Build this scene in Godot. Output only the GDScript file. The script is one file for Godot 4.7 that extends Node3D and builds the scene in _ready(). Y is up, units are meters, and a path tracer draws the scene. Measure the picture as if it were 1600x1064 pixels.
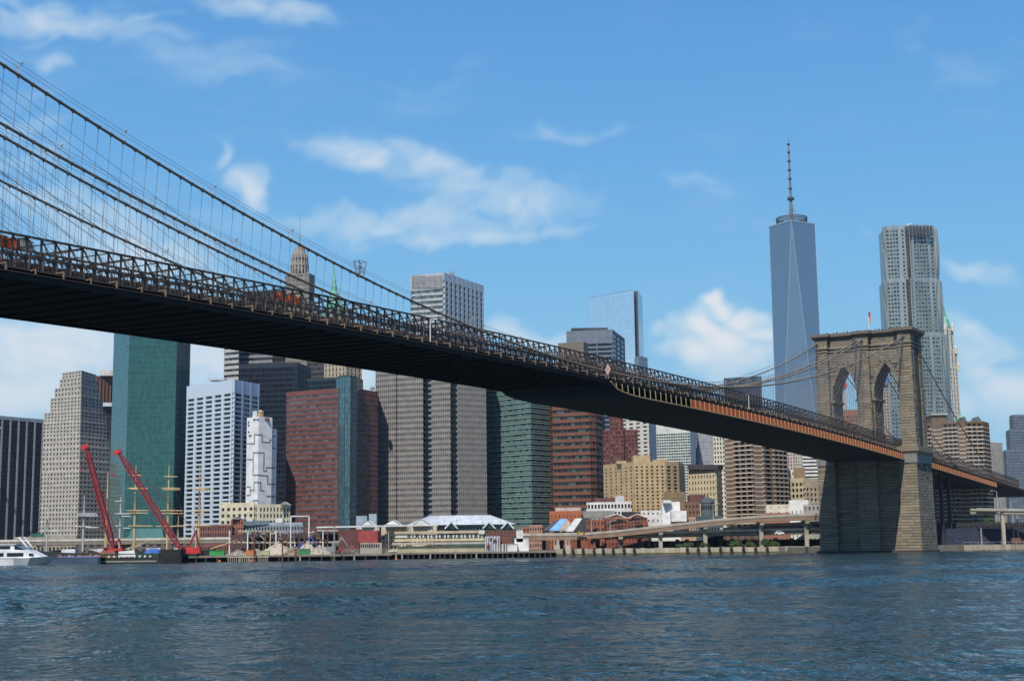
extends Node3D
# A river city seen from the far bank: a long suspension bridge with a stone tower in front of an office skyline.
# Metres, y up. The camera stands 4 m above the water at the origin and looks along -z.

const FOCAL := 2170.0
const CAM := Vector3(0, 4, 0)
const LAND := 2.5
var eye := Basis()
var rng := RandomNumberGenerator.new()
var mats := {}
var tex := {}
var unit_box := BoxMesh.new()
var unit_rod: CylinderMesh
var used := {}

# ---------------------------------------------------------------- mesh builder
class MB:
	var v := PackedVector3Array()
	var n := PackedVector3Array()
	var c := PackedColorArray()
	func tri(a: Vector3, b: Vector3, d: Vector3, col := Color.WHITE) -> void:
		var nn := (b - a).cross(d - a).normalized()
		v.append(a); v.append(d); v.append(b)
		n.append(nn); n.append(nn); n.append(nn)
		c.append(col); c.append(col); c.append(col)
	# corners run counter-clockwise seen from outside
	func quad(a: Vector3, b: Vector3, d: Vector3, e: Vector3, col := Color.WHITE) -> void:
		var nn := (b - a).cross(d - a).normalized()
		v.append(a); v.append(d); v.append(b); v.append(a); v.append(e); v.append(d)
		for i in 6:
			n.append(nn); c.append(col)
	func box(o: Vector3, s: Vector3, bs := Basis(), col := Color.WHITE) -> void:
		var x := bs.x * s.x * 0.5
		var y := bs.y * s.y * 0.5
		var z := bs.z * s.z * 0.5
		quad(o - x - y + z, o + x - y + z, o + x + y + z, o - x + y + z, col)
		quad(o + x - y - z, o - x - y - z, o - x + y - z, o + x + y - z, col)
		quad(o + x - y + z, o + x - y - z, o + x + y - z, o + x + y + z, col)
		quad(o - x - y - z, o - x - y + z, o - x + y + z, o - x + y - z, col)
		quad(o - x + y + z, o + x + y + z, o + x + y - z, o - x + y - z, col)
		quad(o - x - y - z, o + x - y - z, o + x - y + z, o - x - y + z, col)
	func span(a: Vector3, b: Vector3, col := Color.WHITE) -> void:
		box((a + b) * 0.5, (b - a).abs(), Basis(), col)
	func beam(a: Vector3, b: Vector3, w: float, h: float, col := Color.WHITE) -> void:
		var d := b - a
		var l := d.length()
		if l < 0.0001: return
		d /= l
		var up := Vector3.UP if absf(d.y) < 0.95 else Vector3.RIGHT
		var x := up.cross(d).normalized()
		var y := d.cross(x)
		box((a + b) * 0.5, Vector3(w, h, l), Basis(x, y, d), col)
	func tube(a: Vector3, b: Vector3, r0: float, r1: float, seg := 6, col := Color.WHITE) -> void:
		var d := (b - a).normalized()
		var up := Vector3.UP if absf(d.y) < 0.95 else Vector3.RIGHT
		var x := up.cross(d).normalized()
		var y := d.cross(x)
		for i in seg:
			var t0 := TAU * i / seg
			var t1 := TAU * (i + 1) / seg
			var e0 := x * cos(t0) + y * sin(t0)
			var e1 := x * cos(t1) + y * sin(t1)
			quad(a + e0 * r0, a + e1 * r0, b + e1 * r1, b + e0 * r1, col)
			tri(b, b + e0 * r1, b + e1 * r1, col)
			tri(a, a + e1 * r0, a + e0 * r0, col)
	# rounded run of rings through a list of points
	func pipe(p: PackedVector3Array, r: float, seg := 7, col := Color.WHITE) -> void:
		for k in p.size() - 1:
			var d := (p[k + 1] - p[k]).normalized()
			var x := Vector3.UP.cross(d).normalized()
			var y := d.cross(x)
			for i in seg:
				var t0 := TAU * i / seg
				var t1 := TAU * (i + 1) / seg
				var e0 := x * cos(t0) + y * sin(t0)
				var e1 := x * cos(t1) + y * sin(t1)
				v.append(p[k] + e0 * r); v.append(p[k + 1] + e1 * r); v.append(p[k] + e1 * r)
				v.append(p[k] + e0 * r); v.append(p[k + 1] + e0 * r); v.append(p[k + 1] + e1 * r)
				n.append(e0); n.append(e1); n.append(e1); n.append(e0); n.append(e0); n.append(e1)
				for j in 6: c.append(col)
	func lathe(o: Vector3, prof: Array, seg := 12, col := Color.WHITE, turn := 0.0) -> void:
		for k in prof.size() - 1:
			for i in seg:
				var t0 := turn + TAU * i / seg
				var t1 := turn + TAU * (i + 1) / seg
				var a: Vector2 = prof[k]
				var b: Vector2 = prof[k + 1]
				var e0 := Vector3(sin(t0), 0, cos(t0))
				var e1 := Vector3(sin(t1), 0, cos(t1))
				var q0 := o + e0 * a.x + Vector3.UP * a.y
				var q1 := o + e1 * a.x + Vector3.UP * a.y
				var q2 := o + e1 * b.x + Vector3.UP * b.y
				var q3 := o + e0 * b.x + Vector3.UP * b.y
				if a.x < 0.001: tri(q0, q2, q3, col)
				elif b.x < 0.001: tri(q0, q1, q2, col)
				else: quad(q0, q1, q2, q3, col)
	# upright prism over a floor plan whose points run counter-clockwise seen from above when x is right and z is towards the viewer
	func prism(p: PackedVector2Array, y0: float, y1: float, col := Color.WHITE) -> void:
		for i in p.size():
			var a := p[i]
			var b := p[(i + 1) % p.size()]
			quad(Vector3(a.x, y0, a.y), Vector3(b.x, y0, b.y), Vector3(b.x, y1, b.y), Vector3(a.x, y1, a.y), col)
		var t := Geometry2D.triangulate_polygon(p)
		for i in range(0, t.size(), 3):
			var a := p[t[i]]
			var b := p[t[i + 1]]
			var d := p[t[i + 2]]
			var q := Vector3(a.x, y1, a.y)
			if (b - a).cross(d - a) > 0: tri(q, Vector3(d.x, y1, d.y), Vector3(b.x, y1, b.y), col)
			else: tri(q, Vector3(b.x, y1, b.y), Vector3(d.x, y1, d.y), col)
	func mesh() -> ArrayMesh:
		var a := []
		a.resize(Mesh.ARRAY_MAX)
		a[Mesh.ARRAY_VERTEX] = v
		a[Mesh.ARRAY_NORMAL] = n
		a[Mesh.ARRAY_COLOR] = c
		var m := ArrayMesh.new()
		m.add_surface_from_arrays(Mesh.PRIMITIVE_TRIANGLES, a)
		return m

# ---------------------------------------------------------------- nodes
func numbered(called: String) -> String:
	var k: int = used.get(called, 0)
	used[called] = k + 1
	return called if k == 0 else "%s_%03d" % [called, k]

func thing(called: String, label: String, category: String, at := Vector3.ZERO, group := "") -> Node3D:
	var o := Node3D.new()
	o.name = numbered(called)
	add_child(o)
	o.position = at
	o.set_meta("label", label)
	o.set_meta("category", category)
	if group != "": o.set_meta("group", group)
	return o

func part(parent: Node, called: String, m: MB, mat: Material, stuff := false) -> MeshInstance3D:
	var o := MeshInstance3D.new()
	o.name = called
	o.mesh = m.mesh()
	o.material_override = mat
	parent.add_child(o, true)
	if stuff: o.set_meta("kind", "stuff")
	return o

func piece(parent: Node, called: String, mesh: Mesh, mat: Material, t: Transform3D) -> MeshInstance3D:
	var o := MeshInstance3D.new()
	o.name = called
	o.mesh = mesh
	o.material_override = mat
	o.transform = t
	parent.add_child(o, true)
	return o

# a shared unit box or rod stretched between two points
func bar(parent: Node, called: String, mesh: Mesh, mat: Material, a: Vector3, b: Vector3, w: float, h: float) -> void:
	var d := b - a
	var l := d.length()
	d /= l
	var up := Vector3.RIGHT if absf(d.y) > 0.5 else Vector3.UP
	var x := up.cross(d).normalized()
	var z := x.cross(d)
	piece(parent, called, mesh, mat, Transform3D(Basis(x * w, d * l, z * h), (a + b) * 0.5))

func setting(called: String, m: MB, mat: Material) -> MeshInstance3D:
	var o := part(self, called, m, mat)
	o.set_meta("kind", "structure")
	return o

# the point at forward distance z that shows at picture position (px, py)
func P(px: float, py: float, z: float) -> Vector3:
	var d := eye * Vector3((px - 800.0) / FOCAL, -(py - 532.0) / FOCAL, -1)
	return CAM + d * (z / -d.z)

# ---------------------------------------------------------------- materials
func lin(r: float, g: float, b: float) -> Color:
	return Color(r, g, b).linear_to_srgb()

func noise_tex(called: String, freq: float, octaves: int, lo: float, hi: float, kind := FastNoiseLite.TYPE_SIMPLEX_SMOOTH, size := 512, tint := Color.WHITE) -> void:
	var f := FastNoiseLite.new()
	f.noise_type = kind
	f.frequency = freq
	f.fractal_octaves = octaves
	f.seed = called.hash() % 1000
	var im := f.get_seamless_image(size, size)
	im.convert(Image.FORMAT_L8)
	var d := im.get_data()
	var o := PackedByteArray()
	o.resize(size * size * 3)
	for i in d.size():
		var t := lo + (hi - lo) * d[i] / 255.0
		o[i * 3] = int(clampf(t * tint.r, 0, 1) * 255)
		o[i * 3 + 1] = int(clampf(t * tint.g, 0, 1) * 255)
		o[i * 3 + 2] = int(clampf(t * tint.b, 0, 1) * 255)
	tex[called] = ImageTexture.create_from_image(Image.create_from_data(size, size, false, Image.FORMAT_RGB8, o))

func flat(called: String, col: Color, rough := 0.8, metal := 0.0, texture := "", scale := 0.1, vertex := false) -> StandardMaterial3D:
	if mats.has(called): return mats[called]
	var m := StandardMaterial3D.new()
	m.albedo_color = col
	m.roughness = rough
	m.metallic = metal
	if texture != "":
		m.albedo_texture = tex[texture]
		m.uv1_triplanar = true
		m.uv1_world_triplanar = true
		m.uv1_scale = Vector3.ONE * scale
	m.vertex_color_use_as_albedo = vertex
	mats[called] = m
	return m

# walls: colour is linear, weathered by a shared pattern
func wall(r: float, g: float, b: float, rough := 0.85, metal := 0.0, texture := "grime", scale := 0.035) -> StandardMaterial3D:
	return flat("wall_%f_%f_%f_%f_%f" % [r, g, b, rough, metal], lin(r, g, b), rough, metal, texture, scale)

# window glass, its tone given by each pane
func glass(metal := 0.0, rough := 0.06) -> StandardMaterial3D:
	var m := flat("glass_%f_%f" % [metal, rough], Color.WHITE, rough, metal, "", 0.1, true)
	m.metallic_specular = 0.45
	return m

func glass_tone(r: float, g: float, b: float, metal := 0.0) -> StandardMaterial3D:
	var m := flat("pane_%f_%f_%f_%f" % [r, g, b, metal], lin(r, g, b), 0.06, metal)
	m.metallic_specular = 0.45
	return m

# ---------------------------------------------------------------- buildings
# One wall of a building from A to B (left to right seen from outside): floors of windows set back behind piers and spandrels.
func facade(node: Node3D, W: MB, G: MB, A: Vector3, B: Vector3, y0: float, y1: float, s: Dictionary) -> void:
	var d := B - A
	d.y = 0
	var L := d.length()
	d /= L
	var out := d.cross(Vector3.UP)
	var bs := Basis(d, Vector3.UP, out)
	var rec: float = s.get("rec", 0.45)
	var ww: float = s.get("ww", 0.6)
	var wh: float = s.get("wh", 0.55)
	var f: int = s.get("f", 10)
	var b: int = s.get("b", 6)
	var top: float = s.get("top", 1.5)
	var bot: float = s.get("bot", 0.0)
	var tones: Array = s.get("tones", [Color(0.02, 0.025, 0.03), Color(0.03, 0.035, 0.045), Color(0.05, 0.055, 0.06)])
	var tilt: float = s.get("tilt", 0.02)
	var h := y1 - y0 - top - bot
	var fh := h / f
	var bw := L / b
	var wcol: Color = s.get("col", Color.WHITE)
	var own: bool = s.get("own", false)
	if top > 0.01: W.box(A + d * L * 0.5 + out * rec * 0.5 + Vector3.UP * (y1 - top * 0.5 - A.y), Vector3(L + rec, top, rec), bs, wcol)
	if bot > 0.01: W.box(A + d * L * 0.5 + out * rec * 0.5 + Vector3.UP * (y0 + bot * 0.5 - A.y), Vector3(L + rec, bot, rec), bs, wcol)
	if wh < 0.999:
		for i in f:
			var sh := fh * (1 - wh)
			var yc := y0 + bot + fh * i + sh * 0.5
			W.box(Vector3(A.x, yc, A.z) + d * L * 0.5 + out * rec * 0.5, Vector3(L + rec, sh, rec), bs, wcol)
	if ww < 0.999:
		var pr := rec + 0.1 if s.get("proud", true) else rec - 0.08
		for i in b + 1:
			var pw := bw * (1 - ww)
			var at := clampf(bw * i, pw * 0.25, L - pw * 0.25)
			if i == 0 or i == b: pw *= 0.5
			W.box(Vector3(A.x, (y0 + y1) * 0.5, A.z) + d * at + out * pr * 0.5, Vector3(pw, y1 - y0 - 0.02, pr), bs, wcol)
	var mul: int = s.get("mul", 0)
	for i in mul:
		W.box(Vector3(A.x, (y0 + y1 - top) * 0.5, A.z) + d * L * (i + 0.5) / mul + out * rec * 0.4, Vector3(s.get("mw", 0.16), y1 - y0 - top - 0.02, rec * 0.8), bs, wcol)
	var lines: Array = s.get("lines", [])
	for ln in lines:
		for i in f:
			var yc2: float = y0 + bot + fh * (i + ln[0])
			ln[2].box(Vector3(A.x, yc2, A.z) + d * L * 0.5 + out * (rec * 0.5 + 0.08), Vector3(L + rec + 0.3, fh * ln[1], rec + 0.16), bs)
	var pw2 := bw * ww
	var ph := fh * wh
	var pm: Array = s.get("panes", [])
	for i in f:
		var yb := y0 + bot + fh * (i + 1) - ph
		for j in b:
			var cc := Vector3(A.x, yb + ph * 0.5, A.z) + d * bw * (j + 0.5) + out * 0.12
			var ex := rng.randf_range(-tilt, tilt)
			var ey := rng.randf_range(-tilt, tilt)
			if own:
				piece(node, "window", unit_box, pm[rng.randi() % pm.size()], Transform3D(Basis(d * pw2, Vector3.UP * ph, out * 0.06).rotated(Vector3.UP, ey), cc))
			else:
				var hx := d * pw2 * 0.5
				var hy := Vector3.UP * ph * 0.5
				var ox := out * ey * minf(pw2, 3.0)
				var oy := out * ex * minf(ph, 3.0)
				G.quad(cc - hx - hy - ox - oy, cc + hx - hy + ox - oy, cc + hx + hy + ox + oy, cc - hx + hy - ox + oy, tones[rng.randi() % tones.size()])

# front: [[px, z], ...] corners left to right as seen; ref: picture row where the columns were read; top: picture row of the roof edge at corner ti
func block(called: String, label: String, front: Array, ref: float, top: float, ti: int, mat: Material, specs: Array, o := {}) -> Node3D:
	var pts := PackedVector3Array()
	for q in front:
		var p := P(q[0], ref, q[1])
		p.y = LAND
		pts.append(p)
	var y1: float = P(front[ti][0], top, front[ti][1]).y
	var y0: float = o.get("base", LAND)
	var mid := (pts[0] + pts[pts.size() - 1]) * 0.5
	mid.y = LAND
	var node: Node3D = o.get("node", null)
	if node == null: node = thing(called, label, o.get("cat", "building"), mid, o.get("group", ""))
	var org := node.position
	var W := MB.new()
	var G := MB.new()
	var poly := PackedVector2Array()
	for p in pts: poly.append(Vector2(p.x - org.x, p.z - org.z))
	var back: float = o.get("deep", 30.0)
	for k in [pts.size() - 1, 0]:
		var q2: Vector3 = pts[k] + (pts[k] - CAM).normalized() * back + Vector3(0, 0, -2)
		poly.append(Vector2(q2.x - org.x, q2.z - org.z))
	W.prism(poly, y0 - org.y, y1 - org.y)
	for k in pts.size() - 1:
		var s: Dictionary = specs[mini(k, specs.size() - 1)]
		if s.is_empty(): continue
		facade(node, W, G, pts[k] - org, pts[k + 1] - org, y0 - org.y, y1 - org.y, s)
	part(node, o.get("wall_name", "wall"), W, mat)
	if G.v.size() > 0: part(node, "windows", G, o.get("glass", glass()), true)
	node.set_meta("roof_y", y1)
	return node

# a box set on a building's roof or front, given by picture columns and rows
func roof_box(node: Node3D, called: String, mat: Material, x0: float, x1: float, yt: float, yb: float, z: float, deep := 8.0) -> void:
	var m := MB.new()
	var a := P(x0, yb, z) - node.position
	var b := P(x1, yt, z) - node.position
	m.span(Vector3(a.x, a.y, a.z - deep), Vector3(b.x, b.y, a.z))
	part(node, called, m, mat)

# ---------------------------------------------------------------- sky and water
func sky_image() -> Image:
	var fine := FastNoiseLite.new()
	fine.seed = 11; fine.frequency = 0.013; fine.fractal_octaves = 5
	var wisp := FastNoiseLite.new()
	wisp.seed = 5; wisp.frequency = 0.006; wisp.fractal_octaves = 5
	var warp := FastNoiseLite.new()
	warp.seed = 23; warp.frequency = 0.008; warp.fractal_octaves = 3
	var veil := FastNoiseLite.new()
	veil.seed = 31; veil.frequency = 0.9; veil.fractal_octaves = 5
	# sRGB air colours by elevation in degrees
	var stops := [[-90.0, Color8(120, 150, 172)], [-3.0, Color8(168, 196, 216)], [0.0, Color8(172, 203, 226)], [4.0, Color8(157, 203, 231)], [9.0, Color8(133, 191, 232)], [15.0, Color8(113, 175, 229)], [24.0, Color8(90, 151, 217)], [40.0, Color8(62, 116, 190)], [90.0, Color8(42, 86, 158)]]
	var w := 4096
	var h := 2048
	var small := Image.create(1024, 512, false, Image.FORMAT_RGB8)
	for j in 512:
		var el := 90.0 - (j + 0.5) * 180.0 / 512
		var base := air(stops, el)
		for i in 1024:
			var az := (i + 0.5) / 1024 * TAU
			var k := clampf((veil.get_noise_3d(cos(az) * 1.6, el * 0.09, sin(az) * 1.6) - 0.02) * 1.5, 0, 1)
			k *= smoothstep(-1.0, 4.0, el) * (1.0 - smoothstep(45.0, 80.0, el)) * 0.55
			small.set_pixel(i, j, base.lerp(Color8(228, 235, 243), k))
	small.resize(w, h, Image.INTERPOLATE_CUBIC)
	# the clouds in front of the camera: [column, row, half width, half height, turn, strength, raggedness]
	var clouds := [
		[1120, 470, 20, 16, 0.0, 2.2, 0.7], [1138, 484, 26, 18, 0.2, 2.0, 0.7], [1166, 502, 32, 18, 0.2, 1.9, 0.8], [1194, 522, 30, 20, 0.2, 1.3, 0.8], [1102, 508, 30, 26, 0.0, 1.7, 0.8], [1130, 530, 60, 30, 0.1, 1.4, 0.8], [1086, 545, 44, 32, 0.0, 1.1, 1.0], [1145, 560, 95, 34, 0.0, 0.75, 0.9], [1052, 515, 22, 14, 0, 0.5, 1.0],
		[560, 240, 78, 22, 0.2, 0.8, 1.0], [655, 252, 60, 30, 0.15, 0.62, 1.0], [740, 285, 160, 40, 0.25, 0.42, 1.1], [810, 325, 120, 44, -0.15, 0.5, 1.1], [620, 350, 160, 34, -0.1, 0.45, 1.1], [720, 372, 180, 14, -0.05, 0.5, 1.0],
		[397, 296, 30, 22, 0.5, 0.95, 0.9], [345, 243, 12, 24, -0.2, 0.5, 1.0], [900, 204, 130, 14, -0.03, 0.2, 1.0],
		[60, 30, 170, 26, 0.1, 0.62, 1.1], [410, 12, 110, 22, 0.15, 0.7, 1.0], [150, 45, 120, 8, -0.2, 0.4, 1.0], [75, 97, 30, 10, 0.1, 0.4, 1.0],
		[60, 545, 190, 50, 0.0, 1.15, 0.7], [40, 610, 170, 45, 0.0, 0.95, 0.6], [320, 560, 60, 60, 0.0, 0.95, 0.6], [200, 380, 230, 60, 0.5, 0.35, 1.0],
		[1525, 424, 62, 20, 0.3, 0.4, 1.0], [1540, 560, 60, 45, 0.1, 0.6, 1.0], [1590, 610, 80, 40, 0.0, 0.75, 0.8], [1510, 520, 30, 26, 0.3, 0.5, 1.0], [1480, 620, 60, 40, 0, 0.5, 0.9],
		[790, 512, 45, 20, 0.1, 0.8, 0.8], [840, 530, 60, 18, 0.1, 0.5, 0.9], [1360, 360, 30, 12, 0.1, 0.1, 1.0], [1435, 50, 60, 30, -0.6, 0.12, 1.1], [1470, 100, 80, 34, 0.6, 0.09, 1.1], [1075, 280, 70, 26, 0.4, 0.13, 1.1], [570, 590, 40, 40, 0, 0.7, 0.6]]
	var inv := eye.inverse()
	var i0 := -int(w * 27.0 / 360.0)
	var i1 := int(w * 27.0 / 360.0)
	var j0 := int(h * (0.5 - 29.0 / 180.0))
	var j1 := int(h * 0.5) + 8
	for j in range(j0, j1):
		var el := PI * (0.5 - (j + 0.5) / h)
		var eld := rad_to_deg(el)
		var base := air(stops, eld)
		for i in range(i0, i1):
			var az := TAU * (i + 0.5) / w
			var d := inv * Vector3(sin(az) * cos(el), sin(el), -cos(az) * cos(el))
			var x := 800.0 + FOCAL * d.x / -d.z
			var y := 532.0 - FOCAL * d.y / -d.z
			var wx := x + warp.get_noise_2d(x, y) * 34.0
			var wy := y + warp.get_noise_2d(x + 900.0, y) * 18.0
			var k := 0.0
			for q in clouds:
				var dx: float = wx - q[0]
				var dy: float = wy - q[1]
				if absf(dx) > q[2] * 2.0 + q[3] or absf(dy) > q[3] * 2.0 + q[2] * absf(q[4]) * 1.5: continue
				var cs := cos(q[4])
				var sn := sin(q[4])
				var ax: float = (dx * cs + dy * sn) / q[2]
				var ay: float = (dy * cs - dx * sn) / q[3]
				var r := ax * ax + ay * ay
				if r > 3.4: continue
				var body: float = (exp(-r * 1.3) - 0.012) * q[5]
				var rag: float = fine.get_noise_2d(wx, wy * 1.5) * 0.9 + wisp.get_noise_2d(wx * 0.8, wy * 2.6) * 0.7
				k = maxf(k, body * clampf(1.0 + rag * q[6] * 0.95, 0.15, 1.6))
			k += maxf(0.0, 0.12 + wisp.get_noise_2d(wx * 0.35 + wy * 0.5, wy * 1.3)) * 0.3 * smoothstep(900.0, 100.0, x) + maxf(0.0, wisp.get_noise_2d(wx * 0.6 + wy * 0.4, wy * 1.7)) * 0.18
			k = k / (0.95 + k) * 1.5 * smoothstep(0.0, 0.25, k)
			small.set_pixel((i + w) % w, j, base.lerp(Color8(226, 231, 238), clampf(k, 0.0, 0.97)))
	return small

func air(stops: Array, el: float) -> Color:
	for k in stops.size() - 1:
		if el <= stops[k + 1][0]:
			var t: float = (el - stops[k][0]) / (stops[k + 1][0] - stops[k][0])
			return stops[k][1].lerp(stops[k + 1][1], t)
	return stops[stops.size() - 1][1]

func build_water() -> void:
	var rows := 900
	var cols := 420
	var n1 := FastNoiseLite.new()
	n1.seed = 3; n1.frequency = 0.11; n1.fractal_octaves = 2
	var n2 := FastNoiseLite.new()
	n2.seed = 8; n2.frequency = 0.33; n2.fractal_octaves = 3
	var calm := FastNoiseLite.new()
	calm.seed = 19; calm.frequency = 0.014; calm.fractal_octaves = 3
	var v := PackedVector3Array()
	var nn := PackedVector3Array()
	v.resize(rows * cols)
	nn.resize(rows * cols)
	var grow := pow(700.0 / 24.0, 1.0 / (rows - 1))
	var dist := 24.0
	for i in rows:
		var fadefine := 1.0 - smoothstep(160.0, 500.0, dist)
		for j in cols:
			var x := dist * lerpf(-0.62, 0.62, float(j) / (cols - 1))
			var z := -dist
			var amp := 0.4 + 1.15 * smoothstep(-0.35, 0.45, calm.get_noise_2d(x * 0.45, z * 1.3))
			var y := 0.34 * n1.get_noise_2d(x * 0.7, z * 1.1) * amp
			if fadefine > 0.0:
				y += 0.2 * n2.get_noise_2d(x * 0.65 + z * 0.15, z) * amp * fadefine
			v[i * cols + j] = Vector3(x, y, z)
		dist *= grow
	var idx := PackedInt32Array()
	for i in rows:
		for j in cols:
			var a := v[mini(i + 1, rows - 1) * cols + j] - v[maxi(i - 1, 0) * cols + j]
			var b := v[i * cols + mini(j + 1, cols - 1)] - v[i * cols + maxi(j - 1, 0)]
			nn[i * cols + j] = b.cross(a).normalized()
			if i < rows - 1 and j < cols - 1:
				var k := i * cols + j
				idx.append_array([k, k + cols, k + 1, k + 1, k + cols, k + cols + 1])
	var arr := []
	arr.resize(Mesh.ARRAY_MAX)
	arr[Mesh.ARRAY_VERTEX] = v
	arr[Mesh.ARRAY_NORMAL] = nn
	arr[Mesh.ARRAY_INDEX] = idx
	var am := ArrayMesh.new()
	am.add_surface_from_arrays(Mesh.PRIMITIVE_TRIANGLES, arr)
	var m := StandardMaterial3D.new()
	m.albedo_color = lin(0.017, 0.039, 0.04)
	m.roughness = 0.1
	m.metallic_specular = 0.42
	var rip := FastNoiseLite.new()
	rip.seed = 44; rip.frequency = 0.02; rip.fractal_octaves = 4
	var im := rip.get_seamless_image(512, 512)
	im.convert(Image.FORMAT_RGBA8)
	im.bump_map_to_normal_map(16.0)
	m.normal_enabled = true
	m.normal_texture = ImageTexture.create_from_image(im)
	m.normal_scale = 1.0
	m.uv1_triplanar = true
	m.uv1_world_triplanar = true
	m.uv1_scale = Vector3(0.085, 0.085, 0.085)
	var o := MeshInstance3D.new()
	o.name = "river_water"
	o.mesh = am
	o.material_override = m
	o.set_meta("kind", "structure")
	add_child(o)
	var far := MB.new()
	far.quad(Vector3(-6000, -0.5, 3000), Vector3(6000, -0.5, 3000), Vector3(6000, -0.5, -6000), Vector3(-6000, -0.5, -6000))
	setting("river_bay_water", far, m)

# ---------------------------------------------------------------- the bridge (x across, y up, z along towards the near bank)
const PANEL := 2.29
func deck_h(u: float) -> float:
	if u < 0.0: return 36.65 + u * 0.035
	var t := (u - 243.0) / 243.0
	return 40.88 + ((36.65 if t < 0.0 else 36.2) - 40.88) * t * t

func cable_p(k: int, u: float) -> Vector3:
	var side := 1.0 if k < 2 else -1.0
	var outer := k == 0 or k == 3
	if u < 0.0:
		var s := clampf(-u / 150.0, 0, 1)
		var hh := 83.0 - 0.42 * -u + 0.00056 * u * u
		return Vector3((lerpf(17.1, 14.6, s) if outer else lerpf(0.95, 1.6, s)) * side + (0.35 if k < 2 else 0.0), hh, u)
	var q := (u - 243.0) / 243.0
	q *= q
	var vv := lerpf(12.55, 17.05, q) if outer else lerpf(2.07, 0.95, q)
	return Vector3(vv * side, lerpf(43.3, 83.6, q), u)

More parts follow.
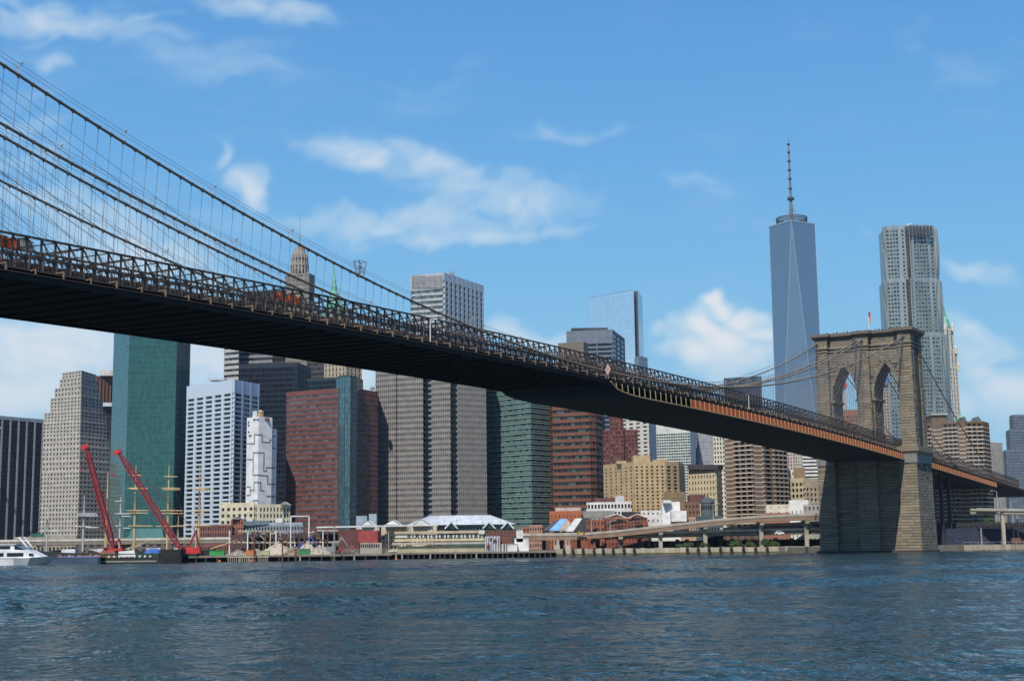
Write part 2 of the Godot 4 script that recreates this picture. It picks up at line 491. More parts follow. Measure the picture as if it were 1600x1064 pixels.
func build_bridge() -> void:
	var steel := wall(0.095, 0.06, 0.042, 0.7, 0.0, "grime", 0.4)
	var tan_steel := wall(0.25, 0.18, 0.115, 0.7, 0.0, "grime", 0.4)
	var wire := flat("wire", lin(0.16, 0.155, 0.17), 0.6)
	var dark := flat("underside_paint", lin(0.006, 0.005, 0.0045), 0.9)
	var rope := wall(0.26, 0.20, 0.14, 0.7, 0.0, "grime", 0.6)
	var br := thing("suspension_bridge", "long brown steel suspension bridge with granite tower crossing the river", "bridge", Vector3(137.8, 0, -535.2))
	br.rotation.y = -0.536
	var u_end := 478.0
	# roadway
	var deck := MB.new()
	var under := MB.new()
	var fascia := MB.new()
	var walk := MB.new()
	var u := -260.0
	while u < u_end - 0.1:
		var u2 := minf(u + PANEL * 2.0, u_end)
		var a := deck_h(u)
		var b := deck_h(u2)
		for s in [-1.0, 1.0]:
			deck.beam(Vector3(s * 8.6, a + 1.05, u), Vector3(s * 8.6, b + 1.05, u2), 8.6, 0.3)
			under.beam(Vector3(s * 14.05, a - 0.2, u), Vector3(s * 14.05, b - 0.2, u2), 0.25, 0.8)
			fascia.beam(Vector3(s * 14.1, a + 0.26, u), Vector3(s * 14.1, b + 0.26, u2), 0.6, 0.12)
		under.quad(Vector3(-13.9, a - 0.1, u), Vector3(13.9, a - 0.45, u), Vector3(13.9, b - 0.45, u2), Vector3(-13.9, b - 0.1, u2))
		under.quad(Vector3(-13.9, a + 0.75, u), Vector3(-13.9, b + 0.75, u2), Vector3(13.9, b + 0.75, u2), Vector3(13.9, a + 0.75, u))
		walk.beam(Vector3(0, a + 4.3, u), Vector3(0, b + 4.3, u2), 5.0, 0.35)
		u = u2
	part(br, "roadway_deck", deck, wall(0.06, 0.058, 0.055))
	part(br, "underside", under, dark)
	part(br, "fascia_girder", fascia, steel)
	part(br, "promenade", walk, steel)
	# floor beams under the deck
	for i in range(0, 209, 2):
		var uu := i * PANEL
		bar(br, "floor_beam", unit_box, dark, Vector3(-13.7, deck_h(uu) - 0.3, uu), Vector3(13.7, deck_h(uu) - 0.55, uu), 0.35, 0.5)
	# outrigger brackets along the near edge
	for big in [true, false]:
		var bm := MB.new()
		if big:
			bm.span(Vector3(1.68, 0, -0.1), Vector3(1.85, 1.05, 0.1))
			bm.span(Vector3(0.1, 0.92, -0.12), Vector3(1.68, 1.06, 0.12))
			bm.beam(Vector3(0.1, 0.32, 0), Vector3(1.7, 0.5, 0), 0.14, 0.12)
			bm.span(Vector3(0.1, 0.3, -0.08), Vector3(0.24, 0.92, 0.08))
		else:
			bm.span(Vector3(1.7, 0, -0.08), Vector3(1.85, 0.85, 0.08))
			bm.beam(Vector3(-0.4, 0.35, 0), Vector3(1.8, 0.8, 0), 0.16, 0.14)
		var mesh := bm.mesh()
		for i in range(2 if big else 4, 209, 4):
			var uu2 := i * PANEL
			piece(br, "bracket", mesh, tan_steel, Transform3D(Basis(), Vector3(12.25, deck_h(uu2) + 0.3, uu2)))
	# stiffening trusses
	var built: Node3D = null
	for vx in [12.2, 4.6, -4.6, -12.2]:
		if built != null:
			var cp := built.duplicate()
			cp.name = "stiffening_truss"
			br.add_child(cp, true)
			cp.position.x = vx
			continue
		var tr := Node3D.new()
		tr.name = "stiffening_truss"
		br.add_child(tr, true)
		tr.position.x = vx
		built = tr
		var chord := MB.new()
		var low := MB.new()
		var small := MB.new()
		for i in range(-95, 208):
			var ua := i * PANEL
			var ub := ua + PANEL
			var ha := deck_h(ua)
			var hb := deck_h(ub)
			chord.beam(Vector3(0, ha + 5.55, ua), Vector3(0, hb + 5.55, ub), 0.34, 0.26)
			low.beam(Vector3(0, ha + 2.95, ua), Vector3(0, hb + 2.95, ub), 0.3, 0.42)
			low.beam(Vector3(0, ha + 1.7, ua), Vector3(0, hb + 1.7, ub), 0.16, 0.18)
			low.beam(Vector3(0, ha + 0.75, ua), Vector3(0, hb + 0.75, ub), 0.3, 0.3)
			for k in 3:
				var t := (k + 0.5) / 3.0
				small.beam(Vector3(0.1, lerpf(ha, hb, t) + 0.8, lerpf(ua, ub, t)), Vector3(0.1, lerpf(ha, hb, t) + 2.8, lerpf(ua, ub, t)), 0.07, 0.1)
			small.beam(Vector3(0, ha + 2.9, ua), Vector3(0, hb + 5.5, ub), 0.05, 0.07)
			if i < 0:
				small.beam(Vector3(0, ha + 0.5, ua), Vector3(0, ha + 5.5, ua), 0.2, 0.2)
				small.beam(Vector3(0, ha + 5.5, ua), Vector3(0, hb + 2.9, ub), 0.12, 0.12)
				continue
			bar(tr, "post", unit_box, steel, Vector3(0, ha + 0.4, ua), Vector3(0, ha + 5.5, ua), 0.24, 0.2)
			bar(tr, "diagonal", unit_box, steel, Vector3(0, hb + 5.5, ub), Vector3(0, ha + 2.0, ua), 0.13, 0.13)
			if i % 2 == 0:
				var uc := ua + PANEL * 4.0
				bar(tr, "long_brace", unit_box, steel, Vector3(-0.2, deck_h(uc) + 3.0, uc), Vector3(-0.2, ha + 5.4, ua), 0.14, 0.14)
		part(tr, "top_chord", chord, steel)
		part(tr, "lower_chord", low, steel)
		part(tr, "lattice_rods", small, steel, true)
	# cross beams over the roadway tops
	for i in range(0, 208, 4):
		var ux := i * PANEL
		bar(br, "cross_beam", unit_box, steel, Vector3(-12.2, deck_h(ux) + 5.3, ux), Vector3(12.2, deck_h(ux) + 5.3, ux), 0.22, 0.22)
	# four main cables with clamps and suspender ropes
	var clamp_mb := MB.new()
	clamp_mb.tube(Vector3(0, 0, -0.22), Vector3(0, 0, 0.22), 0.26, 0.26, 8)
	clamp_mb.span(Vector3(-0.08, -0.4, -0.08), Vector3(0.08, -0.2, 0.08))
	var clamp_mesh := clamp_mb.mesh()
	for k in 4:
		var cm := MB.new()
		var line := PackedVector3Array()
		var uu3 := -150.0
		while uu3 <= u_end:
			line.append(cable_p(k, uu3))
			uu3 += 3.0
		cm.pipe(line, 0.21, 8)
		var cab := part(br, "main_cable", cm, rope)
		for i in range(4, 208):
			var us := i * PANEL
			var p := cable_p(k, us)
			var dirv := (cable_p(k, us + 0.5) - cable_p(k, us - 0.5)).normalized()
			piece(cab, "cable_clamp", clamp_mesh, rope, Transform3D(Basis.looking_at(dirv), p))
			var foot := Vector3(p.x * 0.97, deck_h(us) + 0.9, us)
			if k == 0: foot.x = 12.6
			if p.y - foot.y > 1.2:
				bar(cab, "suspender", unit_rod, wire, p - Vector3(0, 0.3, 0), foot, 0.055, 0.055)
		var side := MB.new()
		for i in range(2, 60):
			var us2 := -i * PANEL
			var p2 := cable_p(k, us2)
			if p2.y > deck_h(us2) + 1.5: side.beam(p2, Vector3(p2.x, deck_h(us2) + 0.9, us2), 0.05, 0.05)
		part(cab, "side_span_suspenders", side, wire, true)
		# hand ropes above the cable and their stands
		var hr := MB.new()
		var l1 := PackedVector3Array()
		var l2 := PackedVector3Array()
		for q in line:
			if q.z < 3.0: continue
			l1.append(q + Vector3(-0.45, 1.25, 0))
			l2.append(q + Vector3(0.45, 1.25, 0))
		hr.pipe(l1, 0.03, 4)
		hr.pipe(l2, 0.03, 4)
		part(cab, "hand_ropes", hr, wire)
		for i in range(6, 208, 8):
			var q2 := cable_p(k, i * PANEL)
			var st := MB.new()
			st.beam(Vector3(-0.45, 0, 0), Vector3(-0.45, 1.4, 0), 0.06, 0.06)
			st.beam(Vector3(0.45, 0, 0), Vector3(0.45, 1.4, 0), 0.06, 0.06)
			st.beam(Vector3(-0.45, 1.25, 0), Vector3(0.45, 1.25, 0), 0.06, 0.06)
			st.lathe(Vector3(0.45, 1.35, 0), [Vector2(0, 0), Vector2(0.16, 0.1), Vector2(0.18, 0.3), Vector2(0, 0.45)], 6)
			var sp := part(cab, "rope_stand", st, wall(0.4, 0.4, 0.42))
			sp.position = q2
		# inclined stays from both tower tops
		for i in range(1, 19):
			var ur := 486.0 - i * 7.0
			bar(br, "stay_cable", unit_rod, wire, Vector3(cable_p(k, 478.0).x, 81.5, 478.0), Vector3(cable_p(k, ur).x, deck_h(ur) + 3.0, ur), 0.06, 0.06)
			var ul := 8.0 + i * 6.5
			bar(br, "stay_cable", unit_rod, wire, Vector3(cable_p(k, 8.0).x, 81.0, 8.0), Vector3(cable_p(k, ul).x, deck_h(ul) + 3.0, ul), 0.05, 0.05)
	build_platform(br)
	build_tower(br)

# the hung working platform with orange netting below the far half of the span
func build_platform(br: Node3D) -> void:
	var sheet := flat("platform_sheet", lin(0.008, 0.017, 0.02), 0.85)
	var net := wall(0.5, 0.105, 0.018, 0.8, 0.0, "grime", 0.8)
	var post := wall(0.52, 0.3, 0.14, 0.8, 0.0, "grime", 0.8)
	var pale := wall(0.3, 0.27, 0.14)
	for sp in [[9.0, 252.0], [-150.0, -12.0]]:
		var pl := Node3D.new()
		pl.name = "work_platform"
		br.add_child(pl, true)
		var m := MB.new()
		var nm := MB.new()
		var rail := MB.new()
		var u: float = sp[0]
		var n_post := 0
		while u < sp[1] - 0.1:
			var u2 := minf(u + 3.0, sp[1])
			# the near end rises in a curve to the girder
			var d0 := 2.25 * clampf(sqrt(maxf(0.0, 1.0 - pow(maxf(0.0, u - (sp[1] - 22.0)) / 22.0, 3.0))), 0.0, 1.0) if sp[0] > 0 else 2.1
			var d1 := 2.25 * clampf(sqrt(maxf(0.0, 1.0 - pow(maxf(0.0, u2 - (sp[1] - 22.0)) / 22.0, 3.0))), 0.0, 1.0) if sp[0] > 0 else 2.1
			var a := deck_h(u) - 0.5
			var b := deck_h(u2) - 0.5
			# the outer edge leans towards the far side near the free end
			m.quad(Vector3(-14.0, a - d0 * 0.75, u + 20.0 * 0), Vector3(15.2, a - d0, u), Vector3(15.2, b - d1, u2), Vector3(-14.0, b - d1 * 0.75, u2))
			m.quad(Vector3(15.1, a - d0 + 0.06, u), Vector3(-14.0, a - d0 * 0.75 + 0.06, u), Vector3(-14.0, b - d1 * 0.75 + 0.06, u2), Vector3(15.1, b - d1 + 0.06, u2))
			if d0 > 0.5 or sp[0] < 0:
				if u < 205.0:
					nm.quad(Vector3(15.05, b - d1 + 0.1, u2), Vector3(15.05, a - d0 + 0.1, u), Vector3(14.9, a + 0.1, u), Vector3(14.9, b + 0.1, u2))
				rail.beam(Vector3(15.2, a - d0 + 0.12, u), Vector3(15.2, b - d1 + 0.12, u2), 0.18, 0.28)
				bar(pl, "net_post", unit_box, post if u < 205.0 else pale, Vector3(15.2, a - d0, u), Vector3(15.05, a + 0.15, u), 0.16, 0.16)
			n_post += 1
			u = u2
		part(pl, "platform_floor", m, sheet)
		part(pl, "debris_net", nm, net)
		part(pl, "edge_rail", rail, post)

# stone work on an upright rectangle: courses of separate blocks standing proud of the core
func stones(m: MB, o: Vector3, right: Vector3, out: Vector3, w0: float, w1: float, h: float, lean: float, pierced := false) -> void:
	var course := 1.05
	var rows := int(h / course)
	course = h / rows
	for i in rows:
		var y := i * course
		var t := (i + 0.5) / rows
		var w := lerpf(w0, w1, t)
		var x := -w * 0.5
		var tone_row := rng.randf_range(0.86, 1.1)
		while x < w * 0.5 - 0.05:
			var l := minf(rng.randf_range(1.4, 4.2), w * 0.5 - x)
			if w * 0.5 - x - l < 0.6: l = w * 0.5 - x
			var cx := x + l * 0.5
			var skip := false
			if pierced: skip = in_arch(x, y + o.y) or in_arch(x + l, y + o.y) or in_arch(cx, y + o.y)
			if not skip:
				var pr := rng.randf_range(0.06, 0.2)
				var k := tone_row * rng.randf_range(0.78, 1.14)
				var warm := rng.randf_range(-0.03, 0.03)
				var col := Color(0.295 * k + warm, 0.248 * k + warm * 0.4, 0.178 * k - warm * 0.3)
				var p := o + right * cx + Vector3.UP * (y + course * 0.5) - out * lean * t * h + out * (pr * 0.5 - 0.12)
				m.box(p, Vector3(l - 0.08, course - 0.15, pr + 0.24), Basis(right, Vector3.UP, out), col)
			x += l

const ARCH_HALF := 5.0
const ARCH_SPRING := 58.5
const ARCH_RISE := 13.3
# height of the pointed arch at a distance from its middle
func arch_y(x: float) -> float:
	var ax := absf(x)
	if ax >= ARCH_HALF: return 30.0
	var rad := (ARCH_HALF * ARCH_HALF + ARCH_RISE * ARCH_RISE) / (2.0 * ARCH_HALF)
	var dx := rad - ARCH_HALF + ax
	return ARCH_SPRING + sqrt(maxf(0.0, rad * rad - dx * dx))

func in_arch(x: float, y: float) -> bool:
	if absf(x) >= ARCH_HALF + 0.1: return false
	return y < arch_y(minf(absf(x), ARCH_HALF - 0.05)) + 1.3

func build_tower(br: Node3D) -> void:
	var stone := flat("stone", Color.WHITE, 0.9, 0.0, "pits", 0.22, true)
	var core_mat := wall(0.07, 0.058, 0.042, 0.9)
	var tw := Node3D.new()
	tw.name = "stone_tower"
	br.add_child(tw, true)
	tw.position = Vector3(0.7, 0, 0)
	var core := MB.new()
	var blocks := MB.new()
	var R := Vector3.RIGHT
	var Z := Vector3.BACK
	# lower shaft: a solid pier with three buttresses on its long faces
	var legs := [[-15.9, 7.2, 6.6], [0.0, 7.4, 7.0], [15.6, 7.2, 6.6]]
	core.prism(PackedVector2Array([Vector2(-19.2, 6.6), Vector2(18.6, 6.6), Vector2(18.4, -11.5), Vector2(-19.0, -11.5)]), -2, 38)
	for q in legs:
		core.span(Vector3(q[0] - q[2] * 0.5 + 0.1, -2, -12.5), Vector3(q[0] + q[2] * 0.5 - 0.1, 38, 8.6))
		stones(blocks, Vector3(q[0], -1.5, 9.35), R, Z, q[1], q[2], 38.2, 0.02)
		stones(blocks, Vector3(q[0], -1.5, -13.3), -R, -Z, q[1], q[2], 38.2, 0.02)
	for q in [[-7.9, 9.4], [7.8, 9.2]]:
		stones(blocks, Vector3(q[0], -1.5, 6.65), R, Z, q[1], q[1], 38.0, 0.0)
	for q in [[19.25, 1.0], [-19.55, -1.0]]:
		stones(blocks, Vector3(q[0], -1.5, -2.0), -Z * q[1], R * q[1], 22.6, 21.4, 38.2, 0.018)
	for q in [[12.3, -1.0], [3.4, 1.0], [-3.5, -1.0], [-12.5, 1.0]]:
		stones(blocks, Vector3(q[0], -1.5, 7.7), -Z * q[1], R * q[1], 2.2, 2.0, 38.0, 0.0)
	# footing course at the waterline and the ledge under the roadway
	var foot := MB.new()
	foot.prism(PackedVector2Array([Vector2(-20.4, 10.6), Vector2(19.9, 10.6), Vector2(19.9, -14.4), Vector2(-20.4, -14.4)]), -2, 0.9)
	part(tw, "footing", foot, wall(0.05, 0.048, 0.04, 0.9))
	var ledge := MB.new()
	for q in legs:
		for st in [[36.6, 37.4, 0.5], [37.4, 38.6, 1.0], [38.6, 39.4, 0.6]]:
			ledge.span(Vector3(q[0] - 3.5 - st[2], st[0], -12.6 - st[2]), Vector3(q[0] + 3.5 + st[2], st[1], 8.8 + st[2]))
	part(tw, "ledge", ledge, wall(0.25, 0.21, 0.15, 0.9, 0.0, "pits", 0.22))
	var band := MB.new()
	for q in legs:
		band.span(Vector3(q[0] - q[2] * 0.5 - 0.25, 33.2, -12.9), Vector3(q[0] + q[2] * 0.5 + 0.25, 36.6, 9.15))
	part(tw, "ledge_band", band, wall(0.25, 0.25, 0.235, 0.9, 0.0, "pits", 0.22))
	# upper shaft: three pilasters and the walls with two pointed arches between them
	var pil := [-16.1, 0.0, 16.3]
	for x in pil:
		core.span(Vector3(x - 2.2, 38, -7.3), Vector3(x + 2.2, 82.5, 7.3))
		for st in [[39.4, 62.0, 5.3, 8.3], [62.0, 82.2, 4.7, 7.8]]:
			stones(blocks, Vector3(x, st[0], st[3]), R, Z, st[2], st[2] - 0.15, st[1] - st[0], 0.003)
			stones(blocks, Vector3(x, st[0], -st[3]), -R, -Z, st[2], st[2] - 0.15, st[1] - st[0], 0.003)
			for s in [-1.0, 1.0]:
				# the outer flanks carry a shallow recess between two corner strips
				if (x > 10 and s > 0) or (x < -10 and s < 0):
					for zz in [5.6, -5.6]:
						stones(blocks, Vector3(x + s * (st[2] * 0.5), st[0], zz), -Z * s, R * s, 4.6, 4.6, st[1] - st[0], 0.003)
					stones(blocks, Vector3(x + s * (st[2] * 0.5 - 0.9), st[0], 0), -Z * s, R * s, 6.8, 6.8, st[1] - st[0], 0.003)
				else:
					for zz in [6.6, -6.6]:
						stones(blocks, Vector3(x + s * (st[2] * 0.5), st[0], zz), -Z * s, R * s, 2.8, 2.8, st[1] - st[0], 0.003)
	var half := ARCH_HALF
	var spring := ARCH_SPRING
	for cx in [-8.05, 8.15]:
		var x0: float = cx - 5.9
		var x1: float = cx + 5.9
		var n := 40
		for face in [5.6, -5.6]:
			for i in n:
				var xa := lerpf(x0, x1, float(i) / n)
				var xb := lerpf(x0, x1, float(i + 1) / n)
				var ya: float = arch_y(xa - cx)
				var yb: float = arch_y(xb - cx)
				if face > 0: core.quad(Vector3(xa, ya, face), Vector3(xb, yb, face), Vector3(xb, 82.4, face), Vector3(xa, 82.4, face))
				else: core.quad(Vector3(xb, yb, face), Vector3(xa, ya, face), Vector3(xa, 82.4, face), Vector3(xb, 82.4, face))
		# stones lining the arch: jambs and the curved soffit, and the ring of wedge stones
		for s in [-1.0, 1.0]:
			var jx: float = cx + s * half
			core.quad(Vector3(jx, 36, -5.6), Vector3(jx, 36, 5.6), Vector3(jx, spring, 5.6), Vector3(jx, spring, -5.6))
			stones(blocks, Vector3(jx, 38.5, 0), Z * s, -R * s, 11.4, 11.4, spring - 38.5, 0.0)
			var steps := 13
			for i in steps:
				var xa2: float = cx + s * half * (1.0 - float(i) / steps)
				var xb2: float = cx + s * half * (1.0 - float(i + 1) / steps)
				var pa := Vector3(xa2, arch_y(xa2 - s * 0.001 - cx), 0)
				var pb := Vector3(xb2, arch_y(xb2 - cx), 0)
				if i == 0: pa.y = spring
				var mid: Vector3 = (pa + pb) * 0.5
				var along: Vector3 = (pb - pa)
				var nrm: Vector3 = Vector3(along.y, -along.x, 0).normalized() * s
				if nrm.dot(Vector3(cx, spring, 0) - mid) > 0: nrm = -nrm
				var k := rng.randf_range(0.75, 1.1)
				blocks.box(mid + nrm * 0.62, Vector3(1.35, along.length() - 0.08, 12.1 + (0.35 if i % 2 == 0 else 0.0)), Basis(nrm, along.normalized(), Z), Color(0.29 * k, 0.245 * k, 0.175 * k))
				if i % 2 == 0:
					blocks.box(mid + nrm * 1.75, Vector3(0.9, along.length() - 0.05, 11.9), Basis(nrm, along.normalized(), Z), Color(0.25 * k, 0.21 * k, 0.15 * k))
			blocks.span(Vector3(jx - 0.9, spring - 0.9, -6.3), Vector3(jx + 0.9, spring, 6.3), Color(0.27, 0.225, 0.16))
		stones(blocks, Vector3(cx, 38.5, 5.7), R, Z, 12.0, 12.0, 43.5, 0.0, true)
		stones(blocks, Vector3(cx, 38.5, -5.7), -R, -Z, 12.0, 12.0, 43.5, 0.0, true)
		# string course over each arch
		blocks.span(Vector3(cx - 5.9, 77.2, -6.2), Vector3(cx + 5.9, 77.7, 6.2), Color(0.27, 0.225, 0.16))
		blocks.span(Vector3(cx - 5.9, 78.5, -6.4), Vector3(cx + 5.9, 79.0, 6.4), Color(0.27, 0.225, 0.16))
	for x in pil:
		blocks.span(Vector3(x - 2.7, 77.2, -8.2), Vector3(x + 2.7, 77.7, 8.2), Color(0.27, 0.225, 0.16))
		blocks.span(Vector3(x - 2.8, 78.5, -8.4), Vector3(x + 2.8, 79.0, 8.4), Color(0.27, 0.225, 0.16))
	part(tw, "core", core, core_mat)
	part(tw, "granite_blocks", blocks, stone, true)
	# crowning cornice following the pilasters
	var corn := MB.new()
	for st in [[82.0, 82.6, 0.35], [82.6, 83.2, 0.8], [83.2, 84.3, 1.35]]:
		corn.span(Vector3(-17.5, st[0], -5.9 - st[2]), Vector3(17.7, st[1], 5.9 + st[2]))
		for x in pil:
			corn.span(Vector3(x - 2.4 - st[2], st[0] + 0.004, -7.8 - st[2]), Vector3(x + 2.4 + st[2], st[1] + 0.05, 7.8 + st[2]))
	for i in 26:
		corn.span(Vector3(-17 + i * 1.36, 84.3, 6.0), Vector3(-16.4 + i * 1.36, 84.6 + 0.2 * (i % 3), 6.6))
	part(tw, "cornice", corn, wall(0.17, 0.145, 0.11, 0.9, 0.0, "pits", 0.22))
	# steel columns under the side span
	var col := wall(0.03, 0.03, 0.032)
	for i in 4:
		for x in [11.0, -9.0]:
			bar(br, "approach_column", unit_box, col, Vector3(x, 2.0, -34.0 - i * 13.0), Vector3(x, deck_h(-34.0 - i * 13.0) - 1.0, -34.0 - i * 13.0), 1.3, 1.3)
	for i in 3:
		bar(br, "approach_girder", unit_box, col, Vector3(11.0 - i * 10.0, 33.0, -28.0), Vector3(11.0 - i * 10.0, 28.5, -160.0), 1.2, 1.8)

# ---------------------------------------------------------------- land
func build_land() -> void:
	var m := MB.new()
	# the quay line from left to right: [px, z] read at the waterline
	var edge := [[-900, 560], [-60, 560], [330, 552], [600, 560], [868, 552], [1275, 548], [1500, 556], [1640, 552], [2600, 560]]
	var poly := PackedVector2Array()
	for q in edge:
		var p := P(q[0], 850, q[1])
		poly.append(Vector2(p.x, p.z))
	poly.append(Vector2(4500, -5500))
	poly.append(Vector2(-4500, -5500))
	m.prism(poly, -3.0, LAND)
	setting("city_ground", m, wall(0.13, 0.125, 0.115, 0.9, 0.0, "grime", 0.02))

# ---------------------------------------------------------------- skyline
func build_city() -> void:
	var navy := [Color(0.004, 0.006, 0.011), Color(0.006, 0.009, 0.016), Color(0.011, 0.015, 0.024)]
	var dark := [Color(0.012, 0.013, 0.015), Color(0.02, 0.022, 0.026), Color(0.035, 0.037, 0.04), Color(0.06, 0.062, 0.06)]
	var teal := [Color(0.012, 0.04, 0.04), Color(0.035, 0.1, 0.095), Color(0.07, 0.16, 0.15), Color(0.05, 0.12, 0.115)]
	var n: Node3D

	# far left: black office tower with pale piers
	n = block("black_office_tower", "black glass office tower with pale vertical piers at the left edge", [[-85, 740], [62, 792]], 750, 643, 0, wall(0.30, 0.33, 0.37), [{"f": 30, "b": 11, "ww": 0.83, "wh": 0.995, "top": 2.0, "rec": 0.7, "tones": [Color(0.004, 0.005, 0.009), Color(0.006, 0.008, 0.013)], "tilt": 0.004}])
	roof_box(n, "louvre_band", wall(0.30, 0.33, 0.37), -80, 0, 667, 671, 742, 1.0)

	# stepped limestone tower
	var lime := wall(0.40, 0.375, 0.33)
	n = thing("stepped_limestone_tower", "pale limestone office tower stepped back like a wedding cake", "building", P(100, 850, 915) * Vector3(1, 0, 1) + Vector3(0, LAND, 0))
	var tiers := [[27.5, 122.5, 170, 737], [33.5, 122.3, 169.5, 720.6], [43, 122, 168.5, 698], [49, 121.8, 167.5, 682.5], [58.3, 121.5, 163, 658.6], [65, 121.3, 161, 642], [74, 121, 155, 619], [80, 120.6, 149, 603.4], [87.4, 120.4, 146, 589.5], [91, 120.5, 143, 579]]
	var base := LAND
	for k in tiers.size():
		var t: Array = tiers[k]
		var zc := 900.0 + k * 2.2
		var top_y := P(t[1], t[3], zc).y
		var fl := maxi(1, int(round((top_y - base) / 2.85)))
		var bl := int(round((t[1] - t[0]) / 5.1))
		var brr := int(round((t[2] - t[1]) / 5.6))
		var sp := {"f": fl, "ww": 0.4, "wh": 0.52, "top": 0.5, "rec": 0.35, "tones": dark, "proud": false}
		var s1 := sp.duplicate()
		s1["b"] = bl
		var s2 := sp.duplicate()
		s2["b"] = brr
		block("", "", [[t[0], zc + 13], [t[1], zc], [t[2], zc + 24]], 750, t[3], 1, lime, [s1, s2], {"node": n, "base": base, "wall_name": "tier", "deep": 36.0 - k * 2.0})
		base = top_y
	n = block("brown_hotel_tower", "brown brick tower rising just behind the stepped limestone tower", [[144, 1150], [176, 1160]], 620, 587, 0, wall(0.20, 0.085, 0.05), [{"f": 5, "b": 6, "ww": 0.55, "wh": 0.86, "tones": dark}])
	roof_box(n, "roof_plant", wall(0.55, 0.53, 0.5), 155, 176, 578, 587, 1152)
	n = block("dark_slab_tower", "dark slab with a white rim between limestone and green towers", [[150, 1010], [175, 1015]], 690, 634, 0, wall(0.035, 0.034, 0.036), [{"f": 30, "b": 5, "ww": 0.7, "wh": 0.6, "tones": navy}])
	roof_box(n, "roof_rim", wall(0.55, 0.57, 0.6), 156, 174, 629, 635, 1009)

	# green glass tower
	var green := [Color(0.03, 0.1, 0.095), Color(0.036, 0.115, 0.108), Color(0.043, 0.13, 0.122)]
	n = block("green_glass_tower", "tall green glass tower with chamfered corners behind the red cranes", [[170.5, 838], [195, 806], [270, 803], [291, 836]], 760, 498, 1, wall(0.06, 0.15, 0.14, 0.3, 0.1), [{"f": 46, "b": 9, "ww": 0.95, "wh": 0.9, "rec": 0.08, "tones": green, "tilt": 0.003}, {"f": 46, "b": 26, "ww": 0.94, "wh": 0.9, "rec": 0.08, "tones": green, "tilt": 0.003}, {"f": 46, "b": 9, "ww": 0.95, "wh": 0.9, "rec": 0.08, "tones": green, "tilt": 0.003}], {"glass": glass(0.35, 0.08)})
	var at := MB.new()
	var q0 := P(194, 850, 796) - n.position
	var q1 := P(258, 850, 796) - n.position
	var q2 := P(252, 826, 802) - n.position
	var q3 := P(205, 826, 802) - n.position
	at.quad(q0, q1, q2, q3)
	part(n, "atrium_glass", at, glass_tone(0.1, 0.22, 0.2, 0.3))

	# white grid tower, every window built
	var grid := [glass_tone(0.012, 0.015, 0.02), glass_tone(0.02, 0.025, 0.033), glass_tone(0.03, 0.04, 0.045), glass_tone(0.02, 0.04, 0.035)]
	n = block("white_grid_tower", "blue-white office tower with a regular grid of wide dark windows", [[291, 775], [362, 745], [401, 768]], 720, 593, 1, flat("white_frame", lin(0.5, 0.57, 0.65), 0.45, 0.1), [{"f": 34, "b": 5, "ww": 0.74, "wh": 0.6, "top": 7.4, "rec": 0.8, "own": true, "panes": grid, "tilt": 0.006}, {"f": 34, "b": 3, "ww": 0.78, "wh": 0.6, "top": 7.4, "rec": 0.8, "own": true, "panes": grid, "tilt": 0.006}])
	roof_box(n, "roof_plant", wall(0.4, 0.42, 0.45), 325, 350, 590.5, 594, 765)

	n = block("pale_banded_tower", "pale grey banded tower top showing beside the green tower under the bridge", [[350, 1010], [372.5, 1004]], 560, 505, 0, wall(0.42, 0.41, 0.39), [{"f": 40, "b": 6, "ww": 1.0, "wh": 0.45, "tones": dark}])
	n = block("grey_banded_tower", "grey banded tower top behind the navy glass tower", [[372.5, 1020], [425, 1015]], 560, 515, 0, wall(0.22, 0.22, 0.225), [{"f": 40, "b": 6, "ww": 1.0, "wh": 0.5, "tones": dark}])
	n = block("dark_bronze_tower", "dark flat-roofed tower seen through the bridge trusses at left", [[384, 1080], [446, 1075]], 470, 455, 0, wall(0.045, 0.042, 0.042), [{"f": 50, "b": 16, "ww": 0.7, "wh": 0.7, "tones": navy}])
	n = block("charcoal_tower", "charcoal tower top right of the navy glass tower", [[480, 1020], [508, 1015]], 570, 505, 0, wall(0.06, 0.062, 0.066), [{"f": 46, "b": 8, "ww": 0.8, "wh": 0.55, "tones": dark}])
	n = block("navy_glass_tower", "navy blue glass tower with fine vertical mullions behind the mural building", [[372, 905], [463, 898], [484, 925]], 640, 566, 1, wall(0.018, 0.026, 0.045, 0.5, 0.0), [{"f": 34, "b": 34, "ww": 0.74, "wh": 0.82, "top": 3.0, "rec": 0.25, "tones": navy, "tilt": 0.01}, {"f": 34, "b": 10, "ww": 0.74, "wh": 0.82, "top": 3.0, "rec": 0.25, "tones": navy, "tilt": 0.01}])

	mural_building()

	n = block("cream_warehouse", "cream low warehouse with few square windows below the mural building", [[344.5, 640], [397, 632]], 800, 786.5, 0, wall(0.58, 0.53, 0.38), [{"f": 7, "b": 6, "ww": 0.5, "wh": 0.5, "top": 2.2, "own": true, "panes": grid}])
	roof_box(n, "parapet_step", wall(0.58, 0.53, 0.38), 344, 360, 784.5, 788, 639)
	n = block("cream_loft_building", "cream loft building with rows of small windows and a gable", [[398, 634], [404, 628], [451.5, 634]], 800, 788, 1, wall(0.56, 0.51, 0.38), [{"f": 7, "b": 1, "ww": 0.5, "wh": 0.55, "top": 1.5, "own": true, "panes": grid}, {"f": 7, "b": 9, "ww": 0.5, "wh": 0.6, "top": 1.5, "own": true, "panes": grid}])
	var gab := MB.new()
	var ga := P(436, 788.5, 627.5) - n.position
	var gb := P(451, 788.5, 632) - n.position
	gab.tri(ga, gb, (ga + gb) * 0.5 + Vector3.UP * 1.3)
	gab.tri(gb + Vector3(0, 0, -8), ga + Vector3(0, 0, -8), (ga + gb) * 0.5 + Vector3(0, 1.3, -8))
